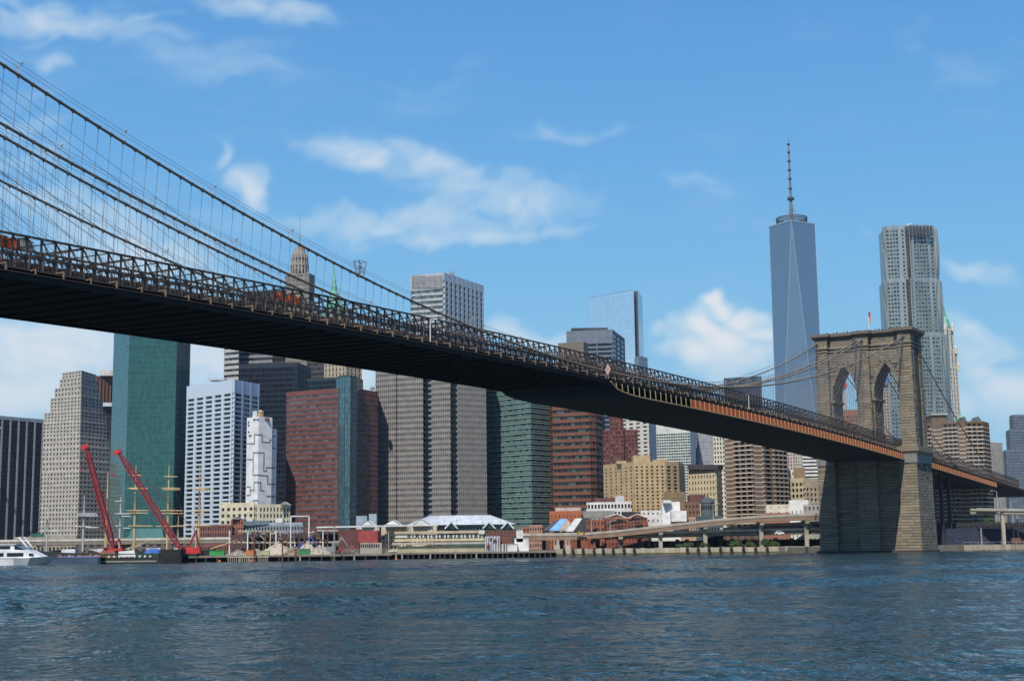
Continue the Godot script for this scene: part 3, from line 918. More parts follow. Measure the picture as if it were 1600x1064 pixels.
	gab.quad(ga, (ga + gb) * 0.5 + Vector3.UP * 1.3, (ga + gb) * 0.5 + Vector3(0, 1.3, -8), ga + Vector3(0, 0, -8))
	gab.quad((ga + gb) * 0.5 + Vector3.UP * 1.3, gb, gb + Vector3(0, 0, -8), (ga + gb) * 0.5 + Vector3(0, 1.3, -8))
	part(n, "gable", gab, wall(0.56, 0.51, 0.38))

	# red granite complex with a glass bay
	var red := wall(0.165, 0.058, 0.047, 0.5)
	var smoky := [Color(0.075, 0.075, 0.085), Color(0.1, 0.1, 0.11), Color(0.055, 0.055, 0.062), Color(0.125, 0.122, 0.13)]
	n = block("red_granite_office", "red granite banded office block with a tall blue glass bay", [[447, 716], [528.5, 700], [531, 724]], 700, 606.5, 1, red, [{"f": 31, "b": 16, "ww": 1.0, "wh": 0.56, "top": 2.4, "rec": 0.3, "tones": smoky, "mul": 32, "mw": 0.12}, {"f": 31, "b": 3, "ww": 1.0, "wh": 0.56, "top": 2.4, "rec": 0.3, "tones": smoky}], {"wall_name": "granite_wing"})
	block("", "", [[556, 708], [589.5, 724]], 700, 607, 0, red, [{"f": 31, "b": 8, "ww": 1.0, "wh": 0.56, "top": 2.4, "rec": 0.3, "tones": smoky, "mul": 14, "mw": 0.12}], {"node": n, "wall_name": "granite_wing"})
	var bayg := [Color(0.10, 0.19, 0.21), Color(0.12, 0.22, 0.235), Color(0.085, 0.165, 0.19)]
	var bays := {"f": 33, "b": 3, "ww": 0.9, "wh": 0.93, "top": 1.0, "rec": 0.1, "tones": bayg, "tilt": 0.004}
	block("", "", [[525, 704], [530, 697.5], [538, 694.5], [546.5, 695.5], [556, 702], [566, 716]], 700, 586, 2, wall(0.05, 0.09, 0.11, 0.3, 0.3), [bays], {"node": n, "wall_name": "glass_bay", "glass": glass(0.45, 0.06), "deep": 20.0})
	block("", "", [[478, 742], [530, 735]], 700, 589, 1, wall(0.035, 0.055, 0.065, 0.4, 0.2), [{"f": 33, "b": 20, "ww": 0.9, "wh": 0.8, "rec": 0.1, "tones": navy}], {"node": n, "wall_name": "glass_core"})
	roof_box(n, "roof_tank", wall(0.3, 0.3, 0.3), 578, 584, 604, 608, 712, 4.0)
	for q in [[556, 815, 573, 806], [576, 812, 588, 803]]:
		roof_box(n, "roof_plant", wall(0.3, 0.38, 0.45), q[0], q[2], q[3], q[1] + 12, 690, 6)

	n = block("tan_stone_tower", "tan stone tower with tall narrow windows above the red granite office", [[507, 1000], [540, 990], [564, 1004]], 575, 530, 1, wall(0.42, 0.35, 0.26), [{"f": 40, "b": 6, "ww": 0.35, "wh": 0.7, "tones": dark}, {"f": 40, "b": 4, "ww": 0.4, "wh": 0.7, "tones": dark}])

	# grey zigzag office tower
	var w9 := {"f": 33, "b": 10, "ww": 0.5, "wh": 0.46, "top": 1.6, "bot": 9.0, "rec": 0.5, "tones": dark, "proud": true}
	var w12 := w9.duplicate()
	w12["b"] = 13
	var w14 := w9.duplicate()
	w14["b"] = 15
	var slot := {"f": 33, "b": 2, "ww": 0.95, "wh": 0.62, "bot": 9.0, "rec": 0.4, "tones": navy}
	n = block("grey_zigzag_tower", "big grey precast office tower with recessed dark slots and small windows", [[587.5, 742], [619, 735], [619.4, 741], [621, 741], [621.4, 735], [661, 730], [661.4, 737], [675, 737], [675.4, 731], [704, 727], [704.4, 735], [715, 735], [715.4, 729], [759, 739]], 700, 548, 0, wall(0.235, 0.222, 0.208), [w9, {}, slot, {}, w12, {}, slot, {}, w9, {}, slot, {}, w14])

	# teal ribbon tower
	var pale := MB.new()
	var tl := {"f": 33, "b": 22, "ww": 0.93, "wh": 0.5, "top": 1.0, "rec": 0.25, "tones": teal, "tilt": 0.015, "lines": [[0.06, 0.07, pale], [0.47, 0.06, pale]], "proud": false}
	var tr := tl.duplicate()
	tr["b"] = 11
	n = block("teal_ribbon_tower", "teal glass office tower with pale floor lines right of the grey tower", [[755, 772], [830, 745], [864, 760]], 720, 585, 1, wall(0.075, 0.16, 0.15, 0.4), [tl, tr])
	part(n, "floor_lines", pale, wall(0.5, 0.54, 0.52))
	# copper-brown ribbon tower
	var bt := {"f": 26, "b": 10, "ww": 0.93, "wh": 0.5, "top": 2.0, "rec": 0.6, "tones": [Color(0.012, 0.02, 0.022), Color(0.02, 0.04, 0.04), Color(0.05, 0.11, 0.105), Color(0.012, 0.014, 0.014)], "tilt": 0.02, "proud": false}
	var bt2 := bt.duplicate()
	bt2["b"] = 2
	n = block("copper_brown_tower", "brown banded office tower with teal windows and rounded corner", [[862, 752], [866, 738], [922, 730], [930, 732], [936, 737], [941, 746]], 720, 585, 1, wall(0.16, 0.062, 0.038, 0.6), [bt2, bt, bt2, bt2, bt2])

	# brick and pale towers in the middle distance
	var punched := {"f": 30, "b": 12, "ww": 0.5, "wh": 0.45, "top": 1.5, "tones": [Color(0.02, 0.02, 0.022), Color(0.05, 0.045, 0.045), Color(0.2, 0.19, 0.18)]}
	n = block("dark_brick_apartments", "dark red brick apartment tower with raised centre", [[938, 905], [998, 900]], 740, 671, 1, wall(0.13, 0.045, 0.036), [punched])
	var p5 := punched.duplicate()
	p5["b"] = 5
	block("", "", [[953, 902], [974, 899]], 660, 652, 0, wall(0.13, 0.045, 0.036), [p5], {"node": n, "wall_name": "raised_centre", "deep": 14})
	n = block("white_brick_apartments", "white brick apartment block behind the copper brown tower", [[930, 1120], [957, 1112]], 680, 630, 0, wall(0.62, 0.58, 0.5), [{"f": 36, "b": 6, "ww": 0.35, "wh": 0.4, "tones": dark}])
	n = block("white_balcony_slab", "white apartment slab with wide windows and grey end wall", [[972, 1095], [1015, 1075], [1028, 1100]], 700, 625, 1, wall(0.6, 0.58, 0.54), [{"f": 36, "b": 4, "ww": 0.55, "wh": 0.42, "tones": dark, "own": true, "panes": grid}, {}])
	n = block("white_teal_office", "white framed office with teal window grid under the bridge", [[1027, 960], [1079, 950], [1087, 968]], 700, 640, 1, wall(0.6, 0.6, 0.56), [{"f": 40, "b": 14, "ww": 0.86, "wh": 0.62, "top": 16.0, "tones": teal}, {}])
	n = block("blank_grey_tower", "plain blue-grey tower wall with a dark left edge", [[1084, 1030], [1092, 1010], [1117, 1012]], 700, 640, 1, wall(0.3, 0.32, 0.36), [{"f": 40, "b": 3, "ww": 0.8, "wh": 0.7, "tones": navy}, {"f": 40, "b": 8, "ww": 0.16, "wh": 0.3, "tones": dark}])
	n = block("white_terracotta_building", "white ornamented building with paired windows beside the brown towers", [[1116, 1005], [1138, 1000]], 700, 640, 0, wall(0.62, 0.58, 0.5), [{"f": 30, "b": 5, "ww": 0.5, "wh": 0.6, "tones": dark}])
	n = block("tan_brick_apartments", "wide tan brick apartment house with columns of windows", [[945, 668], [992, 648], [1040, 646], [1060, 652], [1069, 668]], 760, 722, 1, wall(0.43, 0.31, 0.17), [{"f": 23, "b": 6, "ww": 0.34, "wh": 0.5, "top": 2.0, "tones": dark}, {"f": 23, "b": 6, "ww": 0.42, "wh": 0.5, "top": 2.0, "tones": dark}, {"f": 23, "b": 2, "ww": 0.6, "wh": 0.62, "top": 2.0, "tones": dark}, {"f": 23, "b": 2, "ww": 0.3, "wh": 0.5, "top": 2.0, "tones": dark}])
	for q in [[964, 979, 720, 725], [990, 1016, 711, 724], [1021, 1043, 718, 724]]:
		roof_box(n, "roof_house", wall(0.4, 0.3, 0.18), q[0], q[1], q[2], q[3], 655, 10)
	# low wing to the right of the tan house
	block("", "", [[1037, 642], [1069.5, 652]], 790, 768, 0, wall(0.43, 0.31, 0.17), [{"f": 14, "b": 9, "ww": 0.35, "wh": 0.5, "top": 1.0, "tones": dark}], {"node": n, "wall_name": "low_wing", "deep": 12})
	n = block("cream_corniced_building", "cream ornate building under a dark cornice beside the brown towers", [[1077, 700], [1119, 690], [1127, 704]], 770, 729, 1, wall(0.55, 0.47, 0.31), [{"f": 13, "b": 9, "ww": 0.4, "wh": 0.55, "top": 1.0, "tones": dark}, {"f": 13, "b": 3, "ww": 0.4, "wh": 0.55, "top": 1.0, "tones": dark}])
	var cor := MB.new()
	var c0 := P(1076, 730, 698) - n.position
	var c1 := P(1119.5, 730, 688.5) - n.position
	var c2 := P(1128, 730, 703) - n.position
	cor.beam(c0, c1, 1.6, 2.4)
	cor.beam(c1, c2, 1.6, 2.38)
	part(n, "cornice", cor, wall(0.05, 0.045, 0.05))

	# brown balcony towers
	var slab := MB.new()
	var bal := {"f": 27, "b": 1, "ww": 0.62, "wh": 0.72, "top": 1.0, "rec": 1.0, "tones": [Color(0.015, 0.014, 0.014), Color(0.03, 0.028, 0.026)], "lines": [[0.02, 0.19, slab]]}
	var bal3 := bal.duplicate()
	bal3["b"] = 3
	bal3["ww"] = 0.74
	var bal2 := bal.duplicate()
	bal2["b"] = 1
	n = block("brown_balcony_tower", "brown brick housing tower with white balcony lines below the bridge", [[1135, 704], [1150, 700], [1178, 692], [1192, 694], [1204, 702], [1209, 699], [1229, 708]], 740, 660, 1, wall(0.165, 0.107, 0.066), [{"f": 27, "b": 1, "ww": 0.1, "wh": 0.1, "lines": [[0.02, 0.17, slab]]}, bal3, {"f": 27, "b": 1, "ww": 0.1, "wh": 0.1, "lines": [[0.02, 0.17, slab]]}, bal2, {}, bal3])
	part(n, "balcony_slabs", slab, wall(0.6, 0.56, 0.49))
	n = block("pink_tower", "pale pink tower with narrow windows left of the bridge tower", [[1226, 1000], [1243, 1000]], 720, 670, 0, wall(0.5, 0.42, 0.4), [{"f": 34, "b": 4, "ww": 0.4, "wh": 0.6, "tones": dark}])
	n = block("beige_thin_tower", "beige slim tower behind the banded white block", [[1243, 980], [1258, 980]], 720, 680, 0, wall(0.45, 0.41, 0.34), [{"f": 32, "b": 4, "ww": 0.4, "wh": 0.5, "tones": dark}])
	n = block("white_banded_block", "white banded office block touching the bridge tower's left edge", [[1256, 860], [1282, 858]], 740, 690, 0, wall(0.66, 0.66, 0.64), [{"f": 28, "b": 5, "ww": 1.0, "wh": 0.42, "tones": navy}])
	n = block("brown_stair_block", "plain brown brick block behind the beige concrete hospital", [[1241, 740], [1259, 738]], 745, 731, 0, wall(0.22, 0.155, 0.095), [{}])
	n = block("white_roof_house", "white plain house left of the brown brick block", [[1226, 745], [1242, 745]], 745, 734, 0, wall(0.62, 0.62, 0.6), [{"f": 8, "b": 3, "ww": 0.3, "wh": 0.3, "tones": dark}])
	n = block("concrete_hospital", "beige concrete building with deep square openings beside the bridge tower", [[1227, 716], [1257, 710], [1281, 716]], 770, 747, 1, wall(0.45, 0.38, 0.26), [{"f": 11, "b": 5, "ww": 0.62, "wh": 0.6, "rec": 1.4, "top": 2.4, "tones": [Color(0.03, 0.022, 0.018), Color(0.06, 0.045, 0.035)]}, {"f": 11, "b": 4, "ww": 0.62, "wh": 0.6, "rec": 1.4, "top": 5.0, "tones": [Color(0.03, 0.022, 0.018), Color(0.06, 0.045, 0.035)]}])

	deco_towers()
	tall_glass()

	# right of the bridge tower
	var slab2 := MB.new()
	var ln := [[0.02, 0.2, slab2]]
	var rb := {"f": 29, "b": 3, "ww": 0.7, "wh": 0.7, "top": 1.0, "rec": 1.0, "tones": [Color(0.015, 0.014, 0.014), Color(0.05, 0.045, 0.04)], "lines": ln}
	var rs := {"f": 29, "b": 1, "ww": 0.1, "wh": 0.1, "lines": ln}
	n = block("brown_terrace_tower", "brown brick housing tower with white balconies right of the bridge tower", [[1440, 672], [1458, 668], [1478, 664], [1498, 661], [1512, 660], [1536, 660], [1545, 670]], 700, 660, 2, wall(0.165, 0.107, 0.066), [rb, rs, rb, rs, rb, rb])
	part(n, "balcony_slabs", slab2, wall(0.6, 0.56, 0.49))
	roof_box(n, "roof_house", wall(0.15, 0.1, 0.065), 1457, 1481, 648, 662, 668, 10)
	roof_box(n, "roof_rim", wall(0.6, 0.58, 0.54), 1456, 1482, 646.5, 648.4, 667, 11)
	for q in [[1505, 1513], [1524, 1537]]:
		var m2 := MB.new()
		var ra := P(q[0], 661, 664) - n.position
		var rc := P(q[1], 661, 664) - n.position
		var rd := (ra + rc) * 0.5 + Vector3.UP * 3.2
		m2.tri(ra, rc, rd)
		m2.quad(ra, rd, rd + Vector3(0, 0, -9), ra + Vector3(0, 0, -9))
		m2.quad(rd, rc, rc + Vector3(0, 0, -9), rd + Vector3(0, 0, -9))
		part(n, "roof_gable", m2, wall(0.12, 0.13, 0.14))
	n = block("concrete_exchange_tower", "windowless concrete tower right of the brown terraces", [[1546, 905], [1566.5, 912]], 700, 691, 0, wall(0.32, 0.3, 0.28), [{"f": 1, "b": 5, "ww": 0.3, "wh": 0.9, "top": 5.0, "tones": dark}])
	var bgl := [Color(0.05, 0.07, 0.1), Color(0.06, 0.085, 0.12), Color(0.045, 0.06, 0.085)]
	n = block("stepped_glass_tower", "stepped blue-grey glass tower at the right edge", [[1568, 1010], [1575, 992], [1660, 990]], 720, 703, 1, wall(0.17, 0.2, 0.25, 0.4, 0.2), [{"f": 30, "b": 3, "ww": 0.6, "wh": 0.75, "rec": 0.3, "tones": bgl}, {"f": 30, "b": 34, "ww": 0.6, "wh": 0.75, "rec": 0.3, "tones": bgl}])
	block("", "", [[1574, 1012], [1580, 996], [1660, 996]], 680, 671, 1, wall(0.17, 0.2, 0.25, 0.4, 0.2), [{"f": 40, "b": 3, "ww": 0.6, "wh": 0.75, "rec": 0.3, "tones": bgl}, {"f": 40, "b": 30, "ww": 0.6, "wh": 0.75, "rec": 0.3, "tones": bgl}], {"node": n, "wall_name": "middle_step"})
	block("", "", [[1579.5, 1012], [1585, 1000], [1660, 1000]], 660, 648, 1, wall(0.17, 0.2, 0.25, 0.4, 0.2), [{"f": 46, "b": 3, "ww": 0.6, "wh": 0.75, "rec": 0.3, "tones": bgl}, {"f": 46, "b": 28, "ww": 0.6, "wh": 0.75, "rec": 0.3, "tones": bgl}], {"node": n, "wall_name": "upper_step"})

func mural_building() -> void:
	var paint := wall(0.68, 0.69, 0.70)
	var n := block("mural_building", "white building painted with a grey line maze below a water tank", [[384.3, 688], [402.7, 682], [424, 688]], 720, 651, 1, paint, [{}, {}])
	block("", "", [[423.5, 690], [430.5, 692]], 720, 670, 0, paint, [{}], {"node": n, "wall_name": "rear_wing", "deep": 8})
	var stripe := flat("mural_grey", lin(0.13, 0.135, 0.14), 0.85)
	# the painted maze, one strip for each stroke, on the two walls
	var A := P(384.3, 720, 688); var B := P(402.7, 720, 682); var C := P(424, 720, 688)
	var D := P(430.5, 720, 692); var E := P(423.5, 720, 690)
	var lines := [
		[A, B, [[372, 430], [410, 430], [410, 385], [428, 385]]], [A, B, [[372, 510], [403, 510], [403, 475], [428, 475]]], [A, B, [[403, 510], [403, 588], [428, 588]]],
		[A, B, [[370, 690], [388, 690], [388, 648], [370, 648]]], [A, B, [[388, 665], [407, 665], [407, 625], [428, 625]]], [A, B, [[400, 718], [428, 715]]],
		[B, C, [[428, 385], [448, 386], [448, 420], [488, 425], [488, 410], [496, 411]]], [E, D, [[498, 452], [498, 392], [517, 393]]], [E, D, [[498, 452], [517, 455]]],
		[B, C, [[428, 475], [457, 476], [457, 568], [470, 568], [470, 550], [496, 551]]], [E, D, [[497, 551], [517, 552]]],
		[B, C, [[428, 588], [476, 592], [476, 632], [496, 634]]], [E, D, [[497, 634], [517, 636]]], [B, C, [[428, 625], [441, 625], [441, 665], [460, 668]]], [B, C, [[470, 695], [496, 696]]], [E, D, [[497, 696], [517, 697]]]]
	for l in lines:
		var a: Vector3 = l[0]
		var d: Vector3 = l[1] - a
		d.y = 0
		d = d.normalized()
		var out := d.cross(Vector3.UP)
		var pts := []
		for q in l[2]:
			var ray := P(270.0 + q[0] / 3.224, 560.0 + q[1] / 3.224, 600.0) - CAM
			var t := (a - CAM).dot(out) / ray.dot(out)
			pts.append(CAM + ray * t + out * 0.03 - n.position)
		for k in pts.size() - 1:
			var m := MB.new()
			m.beam(pts[k], pts[k + 1], 0.06, 0.62) if absf(pts[k].y - pts[k + 1].y) < 1.0 else m.box((pts[k] + pts[k + 1]) * 0.5, Vector3(0.62, absf(pts[k].y - pts[k + 1].y) + 0.62, 0.056), Basis(d, Vector3.UP, out))
			part(n, "painted_stroke", m, stripe)
	# a few windows and brick patches on the left wall
	var d2 := (B - A) * Vector3(1, 0, 1)
	d2 = d2.normalized()
	var o2 := d2.cross(Vector3.UP)
	for q in [[386, 660, 3], [386, 665, 3], [386, 675, 3], [388, 681, 5], [395, 656, 5], [400, 656, 4]]:
		var ray2 := P(q[0] + 2.0, q[1], 600.0) - CAM
		var p2 := CAM + ray2 * ((A - CAM).dot(o2) / ray2.dot(o2)) - n.position
		piece(n, "window", unit_box, wall(0.13, 0.05, 0.04) if q[2] == 5 else glass_tone(0.02, 0.025, 0.033), Transform3D(Basis(d2 * q[2] * 0.4, Vector3.UP * 0.9, o2 * 0.1), p2))
	roof_box(n, "stair_house", wall(0.5, 0.55, 0.58), 394, 401, 642, 652, 686, 5)
	roof_box(n, "brick_parapet", wall(0.16, 0.06, 0.045), 405, 419, 653, 657, 684.6, 2)
	# the water tank stands on the roof: a thing of its own
	var c := P(406.5, 655, 686)
	var tank := thing("water_tank", "tan wooden water tank with conical roof on the mural building", "water tank", c)
	var s := MB.new()
	for k in 4:
		s.beam(Vector3(1.2 if k % 2 == 0 else -1.2, -1.6, 1.2 if k < 2 else -1.2), Vector3(1.1 if k % 2 == 0 else -1.1, 0.8, 1.1 if k < 2 else -1.1), 0.25, 0.25)
	part(tank, "stand", s, wall(0.06, 0.05, 0.045))
	var bd := MB.new()
	bd.lathe(Vector3.ZERO, [Vector2(0, 0.7), Vector2(1.55, 0.7), Vector2(1.62, 2.0), Vector2(1.5, 3.6)], 14)
	part(tank, "barrel", bd, wall(0.48, 0.32, 0.16))
	var hp := MB.new()
	for y in [1.1, 1.9, 2.7, 3.3]:
		hp.lathe(Vector3.ZERO, [Vector2(1.64, y), Vector2(1.66, y + 0.05), Vector2(1.64, y + 0.1)], 14)
	part(tank, "hoops", hp, wall(0.1, 0.09, 0.08))
	var rf := MB.new()
	rf.lathe(Vector3.ZERO, [Vector2(1.75, 3.55), Vector2(0.1, 4.6), Vector2(0, 4.65)], 14)
	part(tank, "roof", rf, wall(0.5, 0.42, 0.28))

func deco_towers() -> void:
	var dark := [Color(0.02, 0.022, 0.026), Color(0.035, 0.037, 0.04), Color(0.05, 0.052, 0.055)]
	# crowned stone skyscraper with a needle
	var st := wall(0.27, 0.235, 0.195)
	var z := 1300.0
	var n := block("crowned_stone_skyscraper", "grey stone skyscraper with rounded crown and needle above the bridge", [[445.5, 1312], [454, z], [482, z], [490.5, 1312]], 430, 427, 1, st, [{"f": 60, "b": 3, "ww": 0.4, "wh": 0.55, "tones": dark}, {"f": 60, "b": 10, "ww": 0.4, "wh": 0.55, "tones": dark}, {"f": 60, "b": 3, "ww": 0.4, "wh": 0.55, "tones": dark}])
	var c := P(467.5, 430, z + 12)
	var ps := z / FOCAL
	var y0: float = P(467.5, 427, z).y
	var cr := MB.new()
	var o := Vector3(c.x, 0, c.z) - n.position
	var pr := []
	for q in [[14.5, 427], [14.5, 414], [13, 408], [12.8, 400], [11, 399], [10, 396], [8.5, 392], [8, 388], [5.5, 387], [4.0, 384], [1.2, 382], [0.9, 378], [0.4, 358], [0.25, 335], [0, 334]]:
		pr.append(Vector2(q[0] * ps, P(467.5, q[1], z + 12).y))
	cr.lathe(o, pr, 16)
	part(n, "crown", cr, st)
	var fins := MB.new()
	for k in 16:
		var t := TAU * k / 16
		var e := Vector3(sin(t), 0, cos(t))
		fins.beam(o + e * 14.3 * ps + Vector3.UP * y0, o + e * 12.6 * ps + Vector3.UP * P(467.5, 398, z + 12).y, 1.2, 1.0)
	part(n, "crown_fins", fins, wall(0.33, 0.3, 0.26))
	var wn := MB.new()
	for k in 16:
		for j in 4:
			var t2 := TAU * (k + 0.5) / 16
			var e2 := Vector3(sin(t2), 0, cos(t2))
			var yy := P(467.5, 424.0 - j * 6.0, z + 12).y
			wn.box(o + e2 * (14.15 if j < 2 else 13.1) * ps + Vector3.UP * yy, Vector3(1.0, 2.2, 0.8), Basis(Vector3.UP, t2), Color(0.03, 0.03, 0.035))
	part(n, "windows", wn, glass(), true)
	# green copper spire
	var gz := 1230.0
	var gs := gz / FOCAL
	var cop := wall(0.17, 0.42, 0.32, 0.7)
	n = block("copper_spire_tower", "tower with a green copper pyramid roof and pinnacle behind the trusses", [[500, 1240], [508, gz], [538, gz], [546, 1240]], 495, 494, 1, wall(0.3, 0.27, 0.22), [{"f": 60, "b": 2, "ww": 0.4, "wh": 0.55, "tones": dark}, {"f": 60, "b": 8, "ww": 0.4, "wh": 0.55, "tones": dark}, {"f": 60, "b": 2, "ww": 0.4, "wh": 0.55, "tones": dark}])
	var cc := P(521.5, 490, gz + 14)
	var sp := MB.new()
	var spr := []
	for q in [[20, 496], [17, 488], [11, 468], [8, 462], [8, 458], [5.2, 456], [5.0, 446], [3.4, 445], [3.2, 437], [2.0, 434], [1.0, 425], [0.3, 417], [0, 412]]:
		spr.append(Vector2(q[0] * gs, P(521.5, q[1], gz + 14).y))
	sp.lathe(Vector3(cc.x, 0, cc.z) - n.position, spr, 8, Color.WHITE, PI / 8)
	part(n, "copper_roof", sp, cop)
	for k in 6:
		var dm := MB.new()
		var b := P(509.0 + (k % 3) * 12.0, 487.0 - (k / 3) * 10.0, gz - 4 + (k / 3) * 6.0) - n.position
		dm.span(b + Vector3(-1.0, -2, -6), b + Vector3(1.0, 1.2, 0.5))
		part(n, "dormer", dm, cop)
	# silver bank tower
	n = block("silver_fin_tower", "silver aluminium tower with vertical fins on its right side", [[642, 1008], [692, 1000], [752.5, 1052]], 480, 426.5, 1, wall(0.50, 0.52, 0.53, 0.4, 0.3), [{"f": 46, "b": 10, "ww": 1.0, "wh": 0.55, "top": 12.0, "rec": 0.5, "tones": [Color(0.10, 0.125, 0.125), Color(0.07, 0.09, 0.09), Color(0.15, 0.17, 0.165)]}, {"f": 46, "b": 9, "ww": 0.45, "wh": 0.85, "top": 6.0, "rec": 1.6, "tones": [Color(0.035, 0.05, 0.06), Color(0.05, 0.065, 0.075)]}])
	var lv := MB.new()
	for k in 26:
		var a := P(643.5 + k * 1.9, 429, 1006.9 - k * 0.3) - n.position
		lv.span(a + Vector3(-0.2, -10.0, 0.0), a + Vector3(0.2, -0.5, 0.9))
	part(n, "louvres", lv, wall(0.42, 0.44, 0.45))
	roof_box(n, "roof_rig", wall(0.25, 0.25, 0.26), 703, 709, 424, 430, 1010, 3)
	# dark square tower with pale columns
	n = block("dark_column_tower", "dark square office tower with pale corner columns right of centre", [[886.5, 1106], [957, 1100], [975.5, 1150]], 540, 515, 1, wall(0.15, 0.18, 0.23), [{"f": 44, "b": 3, "ww": 0.93, "wh": 0.6, "top": 11.0, "rec": 0.9, "tones": [Color(0.02, 0.026, 0.038), Color(0.03, 0.04, 0.055)]}, {"f": 44, "b": 3, "ww": 0.95, "wh": 0.7, "top": 3.0, "rec": 0.5, "tones": [Color(0.016, 0.02, 0.032)], "col": Color.WHITE}])
	roof_box(n, "roof_plant", wall(0.06, 0.06, 0.07), 893, 950, 511.8, 516, 1112, 30)
	block("brown_screen_building", "plain brown block just above the trusses left of the dark tower", [[872, 1052], [912, 1046], [919, 1056]], 540, 534, 1, wall(0.17, 0.14, 0.12), [{}])
	block("blue_glass_box_tower", "dark blue flat-topped tower left of the tallest glass tower", [[1132, 1110], [1190.5, 1100]], 600, 588, 1, wall(0.045, 0.06, 0.085, 0.4, 0.2), [{"f": 40, "b": 22, "ww": 0.7, "wh": 0.75, "top": 7.0, "rec": 0.3, "tones": [Color(0.02, 0.028, 0.042), Color(0.03, 0.042, 0.06)]}])
	block("far_glass_block", "far small blue glass block right of the pale glass tower", [[992, 1560], [998, 1540], [1012, 1556]], 570, 556, 1, wall(0.22, 0.28, 0.34, 0.3, 0.3), [{"f": 40, "b": 4, "ww": 0.8, "wh": 0.7, "rec": 0.2, "tones": [Color(0.1, 0.14, 0.2)]}, {"f": 40, "b": 8, "ww": 0.8, "wh": 0.7, "rec": 0.2, "tones": [Color(0.12, 0.16, 0.22)]}])
	# seen through the arches of the bridge tower
	n = block("orange_brick_block", "orange brown building with pale bands seen through the left arch", [[1308, 790], [1350, 788]], 650, 641, 0, wall(0.28, 0.12, 0.06), [{"f": 32, "b": 9, "ww": 0.6, "wh": 0.5, "top": 3.5, "tones": dark}])
	n = block("tan_unfinished_tower", "tan tower with blue netted top seen through the right arch", [[1370, 1000], [1390, 1000]], 640, 600, 0, wall(0.4, 0.34, 0.27), [{"f": 48, "b": 5, "ww": 0.45, "wh": 0.5, "tones": dark}])
	roof_box(n, "safety_netting", wall(0.07, 0.18, 0.5), 1371, 1391, 588, 598, 999, 12)
	roof_box(n, "raw_floors", wall(0.2, 0.17, 0.15), 1371, 1390, 597, 602, 998, 12)

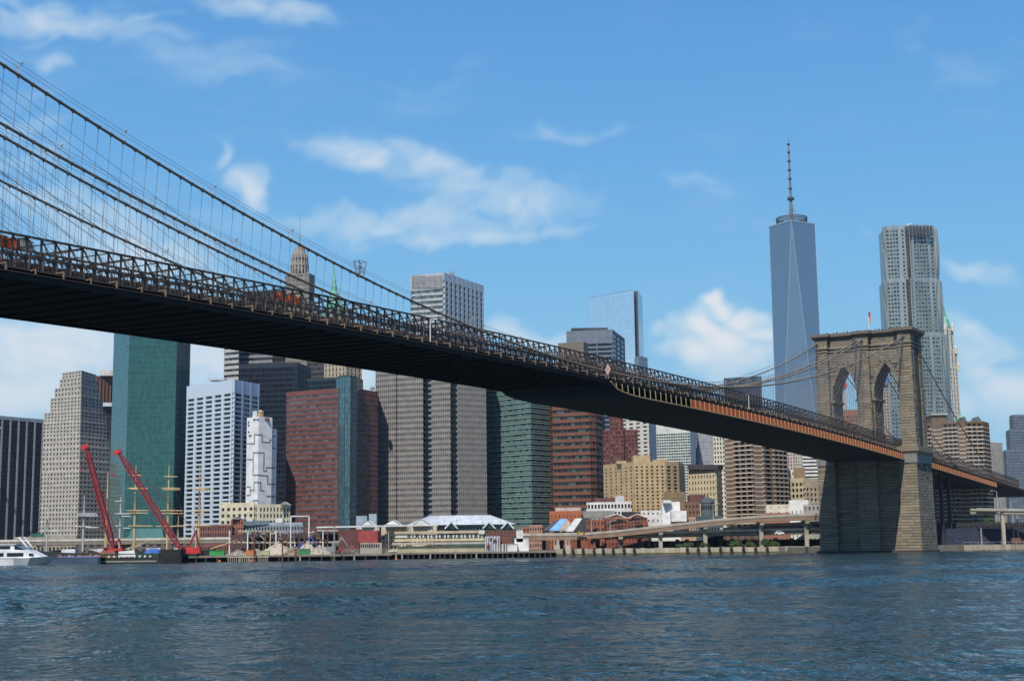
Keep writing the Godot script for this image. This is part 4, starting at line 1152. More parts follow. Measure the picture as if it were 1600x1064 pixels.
func tall_glass() -> void:
	# pale sky-coloured tower
	var pale := [Color(0.80, 0.86, 0.9), Color(0.84, 0.89, 0.92), Color(0.78, 0.84, 0.89)]
	var n := block("pale_mirror_tower", "pale mirror glass tower nearly the colour of the sky", [[921, 1650], [991.5, 1600], [993.2, 1612], [998, 1604], [1004.5, 1650]], 500, 452, 1, wall(0.62, 0.68, 0.74, 0.2, 0.8), [{"f": 60, "b": 24, "ww": 0.96, "wh": 0.95, "rec": 0.05, "tones": pale, "tilt": 0.002}, {"f": 60, "b": 1, "ww": 0.9, "wh": 0.95, "rec": 0.05, "tones": [Color(0.1, 0.15, 0.22)]}, {"f": 60, "b": 2, "ww": 0.96, "wh": 0.95, "rec": 0.05, "tones": pale, "tilt": 0.002}, {"f": 60, "b": 6, "ww": 0.96, "wh": 0.95, "rec": 0.05, "tones": [Color(0.3, 0.37, 0.45), Color(0.33, 0.4, 0.48)], "tilt": 0.002}], {"glass": glass(0.85, 0.05), "deep": 40.0})
	# tallest tower: square below, turned by half a right angle at the roof
	var z := 1800.0
	var c := P(1259, 850, z + 30)
	c.y = LAND
	n = thing("tapered_glass_skyscraper", "tallest tower, tapering faceted blue glass with a ringed mast", "skyscraper", c)
	var top_y := P(1253, 344, z).y - LAND
	var base_y := 20.0
	var r_top := 30.3
	var r_bot := 43.0
	var yaw := -0.22
	var tp := []
	var bt := []
	for k in 4:
		var t := yaw + TAU * k / 4
		tp.append(Vector3(sin(t) * r_top, top_y, cos(t) * r_top))
		var t2 := yaw + TAU * (k + 0.5) / 4
		bt.append(Vector3(sin(t2) * r_bot, base_y, cos(t2) * r_bot))
	var gl := flat("skyscraper_glass", lin(0.19, 0.27, 0.345), 0.25, 0.6)
	var line := MB.new()
	for k in 4:
		var a: Vector3 = tp[k]
		var b: Vector3 = tp[(k + 1) % 4]
		var d: Vector3 = bt[k]
		var e: Vector3 = bt[(k + 3) % 4]
		var f1 := MB.new()
		facet_rows(f1, d, a, b, 60)
		part(n, "glass_facet", f1, gl)
		var f2 := MB.new()
		facet_rows(f2, a, d, e, 60)
		part(n, "glass_facet", f2, gl)
		line.beam(a, d, 0.6, 0.6)
		line.beam(a, e, 0.6, 0.6)
		line.beam(a, b, 1.0, 1.6)
	part(n, "steel_edges", line, wall(0.45, 0.5, 0.55, 0.3, 0.5))
	var inner := MB.new()
	inner.prism(PackedVector2Array([Vector2(bt[3].x, bt[3].z), Vector2(bt[0].x, bt[0].z), Vector2(bt[1].x, bt[1].z), Vector2(bt[2].x, bt[2].z)]), 0, base_y)
	part(n, "podium", inner, wall(0.25, 0.3, 0.35))
	var roof := MB.new()
	roof.quad(tp[0] + Vector3.DOWN, tp[1] + Vector3.DOWN, tp[2] + Vector3.DOWN, tp[3] + Vector3.DOWN)
	part(n, "roof", roof, wall(0.2, 0.2, 0.2))
	var ps := (z + 30) / FOCAL
	var ring_mat := wall(0.1, 0.115, 0.14, 0.4, 0.3)
	for q in [[0.5, 19.5], [3.2, 20.5], [6.0, 21.0], [8.6, 21.0]]:
		var rm := MB.new()
		rm.lathe(Vector3(0, top_y + q[0], 0), [Vector2(q[1], 0), Vector2(q[1], 1.5), Vector2(q[1] - 1.2, 1.5), Vector2(q[1] - 1.2, 0), Vector2(q[1], 0)], 32)
		part(n, "crown_ring", rm, ring_mat)
	var stt := MB.new()
	for k in 24:
		var t3 := TAU * k / 24
		stt.beam(Vector3(sin(t3) * 19.5, top_y - 1, cos(t3) * 19.5), Vector3(sin(t3) * 20.2, top_y + 9.5, cos(t3) * 20.2), 0.5, 0.5)
	part(n, "ring_struts", stt, ring_mat)
	var mast := MB.new()
	var tip := P(1252, 213, z + 30).y - LAND
	var mh := tip - top_y
	mast.lathe(Vector3(0, top_y, 0), [Vector2(2.6, -1), Vector2(2.4, mh * 0.2), Vector2(1.6, mh * 0.3), Vector2(1.3, mh * 0.6), Vector2(0.9, mh * 0.85), Vector2(0.4, mh * 0.95), Vector2(0.2, mh), Vector2(0, mh)], 10)
	part(n, "mast", mast, wall(0.16, 0.18, 0.21, 0.4, 0.2))
	for t4 in [0.29, 0.41, 0.52, 0.62, 0.72, 0.82, 0.91]:
		var pm := MB.new()
		var rr: float = 4.6 if t4 < 0.3 else 3.0 - t4
		pm.lathe(Vector3(0, top_y + mh * t4, 0), [Vector2(0, -1.2), Vector2(rr, -0.8), Vector2(rr, 1.0 if t4 > 0.3 else 2.6), Vector2(0, 1.4 if t4 > 0.3 else 3.0)], 10)
		part(n, "mast_platform", pm, wall(0.06, 0.07, 0.085))
	var stay := MB.new()
	for k in 4:
		var t5 := yaw + 0.5 + TAU * k / 4
		stay.beam(Vector3(sin(t5) * 11, top_y + 8, cos(t5) * 11), Vector3(0, top_y + mh * 0.28, 0), 0.35, 0.35)
	part(n, "mast_stays", stay, wall(0.3, 0.32, 0.35))
	wavy_tower()
	# white neo-gothic tower with green roof behind the wavy tower
	var gz := 1350.0
	var gs := gz / FOCAL
	var dark := [Color(0.03, 0.03, 0.033), Color(0.05, 0.05, 0.052)]
	var cream := wall(0.62, 0.58, 0.50)
	n = block("white_gothic_tower", "white gothic tower with green copper roofs behind the wavy steel tower", [[1452, gz + 12], [1483.5, gz], [1500.5, gz + 10]], 640, 572, 1, cream, [{"f": 40, "b": 8, "ww": 0.4, "wh": 0.75, "tones": dark}, {"f": 40, "b": 4, "ww": 0.42, "wh": 0.75, "tones": dark}])
	var nb: float = P(1483.5, 572, gz).y
	block("", "", [[1456, gz + 16], [1481.5, gz + 5], [1496, gz + 14]], 560, 545, 1, cream, [{"f": 6, "b": 6, "ww": 0.4, "wh": 0.75, "tones": dark}, {"f": 6, "b": 3, "ww": 0.42, "wh": 0.75, "tones": dark}], {"node": n, "base": nb, "wall_name": "upper_shaft", "deep": 18})
	nb = P(1481.5, 545, gz + 5).y
	block("", "", [[1460, gz + 18], [1479, gz + 8], [1490.5, gz + 15]], 530, 512, 1, cream, [{"f": 6, "b": 4, "ww": 0.4, "wh": 0.75, "tones": dark}, {"f": 6, "b": 2, "ww": 0.42, "wh": 0.75, "tones": dark}], {"node": n, "base": nb, "wall_name": "top_stage", "deep": 14})
	var rt := MB.new()
	var rc := P(1473, 512, gz + 24)
	var rp := []
	for q in [[13.5, 513], [11.0, 500], [8.0, 496], [5.0, 480], [2.5, 474], [0.6, 466], [0, 462]]:
		rp.append(Vector2(q[0] * gs, P(1473, q[1], gz + 24).y))
	rt.lathe(Vector3(rc.x, 0, rc.z) - n.position, rp, 8, Color.WHITE, PI / 8)
	part(n, "copper_roof", rt, wall(0.2, 0.45, 0.33, 0.7))
	for q in [[1479, 508, 7], [1490.5, 508, 7], [1496, 543, 6], [1500, 570, 6]]:
		var pn := MB.new()
		var pp := P(q[0] - 1.0, q[1] + 5.0, gz + 12) - n.position
		pn.lathe(pp, [Vector2(1.4, -3), Vector2(1.4, 3.0), Vector2(0.9, 4), Vector2(0, q[2])], 6)
		part(n, "pinnacle", pn, cream)
	n = block("green_roof_wing", "pale wing with a green copper roof above the brown terraces", [[1490, 1250], [1515, 1250]], 665, 663, 0, cream, [{"f": 30, "b": 6, "ww": 0.4, "wh": 0.6, "tones": dark}])
	var gr := MB.new()
	var gc := P(1502, 664, 1260)
	gr.lathe(Vector3(gc.x, 0, gc.z) - n.position, [Vector2(8.5, gc.y), Vector2(5.0, gc.y + 5), Vector2(1.2, gc.y + 8), Vector2(0.6, gc.y + 14), Vector2(0, gc.y + 16)], 4, Color.WHITE, PI / 4)
	part(n, "copper_roof", gr, wall(0.2, 0.45, 0.33, 0.7))

# one tall triangle cut into floor rows whose panels differ a little in slope
func facet_rows(m: MB, tip: Vector3, a: Vector3, b: Vector3, rows: int) -> void:
	for i in rows:
		var t0 := float(i) / rows
		var t1 := float(i + 1) / rows
		var p0 := tip.lerp(a, t0)
		var p1 := tip.lerp(b, t0)
		var p2 := tip.lerp(b, t1)
		var p3 := tip.lerp(a, t1)
		var nn := (a - tip).cross(b - tip).normalized()
		if nn.dot(a + b + tip - Vector3.UP * (a.y + b.y + tip.y)) < 0: nn = -nn
		var sh := nn * rng.randf_range(-0.02, 0.02)
		if (p1 - p0).cross(p2 - p0).dot(nn) + (p2 - p0).cross(p3 - p0).dot(nn) > 0: m.quad(p0, p1, p2 + sh, p3 + sh)
		else: m.quad(p1, p0, p3 + sh, p2 + sh)

# residential tower of rippling steel panels
func wavy_tower() -> void:
	var z := 1150.0
	var c := P(1425, 850, z + 15)
	c.y = LAND
	var n := thing("wavy_steel_tower", "tall rippling stainless steel apartment tower right of the tallest tower", "skyscraper", c)
	var steel := flat("rippled_steel", lin(0.33, 0.365, 0.36), 0.38, 0.5)
	var nz := FastNoiseLite.new()
	nz.seed = 77; nz.frequency = 0.9; nz.fractal_octaves = 2
	# three stacked volumes: [front corners, top row, base row]
	var vols := [[[[1383.5, 1162], [1386.5, 1150], [1415, 1148], [1418, 1156], [1421.5, 1156], [1424, 1147], [1458, 1150], [1463.5, 1166]], 353.0, 1, 440.0],
		[[[1384.5, 1160], [1388.5, 1148], [1417, 1146], [1420.5, 1155], [1424, 1155], [1427, 1145], [1463, 1148], [1471, 1166]], 436.0, 1, 530.0],
		[[[1387, 1158], [1390, 1146], [1419, 1144], [1423, 1153], [1427, 1153], [1430, 1143], [1472, 1146], [1483.5, 1164]], 522.0, 1, 850.0]]
	var wall_m := MB.new()
	var win := MB.new()
	var fh := 3.35
	for vol in vols:
		var yt: float = P(1386, vol[1], 1150).y - LAND
		var yb: float = maxf(0.0, P(1386, vol[3], 1150).y - LAND)
		var pts := []
		for q in vol[0]:
			var p := P(q[0], (vol[1] + minf(vol[3], 640.0)) * 0.5, q[1]) - c
			p.y = 0
			pts.append(p)
		var poly := PackedVector2Array()
		for p in pts: poly.append(Vector2(p.x, p.z))
		poly.append(Vector2(pts[pts.size() - 1].x + 3, pts[pts.size() - 1].z - 24))
		poly.append(Vector2(pts[0].x + 2, pts[0].z - 24))
		wall_m.prism(poly, yb, yt)
		var fl := int((yt - yb) / fh)
		for k in pts.size() - 1:
			var A: Vector3 = pts[k]
			var B: Vector3 = pts[k + 1]
			var d: Vector3 = B - A
			var L := d.length()
			d /= L
			var out := d.cross(Vector3.UP)
			var cols := maxi(2, int(L / 2.3))
			var cw := L / cols
			for i in fl:
				var y := yt - fh * (i + 1)
				for j in cols:
					var s := (k * 17.0 + j) * 0.35
					var amp := 1.7 if cols > 4 else 0.5
					var off := maxf(0.05, 0.9 + amp * nz.get_noise_2d(s + 0.3 * sin(i * 0.09 + k), i * 0.03) * 1.6)
					var cx := A + d * cw * (j + 0.5) + out * off * 0.5 + Vector3.UP * (y + fh * 0.5)
					var bs := Basis(d, Vector3.UP, out).rotated(Vector3.UP, nz.get_noise_2d(s * 2.0, i * 0.045 + 40.0) * 0.3)
					wall_m.box(cx, Vector3(cw * 0.98, fh * 0.96, off), bs)
					if i > 0 and (j * 7 + k) % 6 < 5:
						var wc := cx + bs.z * (off * 0.5 + 0.04)
						var hx := bs.x * cw * 0.36
						var hy := Vector3.UP * fh * 0.3
						win.quad(wc - hx - hy, wc + hx - hy, wc + hx + hy, wc - hx + hy, [Color(0.03, 0.045, 0.055), Color(0.05, 0.075, 0.08), Color(0.09, 0.13, 0.13)][rng.randi() % 3])
	part(n, "steel_panels", wall_m, steel)
	part(n, "windows", win, glass(0.1), true)
	var cap := MB.new()
	for k in 7:
		var a := P(1424.0 + k * 5.4, 368, 1143) - c
		cap.span(a + Vector3(-1.0, 0, 0), a + Vector3(1.0, 8.2, 0.6))
	part(n, "crown_openings", cap, flat("crown_dark", lin(0.035, 0.045, 0.06), 0.5))
	roof_box(n, "roof_plant", wall(0.6, 0.62, 0.62), 1419, 1425, 349.5, 354, 1152, 6)

# ---------------------------------------------------------------- waterfront
func up_to(px: float, py: float, z: float) -> float:
	return P(px, py, z).y

func ground(px: float, z: float, y := LAND) -> Vector3:
	var p := P(px, 850, z)
	p.y = y
	return p

# a low house: one wall of windows, each built
func house(called: String, label: String, x0: float, x1: float, yt: float, z: float, mat: Material, spec: Dictionary, deep := 14.0, group := "") -> Node3D:
	if not spec.is_empty() and not spec.has("panes"):
		spec["own"] = true
		spec["panes"] = [glass_tone(0.02, 0.022, 0.025), glass_tone(0.035, 0.035, 0.04), glass_tone(0.06, 0.06, 0.06)]
	return block(called, label, [[x0, z + 3], [x1, z]], 835, yt, 1, mat, [spec], {"deep": deep, "group": group})

# pitched roof over a house given by picture columns; the ridge runs away from the viewer
func pitched(n: Node3D, called: String, x0: float, x1: float, y_eave: float, y_ridge: float, z: float, deep: float, mat: Material) -> void:
	var m := MB.new()
	var a := P(x0, y_eave, z) - n.position
	var b := P(x1, y_eave, z) - n.position
	var r := P((x0 + x1) * 0.5, y_ridge, z) - n.position
	var k := Vector3(0, 0, -deep)
	var t := Vector3(0, 0.25, 0)
	m.tri(a, b, r)
	m.quad(a + t, r + t, r + k + t, a + k + t)
	m.quad(r + t, b + t, b + k + t, r + k + t)
	m.quad(r, a, a + k, r + k)
	m.quad(b, r, r + k, b + k)
	m.quad(a, b, b + t, a + t)
	m.tri(b + k, a + k, r + k)
	part(n, called, m, mat)

func lamp_post(px: float, yt: float, yb: float, z: float, label: String, arm := 1.0) -> void:
	var b := P(px, yb, z)
	var h := P(px, yt, z).y - b.y
	var n := thing("street_lamp", label, "lamp post", b, "street lamps along the waterfront")
	var m := MB.new()
	m.tube(Vector3.ZERO, Vector3(0, h, 0), 0.16, 0.1, 8)
	part(n, "pole", m, wall(0.42, 0.43, 0.44))
	var a := MB.new()
	a.pipe(PackedVector3Array([Vector3(0, h - 0.4, 0), Vector3(0.3 * arm, h, 0), Vector3(1.0 * arm, h + 0.25, 0), Vector3(1.9 * arm, h + 0.3, 0)]), 0.07, 5)
	part(n, "arm", a, wall(0.42, 0.43, 0.44))
	var l := MB.new()
	l.box(Vector3(2.2 * arm, h + 0.28, 0), Vector3(0.9, 0.18, 0.35))
	part(n, "lamp_head", l, wall(0.5, 0.5, 0.5))

func shrub(px: float, yt: float, z: float, w: float, label: String, called := "shrub", trunk := 0.0) -> void:
	var b := ground(px, z)
	var h := P(px, yt, z).y - b.y
	var n := thing(called, label, "shrub" if trunk == 0.0 else "tree", b, "greenery by the water" if trunk == 0.0 else "trees beyond the road")
	var st := MB.new()
	for k in 7:
		var t := rng.randf() * TAU
		st.tube(Vector3(0, 0, 0), Vector3(cos(t) * w * 0.25, h * rng.randf_range(0.5, 0.8), sin(t) * w * 0.25), 0.09 + trunk * 0.2, 0.03, 5)
	part(n, "trunk" if trunk > 0.0 else "stems", st, wall(0.09, 0.065, 0.045))
	var m := MB.new()
	var cl := []
	for k in 16:
		var t2 := rng.randf() * TAU
		var rr := sqrt(rng.randf()) * w * 0.42
		cl.append(Vector3(cos(t2) * rr, lerpf(h * maxf(0.22, trunk), h * 0.86, rng.randf() * (1.0 - rr / w)), sin(t2) * rr))
	for k in 1500:
		var c: Vector3 = cl[k % cl.size()]
		var d := Vector3(rng.randfn(), rng.randfn(), rng.randfn()).normalized() * pow(rng.randf(), 0.5) * w * 0.2
		d.y *= 0.7
		var p := c + d
		if p.y < 0.1: continue
		var ax := Vector3(rng.randfn(), rng.randfn(), rng.randfn()).normalized()
		var bx := ax.cross(Vector3(rng.randfn(), rng.randfn(), rng.randfn())).normalized()
		var s := rng.randf_range(0.12, 0.26)
		var g := rng.randf_range(0.6, 1.35)
		m.quad(p - ax * s, p - bx * s * 0.5, p + ax * s, p + bx * s * 0.5, Color(0.055 * g, 0.105 * g, 0.028 * g))
	var leaf := flat("leaf", Color.WHITE, 0.7, 0.0, "", 0.1, true)
	leaf.backlight_enabled = true
	leaf.backlight = Color(0.1, 0.16, 0.04)
	part(n, "foliage", m, leaf)

func heap(px: float, yt: float, z: float, w: float, label: String, mat: Material) -> void:
	var b := ground(px, z, 2.1)
	var h := P(px, yt, z).y - b.y
	var n := thing("rubble_heap", label, "rubble heap", b, "rubble heaps on the pier")
	var nz := FastNoiseLite.new()
	nz.seed = int(px); nz.frequency = 0.35; nz.fractal_octaves = 3
	var m := MB.new()
	var rings := 9
	var seg := 22
	var g := []
	for i in rings + 1:
		var row := []
		for k in seg + 1:
			var t := TAU * (k % seg) / seg
			var r := w * 0.5 * (1.0 - float(i) / rings)
			var p := Vector3(cos(t) * r, 0, sin(t) * r * 0.7)
			p.y = h * pow(float(i) / rings, 0.9) + nz.get_noise_2d(p.x * 2.0, p.z * 2.0) * 0.7 * (1.0 if i > 0 else 0.0)
			row.append(p)
		g.append(row)
	for i in rings:
		for k in seg: m.quad(g[i][k + 1], g[i][k], g[i + 1][k], g[i + 1][k + 1])
	part(n, "pile", m, mat)
	var ch := MB.new()
	for k in 60:
		var t2 := rng.randf() * TAU
		var f := rng.randf()
		ch.box(Vector3(cos(t2) * w * 0.5 * (1 - f), h * f + 0.15, sin(t2) * w * 0.35 * (1 - f)), Vector3(rng.randf_range(0.3, 1.2), rng.randf_range(0.15, 0.4), rng.randf_range(0.2, 0.6)), Basis.from_euler(Vector3(rng.randf() * 3, rng.randf() * 3, rng.randf() * 3)))
	part(n, "broken_pieces", ch, mat, true)

func build_waterfront() -> void:
	var brick := wall(0.24, 0.075, 0.045)
	var brick2 := wall(0.30, 0.12, 0.075)
	var cream := wall(0.55, 0.50, 0.38)
	var white := wall(0.62, 0.61, 0.58)
	var conc := wall(0.4, 0.37, 0.31)
	var n: Node3D
	quays(conc)
	highway()
	boats()
	cranes()
	demolition(conc, white)
	halls(white, cream)
	# old brick streets behind the elevated road
	n = house("terminal_building", "low grey stone terminal with small windows at far left shore", 22, 118, 838, 605, wall(0.36, 0.33, 0.27), {"f": 2, "b": 16, "ww": 0.55, "wh": 0.6, "top": 1.0})
	roof_box(n, "green_sign", wall(0.02, 0.12, 0.09), 48, 68, 833.5, 839.5, 603, 0.3)
	n = house("brick_row_building", "dull red brick row building behind the tall ship masts", 309, 362, 820, 615, wall(0.2, 0.085, 0.065), {"f": 4, "b": 14, "ww": 0.5, "wh": 0.55, "top": 0.8})
	n = house("small_brick_house", "small brick house with white trimmed windows under the cream warehouse", 361, 380, 812, 622, brick2, {"f": 5, "b": 5, "ww": 0.5, "wh": 0.5, "top": 0.8})
	pitched(n, "roof", 361, 380, 812.5, 808, 622, 8, wall(0.2, 0.2, 0.21))
	n = house("slate_roof_row", "long blue-grey roofed row house right of the small brick house", 380, 473, 820, 620, wall(0.2, 0.24, 0.28), {"f": 4, "b": 20, "ww": 0.5, "wh": 0.5, "top": 0.8})
	roof_box(n, "slate_roof", wall(0.13, 0.17, 0.2), 379, 420, 814, 820.5, 621, 8)
	roof_box(n, "metal_roof", wall(0.3, 0.34, 0.37), 420, 472, 816, 821, 621, 8)
	for q in [[372, 808, 381], [386, 811, 394], [430, 810, 441]]:
		roof_box(n, "roof_vent", white, q[0], q[2], q[1], q[1] + 7, 624, 4)
	n = house("brick_hall_row", "low brick building just left of the blue skylight roofs", 812, 850, 823, 620, brick2, {"f": 4, "b": 7, "ww": 0.5, "wh": 0.5, "top": 0.8})
	n = house("white_top_brick_house", "brick house with white top floor beside the blue skylight", 828, 848, 820, 616, wall(0.36, 0.2, 0.15), {"f": 4, "b": 5, "ww": 0.5, "wh": 0.55, "top": 1.2})
	# gabled market sheds with slanted roofs
	n = house("skylight_shed", "grey gabled shed with a bright blue skylight roof", 866, 891, 829, 610.0, wall(0.46, 0.4, 0.34), {"f": 2, "b": 4, "ww": 0.4, "wh": 0.5, "top": 0.4})
	slant(n, "slate_slope", [[848, 829], [863, 829], [880, 812], [866, 813]], 610.0, 618.0, wall(0.07, 0.07, 0.075))
	slant(n, "blue_skylight", [[858, 828.6], [872, 828.8], [886, 810.6], [876, 810.8]], 609.0, 617.0, wall(0.2, 0.42, 0.72, 0.4))
	slant(n, "gable_wall", [[872, 829], [891, 829], [891, 817], [886, 811]], 609.5, 610.0, wall(0.46, 0.4, 0.34))
	n = house("white_roof_shed", "brick shed with a white and black slanted roof", 882, 920, 831, 608.0, brick, {"f": 1, "b": 6, "ww": 0.4, "wh": 0.5, "top": 0.4})
	slant(n, "white_slope", [[884, 830], [896, 830], [910, 810], [899, 810]], 607.0, 615.0, wall(0.52, 0.52, 0.5))
	slant(n, "black_slope", [[896, 830.5], [917, 831], [921, 809.5], [910, 809.7]], 606.5, 615.0, wall(0.028, 0.028, 0.03))
	n = house("brick_walkup", "plain orange brick walk-up left of the twin gabled house", 918, 945, 812, 606.0, wall(0.27, 0.09, 0.05), {"f": 4, "b": 5, "ww": 0.42, "wh": 0.55, "top": 0.8})
	n = house("twin_gable_house", "red brick warehouse with two white-trimmed gables", 945, 1012, 809, 605.0, brick, {"f": 5, "b": 13, "ww": 0.42, "wh": 0.55, "top": 0.6})
	for q in [[946, 964, 978], [983, 996, 1010]]:
		var gm := MB.new()
		var a := P(q[0], 809, 604.6) - n.position
		var b := P(q[2], 809, 604.4) - n.position
		var r := P(q[1], 803.5, 604.5) - n.position
		gm.tri(a, b, r)
		part(n, "gable", gm, brick)
		var tm := MB.new()
		tm.beam(a + Vector3(0, 0.1, 0.1), r + Vector3(0, 0.1, 0.1), 0.5, 0.4)
		tm.beam(r + Vector3(0, 0.1, 0.1), b + Vector3(0, 0.1, 0.1), 0.5, 0.4)
		part(n, "white_trim", tm, white)
	for r2 in 4:
		roof_box(n, "sill_course", wall(0.5, 0.44, 0.38), 946, 1011, 814.5 + r2 * 5.2, 815.1 + r2 * 5.2, 604.6, 0.2)
	fire_escape(n, 924, 604.2)
	fire_escape(n, 967, 603.6)
	fire_escape(n, 997, 603.4)
	roof_box(n, "roof_tank", wall(0.03, 0.03, 0.033), 975, 1000, 800, 808, 614, 5)
	n = house("orange_brick_block", "orange brick block behind the sheds below the brown tower", 860, 909, 798, 618, wall(0.36, 0.11, 0.05), {"f": 4, "b": 8, "ww": 0.2, "wh": 0.25, "top": 2.0})
	roof_box(n, "roof_sheds", wall(0.45, 0.42, 0.37), 868, 908, 793, 799, 624, 6)
	n = house("grey_flat_block", "grey flat-roofed block between the orange block and tan apartments", 908, 960, 798, 625, wall(0.25, 0.25, 0.235), {"f": 5, "b": 8, "ww": 0.2, "wh": 0.25, "top": 3.0})
	n = house("columned_penthouse", "white columned top floor above the twin gabled house", 919, 987, 784, 640, white, {"f": 6, "b": 13, "ww": 0.6, "wh": 0.55, "top": 1.1, "rec": 0.9})
	roof_box(n, "roof_plant", wall(0.12, 0.05, 0.045), 930, 965, 778, 785, 648, 8)
	roof_box(n, "roof_duct", wall(0.5, 0.52, 0.52), 962, 975, 775, 785, 646, 5)
	n = house("white_flat_house", "low white building with long roof left of white stepped house", 1004, 1040, 797, 612, white, {"f": 5, "b": 5, "ww": 0.3, "wh": 0.3, "top": 1.0})
	n = house("white_stepped_house", "bright white stepped house with blank walls", 1036, 1064, 784, 607, wall(0.72, 0.72, 0.7), {})
	roof_box(n, "white_annex", wall(0.72, 0.72, 0.7), 1050, 1073, 798, 815, 603, 6)
	roof_box(n, "stair_tower", wall(0.6, 0.62, 0.63), 1037, 1049, 781.5, 786, 606, 4)
	n = house("brown_flat_house", "brown brick house with flat dark cornice right of white house", 1072, 1094, 784, 622, wall(0.17, 0.1, 0.07), {"f": 7, "b": 4, "ww": 0.4, "wh": 0.4, "top": 1.5})
	roof_box(n, "upper_floor", wall(0.13, 0.055, 0.045), 1078, 1102, 773, 786, 640, 8)
	n = house("tan_low_house", "tan low houses above the highway ramp", 1058, 1092, 808, 606, wall(0.42, 0.3, 0.2), {"f": 4, "b": 8, "ww": 0.4, "wh": 0.45, "top": 0.8})
	n = house("teal_base_house", "dark house with blue-green shopfront under the round dark tower", 1089, 1130, 806, 603, wall(0.06, 0.09, 0.1), {"f": 4, "b": 9, "ww": 0.5, "wh": 0.4, "top": 2.2})
	var tk := thing("round_roof_tower", "round dark slate tower with a domed cap", "tower", ground(1108, 612))
	var tm2 := MB.new()
	var ty := P(1108, 786, 612).y - LAND
	tm2.lathe(Vector3.ZERO, [Vector2(3.0, 0), Vector2(3.0, ty), Vector2(3.2, ty), Vector2(3.2, ty + 0.4)], 18)
	part(tk, "drum", tm2, wall(0.09, 0.11, 0.125))
	var dm := MB.new()
	dm.lathe(Vector3(0, ty + 0.4, 0), [Vector2(3.1, 0), Vector2(2.4, 1.3), Vector2(1.0, 2.1), Vector2(0.3, 2.3), Vector2(0.25, 3.2), Vector2(0, 3.3)], 18)
	part(tk, "dome", dm, wall(0.07, 0.085, 0.1))
	for k in 9:
		var t := -1.4 + k * 0.35
		piece(tk, "window", unit_box, glass_tone(0.012, 0.015, 0.018), Transform3D(Basis(Vector3.UP, t).scaled_local(Vector3(0.6, 1.8, 0.1)), Vector3(sin(t) * 3.02, ty - 2.0, cos(t) * 3.02)))
	n = house("cream_long_house", "cream low house above the ramp near the bridge tower", 1200, 1238, 788, 622, wall(0.6, 0.57, 0.47), {"f": 8, "b": 3, "ww": 0.15, "wh": 0.2, "top": 1.0})
	n = house("white_box_house", "white boxy house between the ramp and the concrete hospital", 1236, 1266, 781, 616, white, {})
	n = house("red_arcade_house", "low red brick house with arched pale windows above the ramp", 1196, 1238, 801, 610, wall(0.3, 0.14, 0.1), {"f": 4, "b": 8, "ww": 0.5, "wh": 0.5, "top": 1.0})
	n = house("white_gate_house", "small bright white house just above the ramp", 1237, 1258, 794, 604, wall(0.7, 0.7, 0.68), {"f": 3, "b": 3, "ww": 0.2, "wh": 0.3, "top": 1.0})
	n = house("grey_ramp_house", "grey house touching the bridge tower above the ramp", 1258, 1284, 788, 612, wall(0.33, 0.31, 0.28), {"f": 5, "b": 4, "ww": 0.4, "wh": 0.4, "top": 1.0})
	n = house("distant_low_block", "long low dark block closing the street behind the elevated road", 640, 1290, 832, 660, wall(0.12, 0.075, 0.055), {"f": 3, "b": 60, "ww": 0.5, "wh": 0.5, "top": 0.6})
	n = house("distant_shore_block", "long low dark block behind the ships at the left shore", -60, 640, 836, 680, wall(0.13, 0.11, 0.095), {"f": 3, "b": 60, "ww": 0.5, "wh": 0.5, "top": 0.6})
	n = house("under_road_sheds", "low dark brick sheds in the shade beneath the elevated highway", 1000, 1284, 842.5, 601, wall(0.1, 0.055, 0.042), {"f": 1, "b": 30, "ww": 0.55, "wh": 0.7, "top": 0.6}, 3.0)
	# lamps
	var i := 0
	for q in [[953.5, 814, 834], [1018.5, 812, 827], [1115.3, 788, 816], [1197, 782, 812], [1252, 797, 836], [1560, 768, 797], [1581, 784, 798], [925, 812, 838]]:
		var where: String = ["slim grey street lamp before the twin gabled brick house", "slim grey street lamp right of the twin gabled house", "slim grey street lamp before the round dark tower", "slim grey street lamp before the brown balcony tower", "short grey lamp on the road left of the bridge tower", "tall grey lamp on the quay road right of the bridge tower", "shorter grey lamp at the right edge of the quay road", "slim grey street lamp before the orange brick walk-up"][i]
		lamp_post(q[0], q[1], q[2], 572, where, -1.0 if i == 5 else 1.0)
		i += 1
	# greenery
	var gl := ["low green shrub on the bulkhead below the ramp column", "small round shrub left of the ramp column", "rounded green shrub by the bulkhead piles", "wide olive shrub between two ramp columns", "tallest leafy shrub beside the pale ramp column", "green shrub right of the pale ramp column", "dark shrub at the bulkhead's quiet end"]
	var k2 := 0
	for q in [[1076, 846, 4.5], [1100, 847, 3.5], [1150, 841, 5.5], [1172, 845, 4.5], [1196, 838, 5.0], [1210, 843, 4.5], [1062, 848, 3.0]]:
		shrub(q[0], q[1], 553, q[2], gl[k2])
		k2 += 1
	shrub(196, 842, 590, 4.0, "small green tree between the white masts", "shore_tree", 0.35)
	shrub(184, 846, 592, 3.0, "smaller green tree left of the white masts", "shore_tree", 0.35)
	shrub(1143, 806, 615, 5.0, "green tree above the ramp beside the round tower", "street_tree", 0.4)
	for q in [[1548, 798, "green tree behind the quay road right of the bridge", 7.0], [1530, 803, "darker tree left of the quay road lamp", 6.0], [1562, 806, "green tree behind the quay road lamp", 6.0]]:
		shrub(q[0], q[1], 640, q[3], q[2], "street_tree", 0.4)
	bridge_things()
	right_bank(conc)

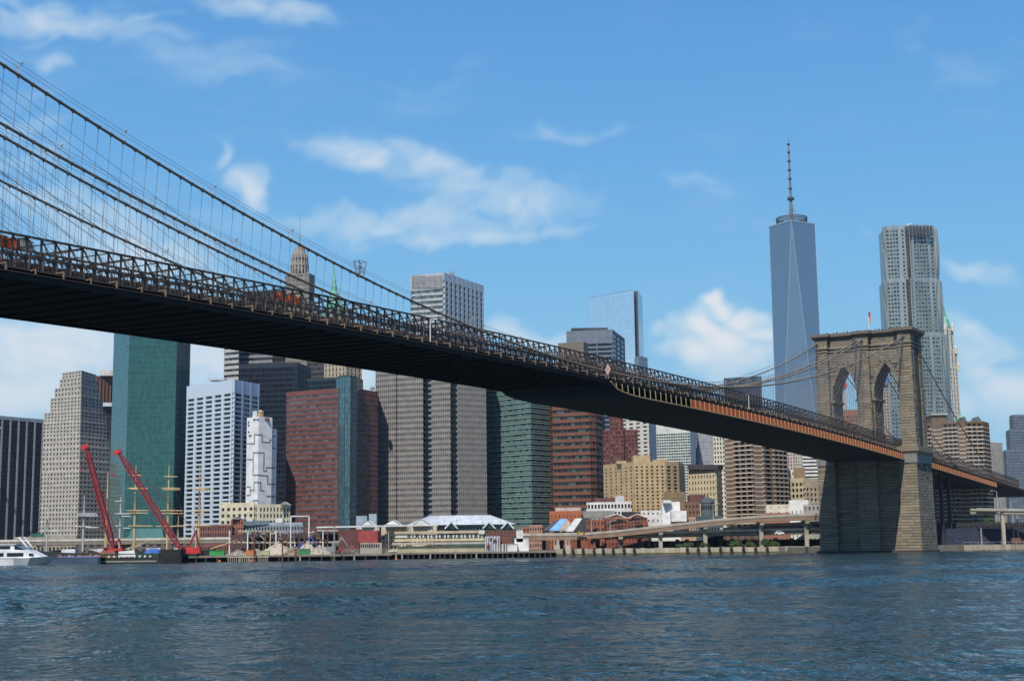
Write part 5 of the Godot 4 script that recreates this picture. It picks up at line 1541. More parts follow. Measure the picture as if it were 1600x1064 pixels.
func slant(n: Node3D, called: String, q: Array, z0: float, z1: float, mat: Material) -> void:
	var m := MB.new()
	var p := []
	for k in 4: p.append(P(q[k][0], q[k][1], z0 if k < 2 else z1) - n.position)
	m.quad(p[0], p[1], p[2], p[3])
	var d := Vector3(0.1, -0.35, -0.1)
	m.quad(p[3] + d, p[2] + d, p[1] + d, p[0] + d)
	for k in 4: m.quad(p[(k + 1) % 4], p[k], p[k] + d, p[(k + 1) % 4] + d)
	part(n, called, m, mat)

func fire_escape(n: Node3D, px: float, z: float) -> void:
	var m := MB.new()
	for k in 4:
		var a := P(px, 813.0 + k * 5.2, z) - n.position
		m.span(a + Vector3(-1.6, -0.08, 0), a + Vector3(1.6, 0.08, 0.9))
		m.span(a + Vector3(-1.6, 0.8, 0.85), a + Vector3(1.6, 0.88, 0.92))
		for j in 5: m.span(a + Vector3(-1.6 + j * 0.8, 0, 0.85), a + Vector3(-1.54 + j * 0.8, 0.85, 0.9))
		m.beam(a + Vector3(-1.2, 0, 0.5), a + Vector3(1.2, -1.4, 0.5), 0.3, 0.08)
	part(n, "fire_escape", m, wall(0.03, 0.03, 0.03))

func quays(conc: Material) -> void:
	# stone bulkhead with timber fender piles
	var n := thing("stone_bulkhead", "long pale stone bulkhead wall with dark fender piles", "sea wall", ground(1070, 549, 0))
	var lm := MB.new()
	var mossy := MB.new()
	var x := 868.0
	while x < 1280:
		var w := rng.randf_range(6.0, 11.0)
		var a := P(x, 850, 549) - n.position
		var b := P(x + w - 0.3, 850, 549) - n.position
		var k := rng.randf_range(0.8, 1.15)
		lm.span(Vector3(a.x, 0.95, -3), Vector3(b.x, 2.75 + rng.randf_range(-0.15, 0.15), rng.randf_range(0.3, 0.6)), Color(0.5 * k, 0.45 * k, 0.34 * k))
		mossy.span(Vector3(a.x, -2.0, -3), Vector3(b.x + 0.1, 0.97, rng.randf_range(0.55, 0.9)), Color(0.16 * k, 0.135 * k, 0.07 * k))
		x += w
	var vc := flat("stone_vertex", Color.WHITE, 0.9, 0.0, "pits", 0.3, true)
	part(n, "coping_stones", lm, vc, true)
	part(n, "tide_course", mossy, vc, true)
	for px in [881, 895, 911, 928, 942.5, 958, 975, 991, 1074, 1091, 1108, 1126, 1143, 1162, 1181, 1199]:
		var p := P(px, 850, 548) - n.position
		var m := MB.new()
		for o in [-0.22, 0.22]: m.tube(Vector3(p.x + o, -2, 1.3), Vector3(p.x + o, 3.1 + o * 0.4, 1.2), 0.27, 0.25, 8)
		m.span(Vector3(p.x - 0.6, 1.7, 0.6), Vector3(p.x + 0.6, 2.1, 1.7))
		part(n, "fender_pile", m, wall(0.035, 0.03, 0.025))
	# timber and concrete piers: [name, label, x0, x1, z front, z back, deck height]
	var deckm := wall(0.36, 0.32, 0.25)
	var pilem := wall(0.04, 0.034, 0.028)
	for q in [["demolition_pier", "long low pier carrying the half demolished mall", 288, 612, 474, 556, 2.0], ["market_pier", "dark timber pier under the beige pier building", 600, 868, 500, 556, 2.2]]:
		var c := ground((q[2] + q[3]) * 0.5, q[4], 0)
		var pr := thing(q[0], q[1], "pier", c)
		var a := ground(q[2], q[4], 0) - c
		var b := ground(q[3], q[4], 0) - c
		var a2 := ground(q[2], q[5], 0) - c
		var b2 := ground(q[3], q[5], 0) - c
		var dk := MB.new()
		dk.prism(PackedVector2Array([Vector2(a.x, a.z), Vector2(b.x, b.z), Vector2(b2.x, b2.z), Vector2(a2.x, a2.z)]), q[6] - 0.6, q[6])
		part(pr, "deck", dk, deckm)
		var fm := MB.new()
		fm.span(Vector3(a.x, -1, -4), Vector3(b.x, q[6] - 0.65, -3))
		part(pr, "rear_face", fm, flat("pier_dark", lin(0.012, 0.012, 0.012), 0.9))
		var cap := MB.new()
		cap.span(Vector3(a.x, q[6] - 0.5, 0), Vector3(b.x, q[6] + 0.12, 0.35))
		part(pr, "cap_beam", cap, wall(0.2, 0.18, 0.14))
		var px2: float = a.x + 0.6
		var step := 3.6 if q[0] == "demolition_pier" else 1.9
		while px2 < b.x:
			bar(pr, "pile", unit_rod, pilem if rng.randf() < 0.8 else deckm, Vector3(px2, -2, 0.1), Vector3(px2, q[6] - 0.4, 0.05), 0.62, 0.62)
			px2 += step * rng.randf_range(0.85, 1.15)
	# the pale fendering at the pier's left part
	var fn := thing("timber_breakwater", "short row of pale timber piles left on the pier edge", "breakwater", ground(388, 470, 0))
	for k in 20:
		bar(fn, "pile", unit_rod, wall(0.35, 0.31, 0.22), Vector3(-6.6 + k * 0.68, -1.5, 0.2), Vector3(-6.6 + k * 0.68, 1.5, 0.2), 0.34, 0.34)
	var rl := MB.new()
	rl.span(Vector3(-7, 1.35, -0.1), Vector3(6.8, 1.8, 0.5))
	part(fn, "top_rail", rl, wall(0.4, 0.36, 0.27))
	# lone steel piles and buoys
	var sl := ["rusty steel pile standing left of the rubble heap", "rusty steel pile before the white portal frame", "short rusty steel pile right of the portal frame", "grey steel pole at the pier's right half"]
	var k3 := 0
	for q in [[397, 834, 1.0], [441, 840, 1.0], [462, 858, 1.0], [522, 822, 0.9]]:
		var s := thing("steel_pile", sl[k3], "pile", ground(q[0], 468, -1.5), "steel piles before the pier")
		var m2 := MB.new()
		m2.tube(Vector3.ZERO, Vector3(0, P(q[0], q[1], 468).y + 1.5, 0), 0.26 * q[2], 0.25 * q[2], 10)
		part(s, "shaft", m2, wall(0.15, 0.055, 0.03) if k3 < 3 else wall(0.25, 0.26, 0.27))
		var m3 := MB.new()
		m3.tube(Vector3(0, 2.2, 0), Vector3(0, 2.9, 0), 0.4, 0.4, 10)
		part(s, "collar", m3, wall(0.1, 0.05, 0.03))
		k3 += 1
	var bl := ["small orange buoy floating left of the timber piles", "small orange buoy floating by the rusty pile", "small red buoy floating off the beige pier building"]
	k3 = 0
	for px3 in [343, 392, 619]:
		var by := thing("buoy", bl[k3], "buoy", ground(px3, 462, 0), "buoys off the pier")
		var m4 := MB.new()
		m4.lathe(Vector3.ZERO, [Vector2(0, -0.3), Vector2(0.42, -0.1), Vector2(0.5, 0.25), Vector2(0.35, 0.6), Vector2(0.1, 0.8), Vector2(0, 0.85)], 12)
		part(by, "float", m4, wall(0.6, 0.12, 0.06))
		var m5 := MB.new()
		m5.tube(Vector3(0, 0.8, 0), Vector3(0, 1.1, 0), 0.05, 0.05, 6)
		part(by, "lifting_eye", m5, wall(0.1, 0.1, 0.1))
		k3 += 1

func road_run(n: Node3D, called: String, pts: Array, w: float, th: float, mat: Material, rail: Material) -> void:
	var m := MB.new()
	var g := MB.new()
	var r := MB.new()
	for k in pts.size() - 1:
		var a: Vector3 = pts[k] - n.position
		var b: Vector3 = pts[k + 1] - n.position
		m.beam(a - Vector3(0, 0.2, w * 0.5), b - Vector3(0, 0.2, w * 0.5), w, 0.4)
		for o in [0.2, w - 0.2]:
			g.beam(a - Vector3(0, th * 0.5 + 0.4, o), b - Vector3(0, th * 0.5 + 0.4, o), 0.4, th)
			r.beam(a + Vector3(0, 0.45, -o), b + Vector3(0, 0.45, -o), 0.25, 0.85)
	part(n, called + "_deck", m, wall(0.1, 0.098, 0.092))
	part(n, called + "_girder", g, mat)
	part(n, called + "_parapet", r, rail)

func highway() -> void:
	var n := thing("elevated_highway", "elevated waterfront highway with rising ramp on columns", "highway", ground(900, 585))
	var low := []
	for q in [[-80, 8.2], [200, 8.2], [500, 8.2], [830, 8.2], [1000, 8.3], [1150, 8.8], [1300, 9.2], [1420, 9.2]]:
		var p := P(q[0], 850, 560)
		p.y = q[1]
		low.append(p)
	road_run(n, "lower", low, 42.0, 1.1, wall(0.22, 0.19, 0.15), wall(0.55, 0.52, 0.44))
	var ramp := []
	for q in [[828, 839.2], [860, 839], [902, 838.2], [950, 834.6], [1000, 829.5], [1060, 822.5], [1120, 815.8], [1180, 811], [1230, 808.5], [1290, 807], [1420, 806]]:
		ramp.append(P(q[0], q[1] - 1.5, 556))
	road_run(n, "ramp", ramp, 8.0, 1.3, wall(0.26, 0.17, 0.115), wall(0.4, 0.35, 0.29))
	var up := []
	for q in [[1130, 829], [1200, 823], [1290, 818], [1420, 816]]: up.append(P(q[0], q[1] - 1.0, 566))
	road_run(n, "middle", up, 8.0, 1.6, wall(0.3, 0.27, 0.21), wall(0.42, 0.38, 0.31))
	for q in [[850, 838, 566], [878, 838, 566], [905, 838, 566], [970, 834, 556], [1033, 827, 556], [1103, 818, 556], [1191, 812, 556], [1262, 809, 556], [935, 838, 568], [1000, 838, 568], [1060, 838, 570], [1075, 838, 570], [1128, 837, 570], [1146, 837, 570], [1215, 836, 570], [1240, 836, 570]]:
		var t := P(q[0], q[1], q[2])
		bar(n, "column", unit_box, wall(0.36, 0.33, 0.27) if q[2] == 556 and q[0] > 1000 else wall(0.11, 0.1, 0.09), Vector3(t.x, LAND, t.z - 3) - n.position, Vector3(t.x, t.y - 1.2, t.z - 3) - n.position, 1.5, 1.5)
	for q in [[1033, 827, 556], [1103, 818, 556], [1191, 812, 556], [1262, 809, 556], [970, 834, 556]]:
		var t2 := P(q[0], q[1], q[2])
		bar(n, "cap_beam", unit_box, wall(0.3, 0.26, 0.2), Vector3(t2.x, t2.y - 1.6, t2.z - 0.2) - n.position, Vector3(t2.x, t2.y - 1.6, t2.z - 8.0) - n.position, 1.7, 1.2)
	# traffic
	vehicle("white_truck", "white box truck on the middle highway level by the bridge tower", 1267, 827, 562, 5.5, 2.4, wall(0.7, 0.7, 0.7))
	vehicle("white_van", "white van on the lower highway left of the truck", 1219, 836, 558, 3.6, 1.7, wall(0.66, 0.66, 0.65))
	vehicle("blue_car", "small blue car on the middle highway before the truck", 1253, 828, 562, 3.6, 1.2, wall(0.06, 0.09, 0.16))
	vehicle("yellow_taxi", "yellow taxi on the ramp below the brick walk-up", 908, 835.5, 553, 3.8, 1.2, wall(0.6, 0.42, 0.05))
	vehicle("parked_white_car", "white car parked under the road right of the bridge", 1556, 823, 600, 4.2, 1.4, wall(0.66, 0.66, 0.66))

func vehicle(called: String, label: String, px: float, py: float, z: float, l: float, h: float, mat: Material) -> void:
	var b := P(px, py, z)
	var n := thing(called, label, "truck" if h > 2 else "car", b, "traffic on the highway")
	var m := MB.new()
	if h > 2.0:
		m.span(Vector3(-l * 0.5, 0.5, -2.0), Vector3(l * 0.22, h + 0.3, 0))
		m.span(Vector3(l * 0.25, 0.5, -2.0), Vector3(l * 0.5, h * 0.75, 0))
	else:
		m.span(Vector3(-l * 0.5, 0.3, -1.7), Vector3(l * 0.5, h * 0.62, 0))
		var y0 := h * 0.62
		var p := [Vector3(-l * 0.36, y0, 0), Vector3(l * 0.3, y0, 0), Vector3(l * 0.14, h, -0.2), Vector3(-l * 0.28, h, -0.2)]
		var k := Vector3(0, 0, -1.7)
		var k2 := Vector3(0, 0, -1.3)
		m.quad(p[0], p[1], p[2], p[3])
		m.quad(p[1], p[1] + k, p[2] + k2, p[2])
		m.quad(p[0] + k, p[0], p[3], p[3] + k2)
		m.quad(p[3], p[2], p[2] + k2, p[3] + k2)
	part(n, "body", m, mat)
	var g := MB.new()
	if h > 2.0: g.span(Vector3(l * 0.3, h * 0.45, 0.0), Vector3(l * 0.47, h * 0.68, 0.03))
	else: g.quad(Vector3(-l * 0.3, h * 0.66, 0.03), Vector3(l * 0.24, h * 0.66, 0.03), Vector3(l * 0.13, h * 0.94, -0.13), Vector3(-l * 0.24, h * 0.94, -0.13))
	part(n, "side_window", g, glass_tone(0.02, 0.022, 0.025))
	for x in [-l * 0.32, l * 0.32]:
		var w := MB.new()
		w.tube(Vector3(x, 0.34, -1.6), Vector3(x, 0.34, 0.04), 0.34, 0.34, 10)
		part(n, "wheel", w, wall(0.02, 0.02, 0.02))

# ---------------------------------------------------------------- boats
# hull lofted along x: stations of [x, half width at deck, deck height, half width at water]
func hull(st: Array) -> MB:
	var m := MB.new()
	for k in st.size() - 1:
		var a: Array = st[k]
		var b: Array = st[k + 1]
		for s in [1.0, -1.0]:
			var p0 := Vector3(a[4] if a.size() > 4 else a[0], -0.6, a[3] * s)
			var p1 := Vector3(b[4] if b.size() > 4 else b[0], -0.6, b[3] * s)
			var p2 := Vector3(b[0], b[2], b[1] * s)
			var p3 := Vector3(a[0], a[2], a[1] * s)
			if s > 0: m.quad(p0, p1, p2, p3)
			else: m.quad(p1, p0, p3, p2)
		m.quad(Vector3(a[0], a[2], a[1]), Vector3(b[0], b[2], b[1]), Vector3(b[0], b[2], -b[1]), Vector3(a[0], a[2], -a[1]))
	var e: Array = st[0]
	m.quad(Vector3(e[0], -0.6, -e[3]), Vector3(e[0], -0.6, e[3]), Vector3(e[0], e[2], e[1]), Vector3(e[0], e[2], -e[1]))
	return m

func boats() -> void:
	var white := wall(0.74, 0.75, 0.76, 0.35)
	var gl := glass_tone(0.015, 0.018, 0.025)
	# fast ferry, its bow to the right
	var z := 428.0
	var k := z / FOCAL
	var n := thing("white_ferry", "sleek white ferry with dark windows moored at the left edge", "ferry", ground(70, z, 0))
	part(n, "hull", hull([[-38, 4.6, 2.0, 4.2], [-8, 4.6, 2.1, 4.1], [-3, 4.5, 2.4, 3.4, -4.5], [0.5, 4.0, 2.6, 2.2, -2.6], [2.8, 2.6, 2.8, 1.0, -1.2], [4.4, 0.3, 3.0, 0.0, -0.4]]), white)
	var cab := MB.new()
	cab.span(Vector3(-36, 2.3, -4.0), Vector3(-4.2, 4.6, 4.0))
	cab.quad(Vector3(-4.2, 2.3, 4.0), Vector3(0.2, 2.6, 3.2), Vector3(-4.2, 4.6, 3.7), Vector3(-4.25, 4.6, 3.7))
	cab.quad(Vector3(0.2, 2.6, 3.2), Vector3(0.2, 2.6, -3.2), Vector3(-4.2, 4.6, -3.7), Vector3(-4.2, 4.6, 3.7))
	part(n, "main_cabin", cab, white)
	var up := MB.new()
	up.span(Vector3(-34, 4.6, -3.4), Vector3(-8.5, 6.3, 3.4))
	up.quad(Vector3(-8.5, 4.6, 3.4), Vector3(-4.0, 4.6, 2.8), Vector3(-8.5, 6.3, 2.9), Vector3(-8.5, 6.3, 3.4))
	up.quad(Vector3(-4.0, 4.6, 2.8), Vector3(-4.0, 4.6, -2.8), Vector3(-8.5, 6.3, -2.9), Vector3(-8.5, 6.3, 2.9))
	up.span(Vector3(-35, 6.3, -3.7), Vector3(-7.8, 6.5, 3.7))
	part(n, "upper_cabin", up, white)
	for q in [[-33, -18, 2.8, 3.9, 4.04], [-16, -11.2, 2.8, 3.9, 4.04], [-10.2, -5.2, 2.8, 3.9, 4.04], [-3.6, -2.2, 2.95, 3.7, 3.95], [-32, -20, 5.0, 5.9, 3.44], [-19, -9.5, 5.0, 5.9, 3.44]]:
		piece(n, "window", unit_box, gl, Transform3D(Basis.from_scale(Vector3(q[1] - q[0], q[3] - q[2], 0.06)), Vector3((q[0] + q[1]) * 0.5, (q[2] + q[3]) * 0.5, q[4])))
	var ws := MB.new()
	ws.quad(Vector3(-4.4, 4.75, 2.75), Vector3(-4.35, 4.75, -2.6), Vector3(-7.6, 6.05, -2.7), Vector3(-7.6, 6.05, 2.85))
	ws.quad(Vector3(-8.2, 4.85, 3.42), Vector3(-4.6, 4.8, 2.95), Vector3(-7.6, 5.95, 3.05), Vector3(-8.2, 6.0, 3.42))
	part(n, "windscreen", ws, gl)
	var wing := MB.new()
	wing.beam(Vector3(-4.8, 5.6, 2.2), Vector3(-7.4, 8.6, 2.2), 0.2, 0.45)
	wing.beam(Vector3(-4.8, 5.6, -2.2), Vector3(-7.4, 8.6, -2.2), 0.2, 0.45)
	wing.beam(Vector3(-7.2, 8.3, -2.2), Vector3(-7.2, 8.3, 2.2), 0.4, 0.15)
	part(n, "mast_wing", wing, white)
	var rl := MB.new()
	rl.beam(Vector3(-34, 7.3, 3.5), Vector3(-10, 7.3, 3.5), 0.05, 0.06)
	for j in 13: rl.beam(Vector3(-34 + j * 2, 6.4, 3.5), Vector3(-34 + j * 2, 7.3, 3.5), 0.05, 0.05)
	part(n, "deck_rail", rl, white)
	# work barges
	n = thing("blue_barge", "low blue steel barge right of the white ferry", "barge", ground(123, 446, 0))
	part(n, "hull", hull([[-8.2, 4, 2.3, 3.4], [-7.4, 4, 2.3, 4], [7.2, 4, 2.2, 4], [8.0, 4, 2.2, 3.4]]), wall(0.05, 0.075, 0.13))
	var cg := MB.new()
	cg.span(Vector3(-8.2, 2.2, 3.7), Vector3(8.0, 2.5, 4.1))
	part(n, "gunwale", cg, wall(0.12, 0.2, 0.4))
	for j in 16:
		piece(n, "deck_crate", unit_box, wall(0.2 + 0.1 * (j % 3), 0.17, 0.14 + 0.05 * (j % 2)), Transform3D(Basis.from_scale(Vector3(rng.randf_range(0.4, 1.2), rng.randf_range(0.4, 1.3), 0.9)), Vector3(-7.2 + j * 0.95, 2.6, rng.randf_range(-2.5, 1.5))))
	n = thing("crane_barge", "long black barge with white fenders carrying the red cranes", "barge", ground(222, 452, 0))
	part(n, "hull", hull([[-13.2, 5, 1.7, 4.5], [-12.4, 5, 1.7, 5], [8, 5, 1.8, 5], [13.8, 5, 2.6, 4.5]]), wall(0.018, 0.018, 0.018))
	var gd := MB.new()
	gd.span(Vector3(-13.2, 0.5, 5.0), Vector3(6.0, 1.0, 5.15))
	part(n, "rub_rail", gd, wall(0.22, 0.22, 0.2))
	var sh := MB.new()
	sh.span(Vector3(-12.5, 1.8, -3.5), Vector3(6.5, 3.2, 4.2))
	part(n, "green_bulwark", sh, wall(0.02, 0.05, 0.035))
	for j in 9:
		var f := MB.new()
		f.tube(Vector3(-9.5 + j * 1.65, 2.3, 4.2), Vector3(-9.5 + j * 1.65, 2.3, 4.5), 0.34, 0.34, 10)
		part(n, "fender", f, wall(0.6, 0.6, 0.56))
	var dh := MB.new()
	dh.span(Vector3(6.8, 1.8, -3.5), Vector3(13.2, 4.4, 4.0))
	part(n, "deck_house", dh, wall(0.012, 0.012, 0.012))
	var rd := MB.new()
	rd.quad(Vector3(-13.0, 2.0, 4.5), Vector3(-6.8, 2.0, 4.5), Vector3(-8.2, 4.2, 3.0), Vector3(-12.2, 4.2, 3.0))
	rd.span(Vector3(-12.2, 2.0, -2.0), Vector3(-8.2, 4.19, 2.99))
	part(n, "rust_hopper", rd, wall(0.2, 0.065, 0.035))
	var tp := MB.new()
	tp.lathe(Vector3(4.0, 3.2, 1.5), [Vector2(3.0, 0), Vector2(2.6, 0.9), Vector2(1.2, 1.5), Vector2(0, 1.6)], 8)
	part(n, "blue_tarpaulin", tp, wall(0.05, 0.13, 0.42))
	var bw := MB.new()
	bw.quad(Vector3(-6.5, 2.2, 4.3), Vector3(-1.0, 2.2, 4.3), Vector3(-1.6, 4.3, 4.0), Vector3(-6.6, 3.9, 4.0))
	bw.span(Vector3(-6.4, 2.2, 1.0), Vector3(-1.6, 3.8, 3.95))
	part(n, "white_deck_shelter", bw, wall(0.62, 0.62, 0.6))
	# tall ships: [label, z, hull x0, x1, hull colour, [[mast px, top, bottom, thickness, [[yard row, x0, x1]...]]...], mast colour]
	var tanm := wall(0.62, 0.44, 0.21)
	var wm := wall(0.62, 0.62, 0.62)
	var ships := [
		["tall_ship", "large dark tall ship with three golden masts behind the cranes", 512.0, 196.0, 335.0, wall(0.025, 0.024, 0.026), tanm, [
			[212, 727, 862, 1.0, [[743, 205, 222], [763, 199, 231], [764.5, 202, 229], [798, 197, 232], [802, 198, 231], [822, 200, 238]]],
			[263.5, 727, 862, 1.0, [[745, 256, 277], [763, 252, 281], [765.5, 254, 281], [798, 244, 285], [802.5, 248, 286], [822.5, 244, 290]]],
			[312, 725, 862, 1.0, [[747, 306, 319], [764, 302, 327], [766.5, 303, 328], [798.5, 298, 328], [803, 300, 327], [821.5, 301, 328]]]]],
		["clipper_ship", "tall ship with white masts and yards before the limestone tower", 520.0, 62.0, 204.0, wall(0.03, 0.03, 0.034), wm, [
			[74, 790, 862, 0.7, [[830, 64, 91]]],
			[131, 774, 862, 0.8, [[803, 120, 151], [806, 121, 153], [823, 118, 141], [824.5, 134, 154]]],
			[188, 776, 862, 0.8, [[783.5, 180, 190], [803, 180, 202], [807, 190, 204], [822, 180, 190], [825.5, 192, 204]]]]],
		["schooner", "slim schooner with single thick wooden mast beside a red crane", 505.0, 140.0, 196.0, wall(0.05, 0.035, 0.028), tanm, [
			[168, 738, 862, 1.1, []], [278, 805, 862, 0.6, [[822, 272, 291]]], [306, 814, 862, 0.7, []]]]]
	for s in ships:
		z = s[2]
		k = z / FOCAL
		n = thing(s[0], s[1], "ship", ground((s[3] + s[4]) * 0.5, z, 0), "tall ships at the pier")
		var l: float = (s[4] - s[3]) * k * 0.5
		part(n, "hull", hull([[-l, 2.0, 4.6, 1.0], [-l * 0.8, 3.4, 4.0, 2.6], [0, 4.0, 3.4, 3.6], [l * 0.75, 3.0, 3.9, 2.0], [l, 0.3, 4.6, 0.0]]), s[5])
		var bs := MB.new()
		bs.tube(Vector3(l * 0.9, 4.4, 0), Vector3(l + 8.0, 7.6, 0), 0.22, 0.08, 6)
		part(n, "bowsprit", bs, s[6])
		var dk := MB.new()
		dk.span(Vector3(-l * 0.5, 3.4, -1.5), Vector3(-l * 0.2, 5.0, 1.5))
		dk.span(Vector3(l * 0.1, 3.4, -1.5), Vector3(l * 0.35, 4.8, 1.5))
		part(n, "deck_house", dk, wm)
		var rig := MB.new()
		for q in s[7]:
			var b := P(q[0], q[2], z) - n.position
			var t := P(q[0], q[1], z) - n.position
			b.x = t.x
			b.z = 0; t.z = 0
			var mm := MB.new()
			mm.tube(b, b.lerp(t, 0.55), 0.46 * q[3], 0.4 * q[3], 8)
			mm.tube(b.lerp(t, 0.52), t, 0.32 * q[3], 0.12 * q[3], 8)
			var mp := part(n, "mast", mm, s[6])
			for y in q[4]:
				var a := P(y[1], y[0], z) - n.position
				var e := P(y[2], y[0], z) - n.position
				var ym := MB.new()
				var zz := 0.6
				var mid := (a + e) * 0.5
				ym.tube(Vector3(mid.x, mid.y, zz), Vector3(a.x, a.y, zz + 0.4), 0.25, 0.16, 6)
				ym.tube(Vector3(mid.x, mid.y, zz), Vector3(e.x, e.y, zz - 0.4), 0.25, 0.16, 6)
				part(mp, "yard", ym, s[6])
			for j in 5:
				for sd in [-1.0, 1.0]:
					rig.beam(t.lerp(b, 0.28), Vector3(b.x + (j - 2) * 0.8, 3.8, sd * 3.4), 0.04, 0.04)
			rig.beam(t, Vector3(b.x + l * 0.55, 4.5, 0), 0.05, 0.05)
			rig.beam(t.lerp(b, 0.4), Vector3(b.x + l * 0.4, 4.5, 0), 0.05, 0.05)
		part(n, "rigging", rig, wall(0.08, 0.07, 0.06))

# ---------------------------------------------------------------- cranes
func lattice(m: MB, lace: MB, a: Vector3, b: Vector3, w0: float, w1: float, bays: int, th: float) -> void:
	var d := (b - a).normalized()
	var x := Vector3.BACK.cross(d).normalized()
	var y := d.cross(x)
	for i in bays:
		var t0 := float(i) / bays
		var t1 := float(i + 1) / bays
		var r0 := lerpf(w0, w1, t0) * minf(1.0, 0.35 + t0 * 6.0) * minf(1.0, 0.3 + (1 - t0) * 6.0)
		var r1 := lerpf(w0, w1, t1) * minf(1.0, 0.35 + t1 * 6.0) * minf(1.0, 0.3 + (1 - t1) * 6.0)
		var c0 := []
		var c1 := []
		for k in 4:
			var o: Vector3 = x * (1 if k == 0 or k == 3 else -1) + y * (1 if k < 2 else -1)
			c0.append(a.lerp(b, t0) + o * r0 * 0.5)
			c1.append(a.lerp(b, t1) + o * r1 * 0.5)
		for k in 4:
			m.beam(c0[k], c1[k], th, th)
			lace.beam(c0[k], c1[(k + 1) % 4], th * 0.6, th * 0.6)
			lace.beam(c0[(k + 1) % 4], c1[k], th * 0.6, th * 0.6)
			lace.beam(c0[k], c0[(k + 1) % 4], th * 0.6, th * 0.6)

func cranes() -> void:
	var red := wall(0.27, 0.018, 0.03, 0.6)
	var bright := wall(0.55, 0.03, 0.03, 0.5)
	var list := [
		["lattice_crane", "red lattice crane with steep boom before the limestone tower", 133, 698, 176, 856, 470.0, 176.0, 859.0, 0.55],
		["lattice_crane", "red lattice crane leaning left with its boom before the green tower", 184, 706, 281, 858, 462.0, 296.0, 860.0, 0.75]]
	for q in list:
		var z: float = q[6]
		var n := thing(q[0], q[1], "crane", ground(q[7], z, 2.0), "red cranes on the barge")
		var foot := P(q[4], q[5], z) - n.position
		var tip := P(q[2], q[3], z) - n.position
		var ch := MB.new()
		var lc := MB.new()
		lattice(ch, lc, foot, tip, 1.7, 1.5, 22, 0.24)
		part(n, "boom_chords", ch, red)
		part(n, "boom_lacing", lc, red)
		var hd := MB.new()
		hd.box(tip, Vector3(1.8, 1.3, 1.4), Basis(Vector3.BACK, 0.6))
		hd.tube(tip + Vector3(-0.9, -0.3, -0.5), tip + Vector3(-0.9, -0.3, 0.5), 0.7, 0.7, 10)
		part(n, "boom_head", hd, bright)
		var wr := MB.new()
		var fr := P(q[7] + 9.0, 829.0 if q[9] > 0.6 else 842.0, z) - n.position
		wr.beam(tip, fr, 0.09, 0.09)
		wr.beam(tip + Vector3(0, 0, 0.7), fr + Vector3(0, 0, 0.7), 0.09, 0.09)
		wr.beam(tip + Vector3(-1.4, -0.6, 0), tip + Vector3(-1.4, -7.0, 0), 0.07, 0.07)
		part(n, "wire_ropes", wr, wall(0.15, 0.02, 0.03))
		var hk := MB.new()
		hk.span(tip + Vector3(-1.7, -8.2, -0.2), tip + Vector3(-1.1, -7.0, 0.2))
		part(n, "hook_block", hk, red)
		var b := MB.new()
		b.span(Vector3(-2.4, 1.0, -1.8), Vector3(3.6, 2.9, 1.8))
		b.span(Vector3(-2.6, 1.0, 0.6), Vector3(-1.0, 3.4, 1.9))
		part(n, "machine_house", b, bright)
		for s in [-1.7, 1.1]:
			var tr := MB.new()
			tr.span(Vector3(-2.8, 0, s), Vector3(2.8, 1.0, s + 0.7))
			part(n, "crawler_track", tr, wall(0.02, 0.02, 0.02))
		var af := MB.new()
		for s in [-0.9, 0.9]:
			af.beam(Vector3(-0.4, 2.8, s), fr + Vector3(0, 0, s * 0.4), 0.28, 0.28)
			af.beam(Vector3(3.0, 2.8, s), fr + Vector3(0, 0, s * 0.4), 0.28, 0.28)
		part(n, "gantry_frame", af, red)
		var cg := MB.new()
		cg.quad(Vector3(-2.4, 2.3, 1.93), Vector3(-1.2, 2.3, 1.93), Vector3(-1.2, 3.2, 1.93), Vector3(-2.4, 3.2, 1.93))
		part(n, "cab_window", cg, glass_tone(0.02, 0.022, 0.03))
	# tower crane far behind, seen through the left arch
	var tc := thing("tower_crane", "red and white tower crane seen through the left arch", "crane", ground(1331, 1010))
	var y0 := 90.0
	var y1 := P(1331, 606, 1010).y - LAND
	var mm := MB.new()
	var ml := MB.new()
	lattice(mm, ml, Vector3(0, y0 - 40, 0), Vector3(0, y1, 0), 2.6, 2.6, 30, 0.35)
	part(tc, "mast", mm, wall(0.6, 0.55, 0.52))
	part(tc, "mast_lacing", ml, wall(0.6, 0.55, 0.52))
	var cb := MB.new()
	cb.span(Vector3(-4.5, y1, -2), Vector3(2.2, y1 + 3.4, 2))
	cb.span(Vector3(-1.2, y1 + 3.4, -1), Vector3(1.2, y1 + 7, 1))
	part(tc, "cab", cb, bright)
	var jb := MB.new()
	var jl := MB.new()
	lattice(jb, jl, Vector3(0, y1 + 4, 0), Vector3(-5, y1 + 20, 10), 1.6, 1.0, 12, 0.3)
	part(tc, "jib", jb, bright)
	part(tc, "jib_lacing", jl, bright)
	var bt := MB.new()
	bt.prism(PackedVector2Array([Vector2(-3, 3), Vector2(3, 3), Vector2(3, -3), Vector2(-3, -3)]), 0, y0 - 40)
	part(tc, "base_core", bt, wall(0.4, 0.38, 0.35))

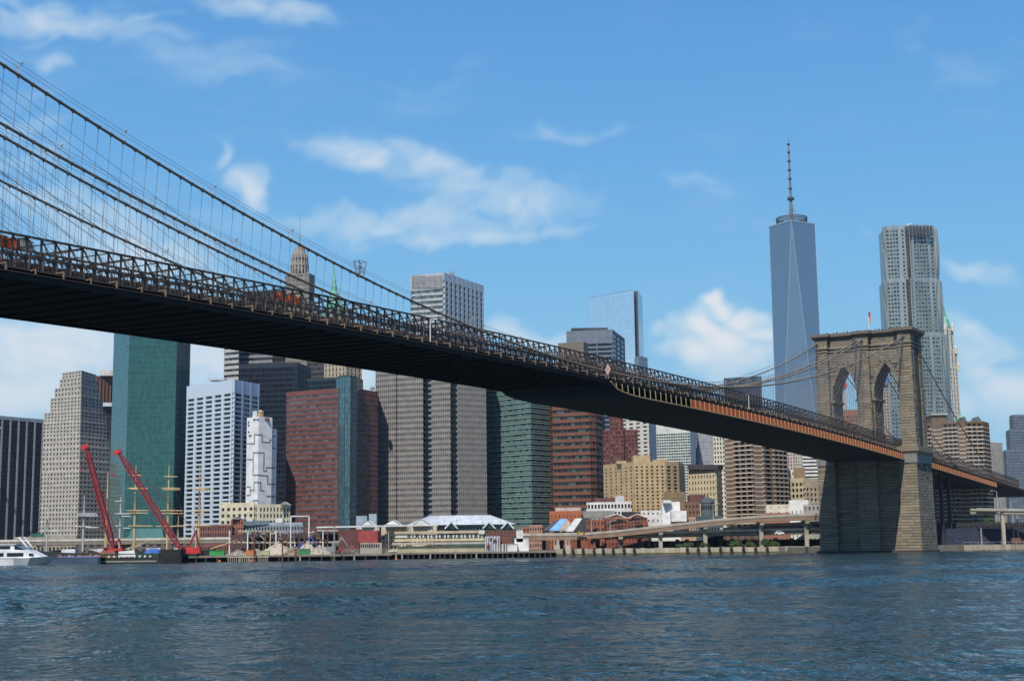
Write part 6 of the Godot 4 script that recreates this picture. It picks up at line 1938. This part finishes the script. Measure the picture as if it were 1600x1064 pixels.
# ---------------------------------------------------------------- half demolished mall on the pier
func demolition(conc: Material, white: Material) -> void:
	var steel := wall(0.12, 0.05, 0.045)
	var n := thing("gutted_mall", "gutted two-storey steel frame of the half demolished pier mall", "building", ground(460, 520, 2.0))
	var z := 520.0
	var slabs := [[372, 420, 829, "a"], [400, 430, 832, "b"], [438, 500, 830.5, "c"], [495, 560, 828, "d"], [358, 440, 846.5, "e"], [440, 520, 846, "f"], [520, 560, 845, "g"]]
	for s in slabs:
		var m := MB.new()
		var x: float = s[0]
		while x < s[1]:
			var w := rng.randf_range(3, 9)
			var a := P(x, s[2] + rng.randf_range(-0.3, 0.5), z + rng.randf_range(-1, 3)) - n.position
			var e := P(minf(x + w, s[1]), s[2], z) - n.position
			m.span(Vector3(a.x, a.y - 0.55, -14), Vector3(e.x, a.y, a.z))
			x += w
		part(n, "broken_floor", m, conc if s[0] != 438 else wall(0.3, 0.22, 0.26))
	for x2 in range(360, 562, 9):
		for zz in [0.0, -8.0]:
			var t := P(x2 + rng.randf_range(-2, 2), 829 if rng.randf() < 0.7 else 846, z) - n.position
			bar(n, "column", unit_box, [steel, white, wall(0.45, 0.38, 0.26), steel][rng.randi() % 4], Vector3(t.x, 0, zz), Vector3(t.x + rng.randf_range(-0.1, 0.1), t.y, zz), 0.4, 0.4)
	for k in 40:
		var a2 := P(rng.randf_range(362, 560), rng.randf_range(832, 850), z) - n.position
		bar(n, "loose_beam", unit_box, [steel, conc, wall(0.3, 0.3, 0.32)][rng.randi() % 3], Vector3(a2.x, maxf(0.3, a2.y), rng.randf_range(-4, 2)), Vector3(a2.x + rng.randf_range(-4, 4), maxf(0.3, a2.y + rng.randf_range(-2.6, 0.5)), rng.randf_range(-4, 2)), 0.22, 0.22)
	var bk := MB.new()
	var b0 := P(360, 832, z + 16) - n.position
	var b1 := P(560, 832, z + 16) - n.position
	bk.span(Vector3(b0.x, 0, -18), Vector3(b1.x, b0.y - 1, -16))
	part(n, "dark_rear_wall", bk, wall(0.07, 0.05, 0.05))
	var rw := MB.new()
	var r0 := P(560, 848, 512) - n.position
	var r1 := P(590, 829, 512) - n.position
	rw.span(Vector3(r0.x, r0.y, r0.z - 12), Vector3(r1.x, r1.y, r0.z))
	part(n, "red_wall", rw, wall(0.3, 0.05, 0.045))
	var mw := MB.new()
	var m0 := P(527, 856, 514) - n.position
	var m1 := P(560, 827, 514) - n.position
	mw.span(Vector3(m0.x, 0, m0.z - 12), Vector3(m1.x, m1.y, m0.z - 2))
	part(n, "maroon_stair_block", mw, wall(0.11, 0.04, 0.04))
	var lw := MB.new()
	var l0 := P(562, 858, 511) - n.position
	var l1 := P(596, 848, 511) - n.position
	lw.span(Vector3(l0.x, 0, l0.z - 10), Vector3(l1.x, l1.y, l0.z - 0.4))
	part(n, "ground_floor", lw, wall(0.3, 0.27, 0.22))
	for k in 9:
		var wx := P(564 + k * 3.4, 853, 511) - n.position
		piece(n, "window", unit_box, glass_tone(0.02, 0.022, 0.025), Transform3D(Basis.from_scale(Vector3(0.5, 1.3, 0.1)), Vector3(wx.x, wx.y, l0.z - 0.4)))
	# white portal frame
	var pf := thing("portal_frame", "tall white steel portal frame on the demolition pier", "gantry", ground(468, 500, 2.0))
	var pa := P(453.5, 857, 500) - pf.position
	var pb := P(482.5, 806, 500) - pf.position
	for x3 in [pa.x, pb.x]: bar(pf, "leg", unit_box, white, Vector3(x3, 0, 0), Vector3(x3, pb.y, 0), 0.42, 0.42)
	bar(pf, "top_beam", unit_box, white, Vector3(pa.x - 0.2, pb.y - 0.1, 0), Vector3(pb.x + 0.2, pb.y - 0.1, 0), 0.42, 0.42)
	# machines and containers
	var ex := [["blue_material_handler", "blue material handler with raised arm between rubble heaps", 467, 857, 496, wall(0.05, 0.075, 0.24), 1.5], ["orange_excavator", "orange excavator at the right half of the demolition pier", 541, 862, 488, wall(0.26, 0.065, 0.035), 0.7], ["red_excavator", "red excavator parked left of the orange one", 527, 864, 486, wall(0.2, 0.05, 0.035), 0.6], ["grey_grapple", "grey tall grapple machine before the maroon stair block", 517, 858, 498, wall(0.2, 0.2, 0.2), 1.4]]
	for q in ex:
		var e2 := thing(q[0], q[1], "excavator", P(q[2], q[3], q[4]) * Vector3(1, 0, 1) + Vector3(0, 2.0, 0), "machines on the demolition pier")
		var s2: float = q[6]
		for zz2 in [-1.2, 0.7]:
			var tk := MB.new()
			tk.span(Vector3(-1.8 * s2, 0, zz2), Vector3(1.8 * s2, 0.8, zz2 + 0.5))
			part(e2, "track", tk, wall(0.03, 0.03, 0.03))
		var bd := MB.new()
		bd.span(Vector3(-1.7 * s2, 0.8, -1.2), Vector3(1.2 * s2, 2.0 * s2, 1.2))
		bd.span(Vector3(0.3 * s2, 2.0 * s2, 0.1), Vector3(1.2 * s2, 2.9 * s2, 1.2))
		part(e2, "body", bd, q[5])
		var arm := MB.new()
		arm.beam(Vector3(1.0 * s2, 1.6 * s2, -0.4), Vector3(2.6 * s2, 4.3 * s2, -0.4), 0.45, 0.6)
		arm.beam(Vector3(2.6 * s2, 4.3 * s2, -0.4), Vector3(4.2 * s2, 2.0 * s2, -0.4), 0.35, 0.45)
		part(e2, "arm", arm, q[5])
		var bk2 := MB.new()
		bk2.span(Vector3(3.7 * s2, 1.0 * s2, -0.9), Vector3(4.7 * s2, 2.0 * s2, 0.1))
		part(e2, "bucket", bk2, wall(0.08, 0.08, 0.08))
	for q in [["green_container", "bright green dumpster container at the pier's left end", 327, 349, 860.5, 480, wall(0.03, 0.3, 0.07)], ["dull_green_container", "dull green container below the blue machine", 466, 483, 858, 482, wall(0.05, 0.22, 0.1)], ["pale_green_container", "pale yellow-green container left of the first heap", 407, 419, 861, 481, wall(0.42, 0.46, 0.24)], ["orange_container", "orange bin left of the rusty steel pile", 384, 397, 860, 480, wall(0.5, 0.17, 0.06)]]:
		var c0 := P(q[2], 871, q[5])
		var c1 := P(q[3], q[4], q[5])
		var cn := thing(q[0], q[1], "container", Vector3((c0.x + c1.x) * 0.5, 2.0, c0.z), "containers on the pier")
		var hw := (c1.x - c0.x) * 0.5
		var hh := maxf(1.2, c1.y - 2.0)
		var cm := MB.new()
		cm.span(Vector3(-hw, 0.15, -2.4), Vector3(hw, hh, 0))
		part(cn, "box", cm, q[6])
		var rm := MB.new()
		for j in 6: rm.span(Vector3(-hw + j * hw * 0.4 - 0.08, 0.15, 0), Vector3(-hw + j * hw * 0.4 + 0.08, hh, 0.14))
		rm.span(Vector3(-hw - 0.05, hh - 0.05, -2.45), Vector3(hw + 0.05, hh + 0.12, 0.16))
		part(cn, "ribs", rm, q[6])
	heap(433, 847, 496, 13.0, "large pale rubble heap left of the portal frame", wall(0.42, 0.37, 0.3))
	heap(480, 847, 494, 9.0, "pale rubble heap right of the portal frame", wall(0.44, 0.4, 0.33))
	heap(500, 853, 488, 8.0, "low rubble heap before the grapple machine", wall(0.4, 0.36, 0.3))
	heap(458, 855, 486, 7.0, "low brown rubble heap in front of the portal", wall(0.26, 0.2, 0.14))
	heap(400, 859, 484, 8.0, "flat rubble heap by the rusty steel pile", wall(0.36, 0.31, 0.26))
	heap(372, 861, 482, 8.0, "flat dirt heap right of the green dumpster", wall(0.33, 0.28, 0.23))
	heap(545, 860, 492, 7.0, "dark scrap heap around the orange excavator", wall(0.16, 0.13, 0.12))
	# site fence
	var fc := thing("site_fence", "low chain-link fence along the right half of the pier", "fence", ground(575, 478, 2.0))
	for k in 22:
		var fx := (P(535 + k * 4.2, 860, 478) - fc.position).x
		bar(fc, "fence_post", unit_rod, wall(0.3, 0.31, 0.32), Vector3(fx, 0, 0), Vector3(fx, 1.9, 0), 0.09, 0.09)
	var fw := MB.new()
	var f0 := (P(535, 860, 478) - fc.position).x
	var f1 := (P(624, 860, 478) - fc.position).x
	for k in 9: fw.span(Vector3(f0, 0.2 + k * 0.2, -0.02), Vector3(f1, 0.225 + k * 0.2, 0.0))
	part(fc, "mesh_wires", fw, wall(0.3, 0.31, 0.32))

# ---------------------------------------------------------------- market halls
func halls(white: Material, cream: Material) -> void:
	var n := thing("long_canopy", "long thin white canopy roof over the demolition pier", "canopy", ground(558, 530, 2.0))
	var a := P(494, 824, 530) - n.position
	var b := P(684, 820.5, 530) - n.position
	var m := MB.new()
	m.beam(a + Vector3(0, 0, -2), b + Vector3(0, 0, -2), 5.0, 0.55)
	part(n, "roof", m, wall(0.55, 0.57, 0.58))
	for k in 11:
		var x := lerpf(a.x, b.x, (k + 0.5) / 11.0)
		bar(n, "post", unit_box, wall(0.35, 0.35, 0.35), Vector3(x, 0, -1), Vector3(x, lerpf(a.y, b.y, (k + 0.5) / 11.0) - 0.2, -1), 0.25, 0.25)
	# white gabled sheds
	var lab := ["white gabled shed behind the red wall", "cream gabled shed with tall windows right of the red wall", "cream gabled shed left of the hip roof hall"]
	var i := 0
	for q in [[560, 592, 822, 814.5, 545], [597, 634, 821, 813, 535], [640, 682, 822, 812.5, 540]]:
		n = house("gabled_shed", lab[i], q[0], q[1], q[2], q[4], cream, {"f": 3, "b": 5 + i, "ww": 0.45, "wh": 0.6, "top": 4.0, "bot": 0.3}, 18.0, "gabled sheds by the pier")
		pitched(n, "roof", q[0] + 3, q[1] - 8, q[2], q[3], q[4] - 1.0, 16, wall(0.66, 0.66, 0.62))
		i += 1
	# hip-roofed market hall
	n = thing("market_hall", "wide market hall with white hipped roof and green glazed dormers", "building", ground(720, 545, LAND))
	var z := 545.0
	var e0 := P(633, 821, z) - n.position
	var e1 := P(806, 819, z) - n.position
	var r0 := P(670, 806, z + 14) - n.position
	var r1 := P(766, 804, z + 14) - n.position
	var zb := e0.z - 30.0
	var eb0 := Vector3(e0.x, e0.y, zb)
	var eb1 := Vector3(e1.x, e0.y, zb)
	var rf := MB.new()
	e1.y = e0.y
	r1.y = r0.y
	rf.quad(e0, e1, r1, r0)
	rf.tri(e1, eb1, r1)
	rf.tri(eb0, e0, r0)
	rf.quad(eb1, eb0, r0, r1)
	part(n, "hipped_roof", rf, wall(0.60, 0.64, 0.67, 0.6))
	var sm := MB.new()
	for k in 34:
		var t := (k + 0.5) / 34.0
		sm.beam(e0.lerp(e1, t) + Vector3(0, 0.08, 0), r0.lerp(r1, t) + Vector3(0, 0.08, 0), 0.12, 0.12)
	part(n, "roof_seams", sm, wall(0.5, 0.54, 0.58, 0.6))
	var wl := MB.new()
	wl.span(Vector3(e0.x + 6, 0, zb + 2), Vector3(e1.x - 1, e0.y - 0.1, e0.z - 1.5))
	part(n, "glazed_wall", wl, wall(0.03, 0.08, 0.075, 0.3))
	for px in [705, 764, 793]:
		var d := MB.new()
		var p0 := P(px - 10.0, 826, z - 1) - n.position
		var p1 := P(px + 10.0, 826, z - 1) - n.position
		var p2 := P(px, 815.5, z - 1) - n.position
		var kk := Vector3(0, 0, -7)
		d.quad(p0, p2, p2 + kk, p0 + kk)
		d.quad(p2, p1, p1 + kk, p2 + kk)
		d.beam(p0, p2, 0.5, 0.5)
		d.beam(p2, p1, 0.5, 0.5)
		var dn := part(n, "dormer", d, wall(0.60, 0.64, 0.67, 0.6))
		var gm := MB.new()
		gm.tri(p0 + Vector3(0, 0, -0.6), p1 + Vector3(0, 0, -0.6), p2 + Vector3(0, 0, -0.6))
		part(dn, "dormer_glass", gm, glass_tone(0.02, 0.06, 0.055))
	for k in 26:
		var xx := lerpf(e0.x + 7, e1.x - 2, k / 25.0)
		bar(n, "mullion", unit_box, wall(0.2, 0.26, 0.25), Vector3(xx, e0.y - 3.4, e0.z - 1.35), Vector3(xx, e0.y - 0.2, e0.z - 1.35), 0.14, 0.14)
	for px in [694, 714, 754, 769, 782]:
		var q2 := P(px, 828, z - 6) - n.position
		bar(n, "banner_pole", unit_rod, wall(0.12, 0.1, 0.1), q2, q2 + Vector3(0, 4.0, 0), 0.12, 0.12)
	# beige two-storey pier building
	var z2 := 512.0
	n = thing("beige_pier_building", "weathered beige two-storey pier building with long window band", "building", ground(687, z2, 2.2))
	var mk := func_box(n, 616, 757, 829, 834.5, z2, 14)
	part(n, "upper_band", mk, wall(0.46, 0.37, 0.24))
	part(n, "window_wall", func_box(n, 617, 756, 834.5, 841, z2 + 0.6, 12), wall(0.3, 0.28, 0.25))
	part(n, "middle_band", func_box(n, 616, 757, 841, 846.5, z2 - 0.2, 14), wall(0.52, 0.44, 0.28))
	part(n, "deck_band", func_box(n, 612, 758, 846.5, 851.5, z2 - 1.5, 14), wall(0.36, 0.31, 0.27))
	part(n, "walkway_edge", func_box(n, 612, 759, 851, 852.6, z2 - 3.2, 4), wall(0.6, 0.58, 0.54))
	part(n, "concrete_base", func_box(n, 620, 757, 852.6, 865, z2 - 2.2, 14), wall(0.36, 0.33, 0.23))
	for k in 52:
		var w0 := P(619 + k * 2.62, 837.8, z2 + 0.6) - n.position
		var pane := glass_tone(0.55, 0.55, 0.52) if (k * 7 + 3) % 5 < 2 or k < 7 else (glass_tone(0.08, 0.08, 0.08) if k % 3 else glass_tone(0.025, 0.027, 0.03))
		piece(n, "window", unit_box, pane, Transform3D(Basis.from_scale(Vector3(0.48, 1.25, 0.08)), Vector3(w0.x, w0.y, w0.z + 0.05)))
	part(n, "white_corner", func_box(n, 748, 757.3, 828.5, 834.6, z2 - 0.15, 3), white)
	# ruined shed and white tanks at the pier's right end
	n = thing("ruined_shed", "ruined shed with peeling blue-white panel and rusty frame", "shed", ground(785, 508, 2.2))
	part(n, "peeling_panel", func_box(n, 758, 781.5, 838, 862, 508, 6), wall(0.5, 0.55, 0.62))
	part(n, "small_panel", func_box(n, 782, 791, 850, 862, 507, 4), wall(0.52, 0.54, 0.56))
	part(n, "rusty_frame", func_box(n, 759, 806, 828, 839, 511, 10), wall(0.1, 0.045, 0.035))
	part(n, "rusty_wall", func_box(n, 782, 800, 839, 851, 510.5, 8), wall(0.16, 0.06, 0.04))
	for k in 9:
		var fx := P(760 + k * 5.4, 850, 506) - n.position
		bar(n, "frame_post", unit_box, wall(0.16, 0.08, 0.06), Vector3(fx.x, 0, fx.z), Vector3(fx.x, P(770, 829, 506).y - 2.2, fx.z), 0.28, 0.28)
	for q in [[761, 851, 766, 858], [771, 843, 775, 847], [765, 841, 768, 844]]:
		part(n, "rust_patch", func_box(n, q[0], q[2], q[1], q[3], 507.6, 0.4), wall(0.16, 0.05, 0.035))
	var tk := [["white_tank_box", "tall white box beside the ruined shed", 807, 817, 828, 841], ["white_wide_box", "wide white box at the pier's right end", 803, 826, 841, 858], ["pale_low_box", "pale low box in front of the wide white box", 793, 808, 850, 862]]
	for q in tk:
		var zz := 506.0 if q[0] != "pale_low_box" else 503.5
		var w := thing(q[0], q[1], "shed", P((q[2] + q[3]) * 0.5, 862, zz) * Vector3(1, 0, 1) + Vector3(0, 2.2, 0), "white boxes on the pier")
		part(w, "walls", func_box(w, q[2], q[3], q[4], minf(q[5] + 6, 863), zz, 5), wall(0.66, 0.66, 0.64))
		part(w, "lid", func_box(w, q[2] - 0.4, q[3] + 0.4, q[4] - 0.5, q[4] + 0.6, zz - 0.2, 5.4), wall(0.5, 0.5, 0.48))

func func_box(n: Node3D, x0: float, x1: float, yt: float, yb: float, z: float, deep: float) -> MB:
	var m := MB.new()
	var a := P(x0, yb, z) - n.position
	var b := P(x1, yt, z) - n.position
	a.y = maxf(a.y, 0.0)
	m.span(Vector3(a.x, a.y, a.z - deep), Vector3(b.x, b.y, a.z))
	return m

# ---------------------------------------------------------------- things on the bridge
func bridge_things() -> void:
	var xf := Transform3D(Basis(Vector3.UP, -0.536), Vector3(137.8, 0, -535.2))
	# flag on the tower
	var n := thing("flag", "small striped flag on a white pole atop the stone bridge tower", "flag", xf * Vector3(1.6, 84.3, 0))
	var p := MB.new()
	p.tube(Vector3.ZERO, Vector3(0, 9.0, 0), 0.16, 0.07, 8)
	p.lathe(Vector3.ZERO, [Vector2(0.9, -0.2), Vector2(0.7, 0.6), Vector2(0.2, 1.6), Vector2(0.16, 1.7)], 8)
	part(n, "pole", p, wall(0.65, 0.65, 0.65))
	for k in 13:
		var s := MB.new()
		for j in 8:
			var y0 := 8.7 - 0.3 * k - 0.08 * j
			var x0 := 0.1 + j * 0.13
			var w := sin(j * 0.9) * 0.12
			var w2 := sin((j + 1) * 0.9) * 0.12
			var c := j < 4 and k < 6
			if c: continue
			s.quad(Vector3(x0, y0 - 0.3, w), Vector3(x0 + 0.13, y0 - 0.38, w2), Vector3(x0 + 0.13, y0 - 0.08, w2), Vector3(x0, y0, w))
		part(n, "stripe", s, wall(0.42, 0.02, 0.03) if k % 2 == 0 else wall(0.6, 0.6, 0.6))
	var cn := MB.new()
	for j in 4:
		var x1 := 0.1 + j * 0.13
		cn.quad(Vector3(x1, 6.9 - 0.08 * j, sin(j * 0.9) * 0.12), Vector3(x1 + 0.13, 6.82 - 0.08 * j, sin((j + 1) * 0.9) * 0.12), Vector3(x1 + 0.13, 8.62 - 0.08 * j, sin((j + 1) * 0.9) * 0.12), Vector3(x1, 8.7 - 0.08 * j, sin(j * 0.9) * 0.12))
	part(n, "canton", cn, wall(0.02, 0.03, 0.13))
	# orange mesh barriers on the near walkway
	var lab := ["orange construction netting on the bridge truss at the left edge", "orange construction netting with white end on the bridge truss"]
	var i := 0
	for q in [[411.5, 421.0, 3.6, 5.2], [355.6, 363.5, 3.3, 4.7]]:
		n = thing("construction_netting", lab[i], "netting", xf * Vector3(11.6, deck_h(q[0]) + q[2], q[0]), "orange netting on the bridge")
		n.rotation.y = -0.536
		var l: float = q[1] - q[0]
		var m := MB.new()
		for k in 12:
			var a := l * (0.12 + 0.88 * k / 12.0)
			var b := l * (0.12 + 0.88 * (k + 1) / 12.0)
			var w3 := 0.12 * sin(k * 1.7)
			var w4 := 0.12 * sin((k + 1) * 1.7)
			m.quad(Vector3(w4, 0, b), Vector3(w3, 0.1 * (k % 2), a), Vector3(w3 * 0.5, q[3] - q[2], a), Vector3(w4 * 0.5, q[3] - q[2] - 0.1 * (k % 3), b))
		part(n, "mesh_sheet", m, wall(0.72, 0.12, 0.02))
		var e := MB.new()
		e.span(Vector3(-0.1, 0.2, -0.6), Vector3(0.1, q[3] - q[2], l * 0.14))
		part(n, "white_end_board", e, wall(0.6, 0.58, 0.55))
		i += 1
	# diamond work sign
	n = thing("diamond_sign", "pale pink diamond warning sign on the bridge edge", "sign", xf * Vector3(14.5, deck_h(252.0) + 0.3, 252.0))
	n.rotation.y = -0.95
	var d := MB.new()
	var c2 := Vector3(0, 2.1, 0)
	d.quad(c2 + Vector3(0, -1.35, 0), c2 + Vector3(1.0, 0, 0), c2 + Vector3(0, 1.35, 0), c2 + Vector3(-1.0, 0, 0))
	d.quad(c2 + Vector3(0, -1.35, -0.05), c2 + Vector3(-1.0, 0, -0.05), c2 + Vector3(0, 1.35, -0.05), c2 + Vector3(1.0, 0, -0.05))
	part(n, "board", d, wall(0.66, 0.43, 0.4))
	var ps := MB.new()
	ps.span(Vector3(-0.06, 0, -0.2), Vector3(0.06, 2.2, -0.08))
	part(n, "post", ps, wall(0.3, 0.3, 0.3))
	for k in 3:
		var tx := MB.new()
		tx.span(Vector3(-0.35 + 0.1 * absf(k - 1), 1.8 + k * 0.28, 0.005), Vector3(0.35 - 0.1 * absf(k - 1), 1.9 + k * 0.28, 0.02))
		part(n, "print_line", tx, wall(0.25, 0.12, 0.12))
	# white roadway lamps
	var ll := ["white hooked lamp post on the bridge before the silver tower", "white hooked lamp post on the bridge left of the stone tower"]
	i = 0
	for u in [321.0, 161.0]:
		n = thing("bridge_lamp", ll[i], "lamp post", xf * Vector3(12.9, deck_h(u) + 1.0, u), "lamps on the bridge")
		var lm := MB.new()
		lm.tube(Vector3.ZERO, Vector3(0, 4.2, 0), 0.13, 0.1, 8)
		part(n, "pole", lm, wall(0.6, 0.6, 0.58))
		var am := MB.new()
		var sd := 1.0 if i == 0 else -1.0
		am.beam(Vector3(0, 4.2, 0), Vector3(0.8 * sd, 4.3, 0.2), 0.14, 0.14)
		am.box(Vector3(1.0 * sd, 4.2, 0.2), Vector3(0.7, 0.2, 0.3))
		part(n, "lamp_head", am, wall(0.62, 0.62, 0.6))
		i += 1
	# inspection cradle riding on the near cable
	var cu := 343.0
	n = thing("inspection_cradle", "small wire inspection cradle standing on the near bridge cable", "cradle", xf * cable_p(0, cu))
	n.rotation.y = -0.536
	var cr := MB.new()
	for s1 in [-1.0, 1.0]:
		for s2 in [-1.0, 1.0]: cr.beam(Vector3(s1 * 0.35, -0.2, s2 * 0.5), Vector3(s1 * 0.55, 2.6, s2 * 1.1), 0.09, 0.09)
		for y in [0.6, 1.4, 2.5]: cr.beam(Vector3(s1 * (0.4 + y * 0.06), y, -0.5 - y * 0.24), Vector3(s1 * (0.4 + y * 0.06), y, 0.5 + y * 0.24), 0.07, 0.07)
		cr.beam(Vector3(s1 * 0.5, 0.4, -0.6), Vector3(s1 * 0.5, 2.4, 0.9), 0.06, 0.06)
	for s2 in [-1.0, 1.0]: cr.beam(Vector3(-0.55, 2.5, s2 * 1.1), Vector3(0.55, 2.5, s2 * 1.1), 0.07, 0.07)
	part(n, "frame", cr, wall(0.2, 0.18, 0.17))
	var fl := MB.new()
	fl.span(Vector3(-0.4, -0.1, -0.55), Vector3(0.4, 0.0, 0.55))
	part(n, "floor", fl, wall(0.15, 0.13, 0.12))

# ---------------------------------------------------------------- right bank under the side span
func right_bank(conc: Material) -> void:
	var n := thing("quay_road", "raised quay road on pale columns right of the bridge tower", "highway", ground(1570, 560))
	var pts := [P(1528, 797, 580), P(1570, 798, 572), P(1640, 799, 566), P(1760, 800, 560)]
	road_run(n, "quay", pts, 9.0, 1.0, wall(0.3, 0.27, 0.22), wall(0.38, 0.36, 0.32))
	for q in [[1569, 572], [1534, 582], [1592, 580], [1585, 582]]:
		var t := P(q[0], 802, q[1])
		bar(n, "column", unit_box, wall(0.4, 0.35, 0.28) if q[0] == 1569 else wall(0.3, 0.29, 0.27), Vector3(t.x, 0, t.z - 1.5) - Vector3(n.position.x, 0, n.position.z), Vector3(t.x, t.y - LAND - 0.6, t.z - 1.5) - Vector3(n.position.x, 0, n.position.z), 1.3 if q[0] == 1569 else 0.5, 1.3 if q[0] == 1569 else 0.5)
	n = thing("pale_quay_wall", "pale low quay wall at the right edge of the shore", "sea wall", ground(1555, 548, 0))
	var m := MB.new()
	var a := P(1506, 862, 549) - n.position
	var x := a.x
	while x < a.x + 60.0:
		var w := rng.randf_range(1.5, 3.5)
		var k := rng.randf_range(0.8, 1.15)
		m.span(Vector3(x, -1.5, -6), Vector3(x + w - 0.06, 2.4 + rng.randf_range(-0.1, 0.2), rng.randf_range(0, 0.5)), Color(0.4 * k, 0.35 * k, 0.27 * k))
		m.box(Vector3(x + w * 0.5, 0.1, 1.0), Vector3(w * 0.8, 1.0, 1.4), Basis(Vector3.UP, rng.randf()), Color(0.3 * k, 0.26 * k, 0.2 * k))
		x += w
	part(n, "stones", m, flat("stone_vertex", Color.WHITE, 0.9, 0.0, "pits", 0.3, true), true)
	var rl := MB.new()
	for k in 20: rl.span(Vector3(a.x + k * 3.0, 2.5, -1), Vector3(a.x + k * 3.0 + 0.1, 3.5, -0.9))
	rl.span(Vector3(a.x, 3.45, -1), Vector3(a.x + 60, 3.55, -0.9))
	part(n, "railing", rl, wall(0.3, 0.3, 0.3))
	n = thing("blue_site_hoarding", "long dull blue hoarding under the bridge at right", "fence", ground(1535, 585))
	for k in 26:
		var h0 := P(1458 + k * 7.0, 834, 585) - n.position
		var h1 := P(1464.6 + k * 7.0, 826, 585) - n.position
		var pm := MB.new()
		pm.span(Vector3(h0.x, 0, h0.z - 0.1), Vector3(h1.x, h1.y, h0.z + 0.03 * (k % 2)))
		part(n, "panel", pm, wall(0.025, 0.03, 0.065))
	block("dark_shed_row", "long dark low shed row under the bridge at right", [[1460, 600], [1640, 600]], 840, 818, 0, wall(0.03, 0.028, 0.03), [{"f": 2, "b": 20, "ww": 0.6, "wh": 0.5}], {"deep": 12})
	vehicle("blue_parked_van", "dark blue van parked on the quay below the bridge", 1500, 848, 566, 4.6, 1.9, wall(0.03, 0.04, 0.09))
	vehicle("brown_parked_truck", "brown box truck parked at the right quay edge", 1593, 851, 566, 5.0, 2.4, wall(0.16, 0.07, 0.05))

# ---------------------------------------------------------------- scene
func _ready() -> void:
	rng.seed = 4
	# camera
	var cam := Camera3D.new()
	cam.name = "camera"
	cam.position = CAM
	cam.rotation = Vector3(0.1473, 0, -0.012)
	cam.fov = rad_to_deg(2.0 * atan(532.0 / FOCAL))
	cam.near = 0.5
	cam.far = 12000
	add_child(cam)
	cam.current = true
	eye = Basis.from_euler(cam.rotation)
	# sky, sun, exposure
	var env := Environment.new()
	env.background_mode = Environment.BG_SKY
	var pano := PanoramaSkyMaterial.new()
	pano.panorama = ImageTexture.create_from_image(sky_image())
	pano.energy_multiplier = 1.0
	var sky := Sky.new()
	sky.sky_material = pano
	env.sky = sky
	env.tonemap_mode = Environment.TONE_MAPPER_LINEAR
	env.tonemap_exposure = 1.0
	env.ssao_enabled = true
	env.ssil_enabled = true
	env.sdfgi_enabled = true
	env.fog_enabled = true
	env.fog_density = 0.00003
	env.fog_light_color = Color8(178, 206, 232)
	var we := WorldEnvironment.new()
	we.name = "environment"
	we.environment = env
	add_child(we)
	var sun := DirectionalLight3D.new()
	sun.name = "sun"
	sun.light_energy = 1.6
	sun.light_color = Color(1.0, 0.97, 0.92)
	sun.light_angular_distance = 0.5
	sun.shadow_enabled = true
	add_child(sun)
	sun.look_at_from_position(Vector3.ZERO, -Vector3(-0.265, 1.0, 0.796))
	# shared shapes and patterns
	unit_rod = CylinderMesh.new()
	unit_rod.top_radius = 0.5
	unit_rod.bottom_radius = 0.5
	unit_rod.height = 1.0
	unit_rod.radial_segments = 6
	unit_rod.rings = 1
	noise_tex("grime", 0.012, 5, 0.84, 1.08)
	noise_tex("pits", 0.03, 5, 0.55, 1.2)
	print("textures")
	build_water()
	print("water")
	build_land()
	build_bridge()
	print("bridge")
	build_city()
	print("city")
	build_waterfront()
	print("waterfront")
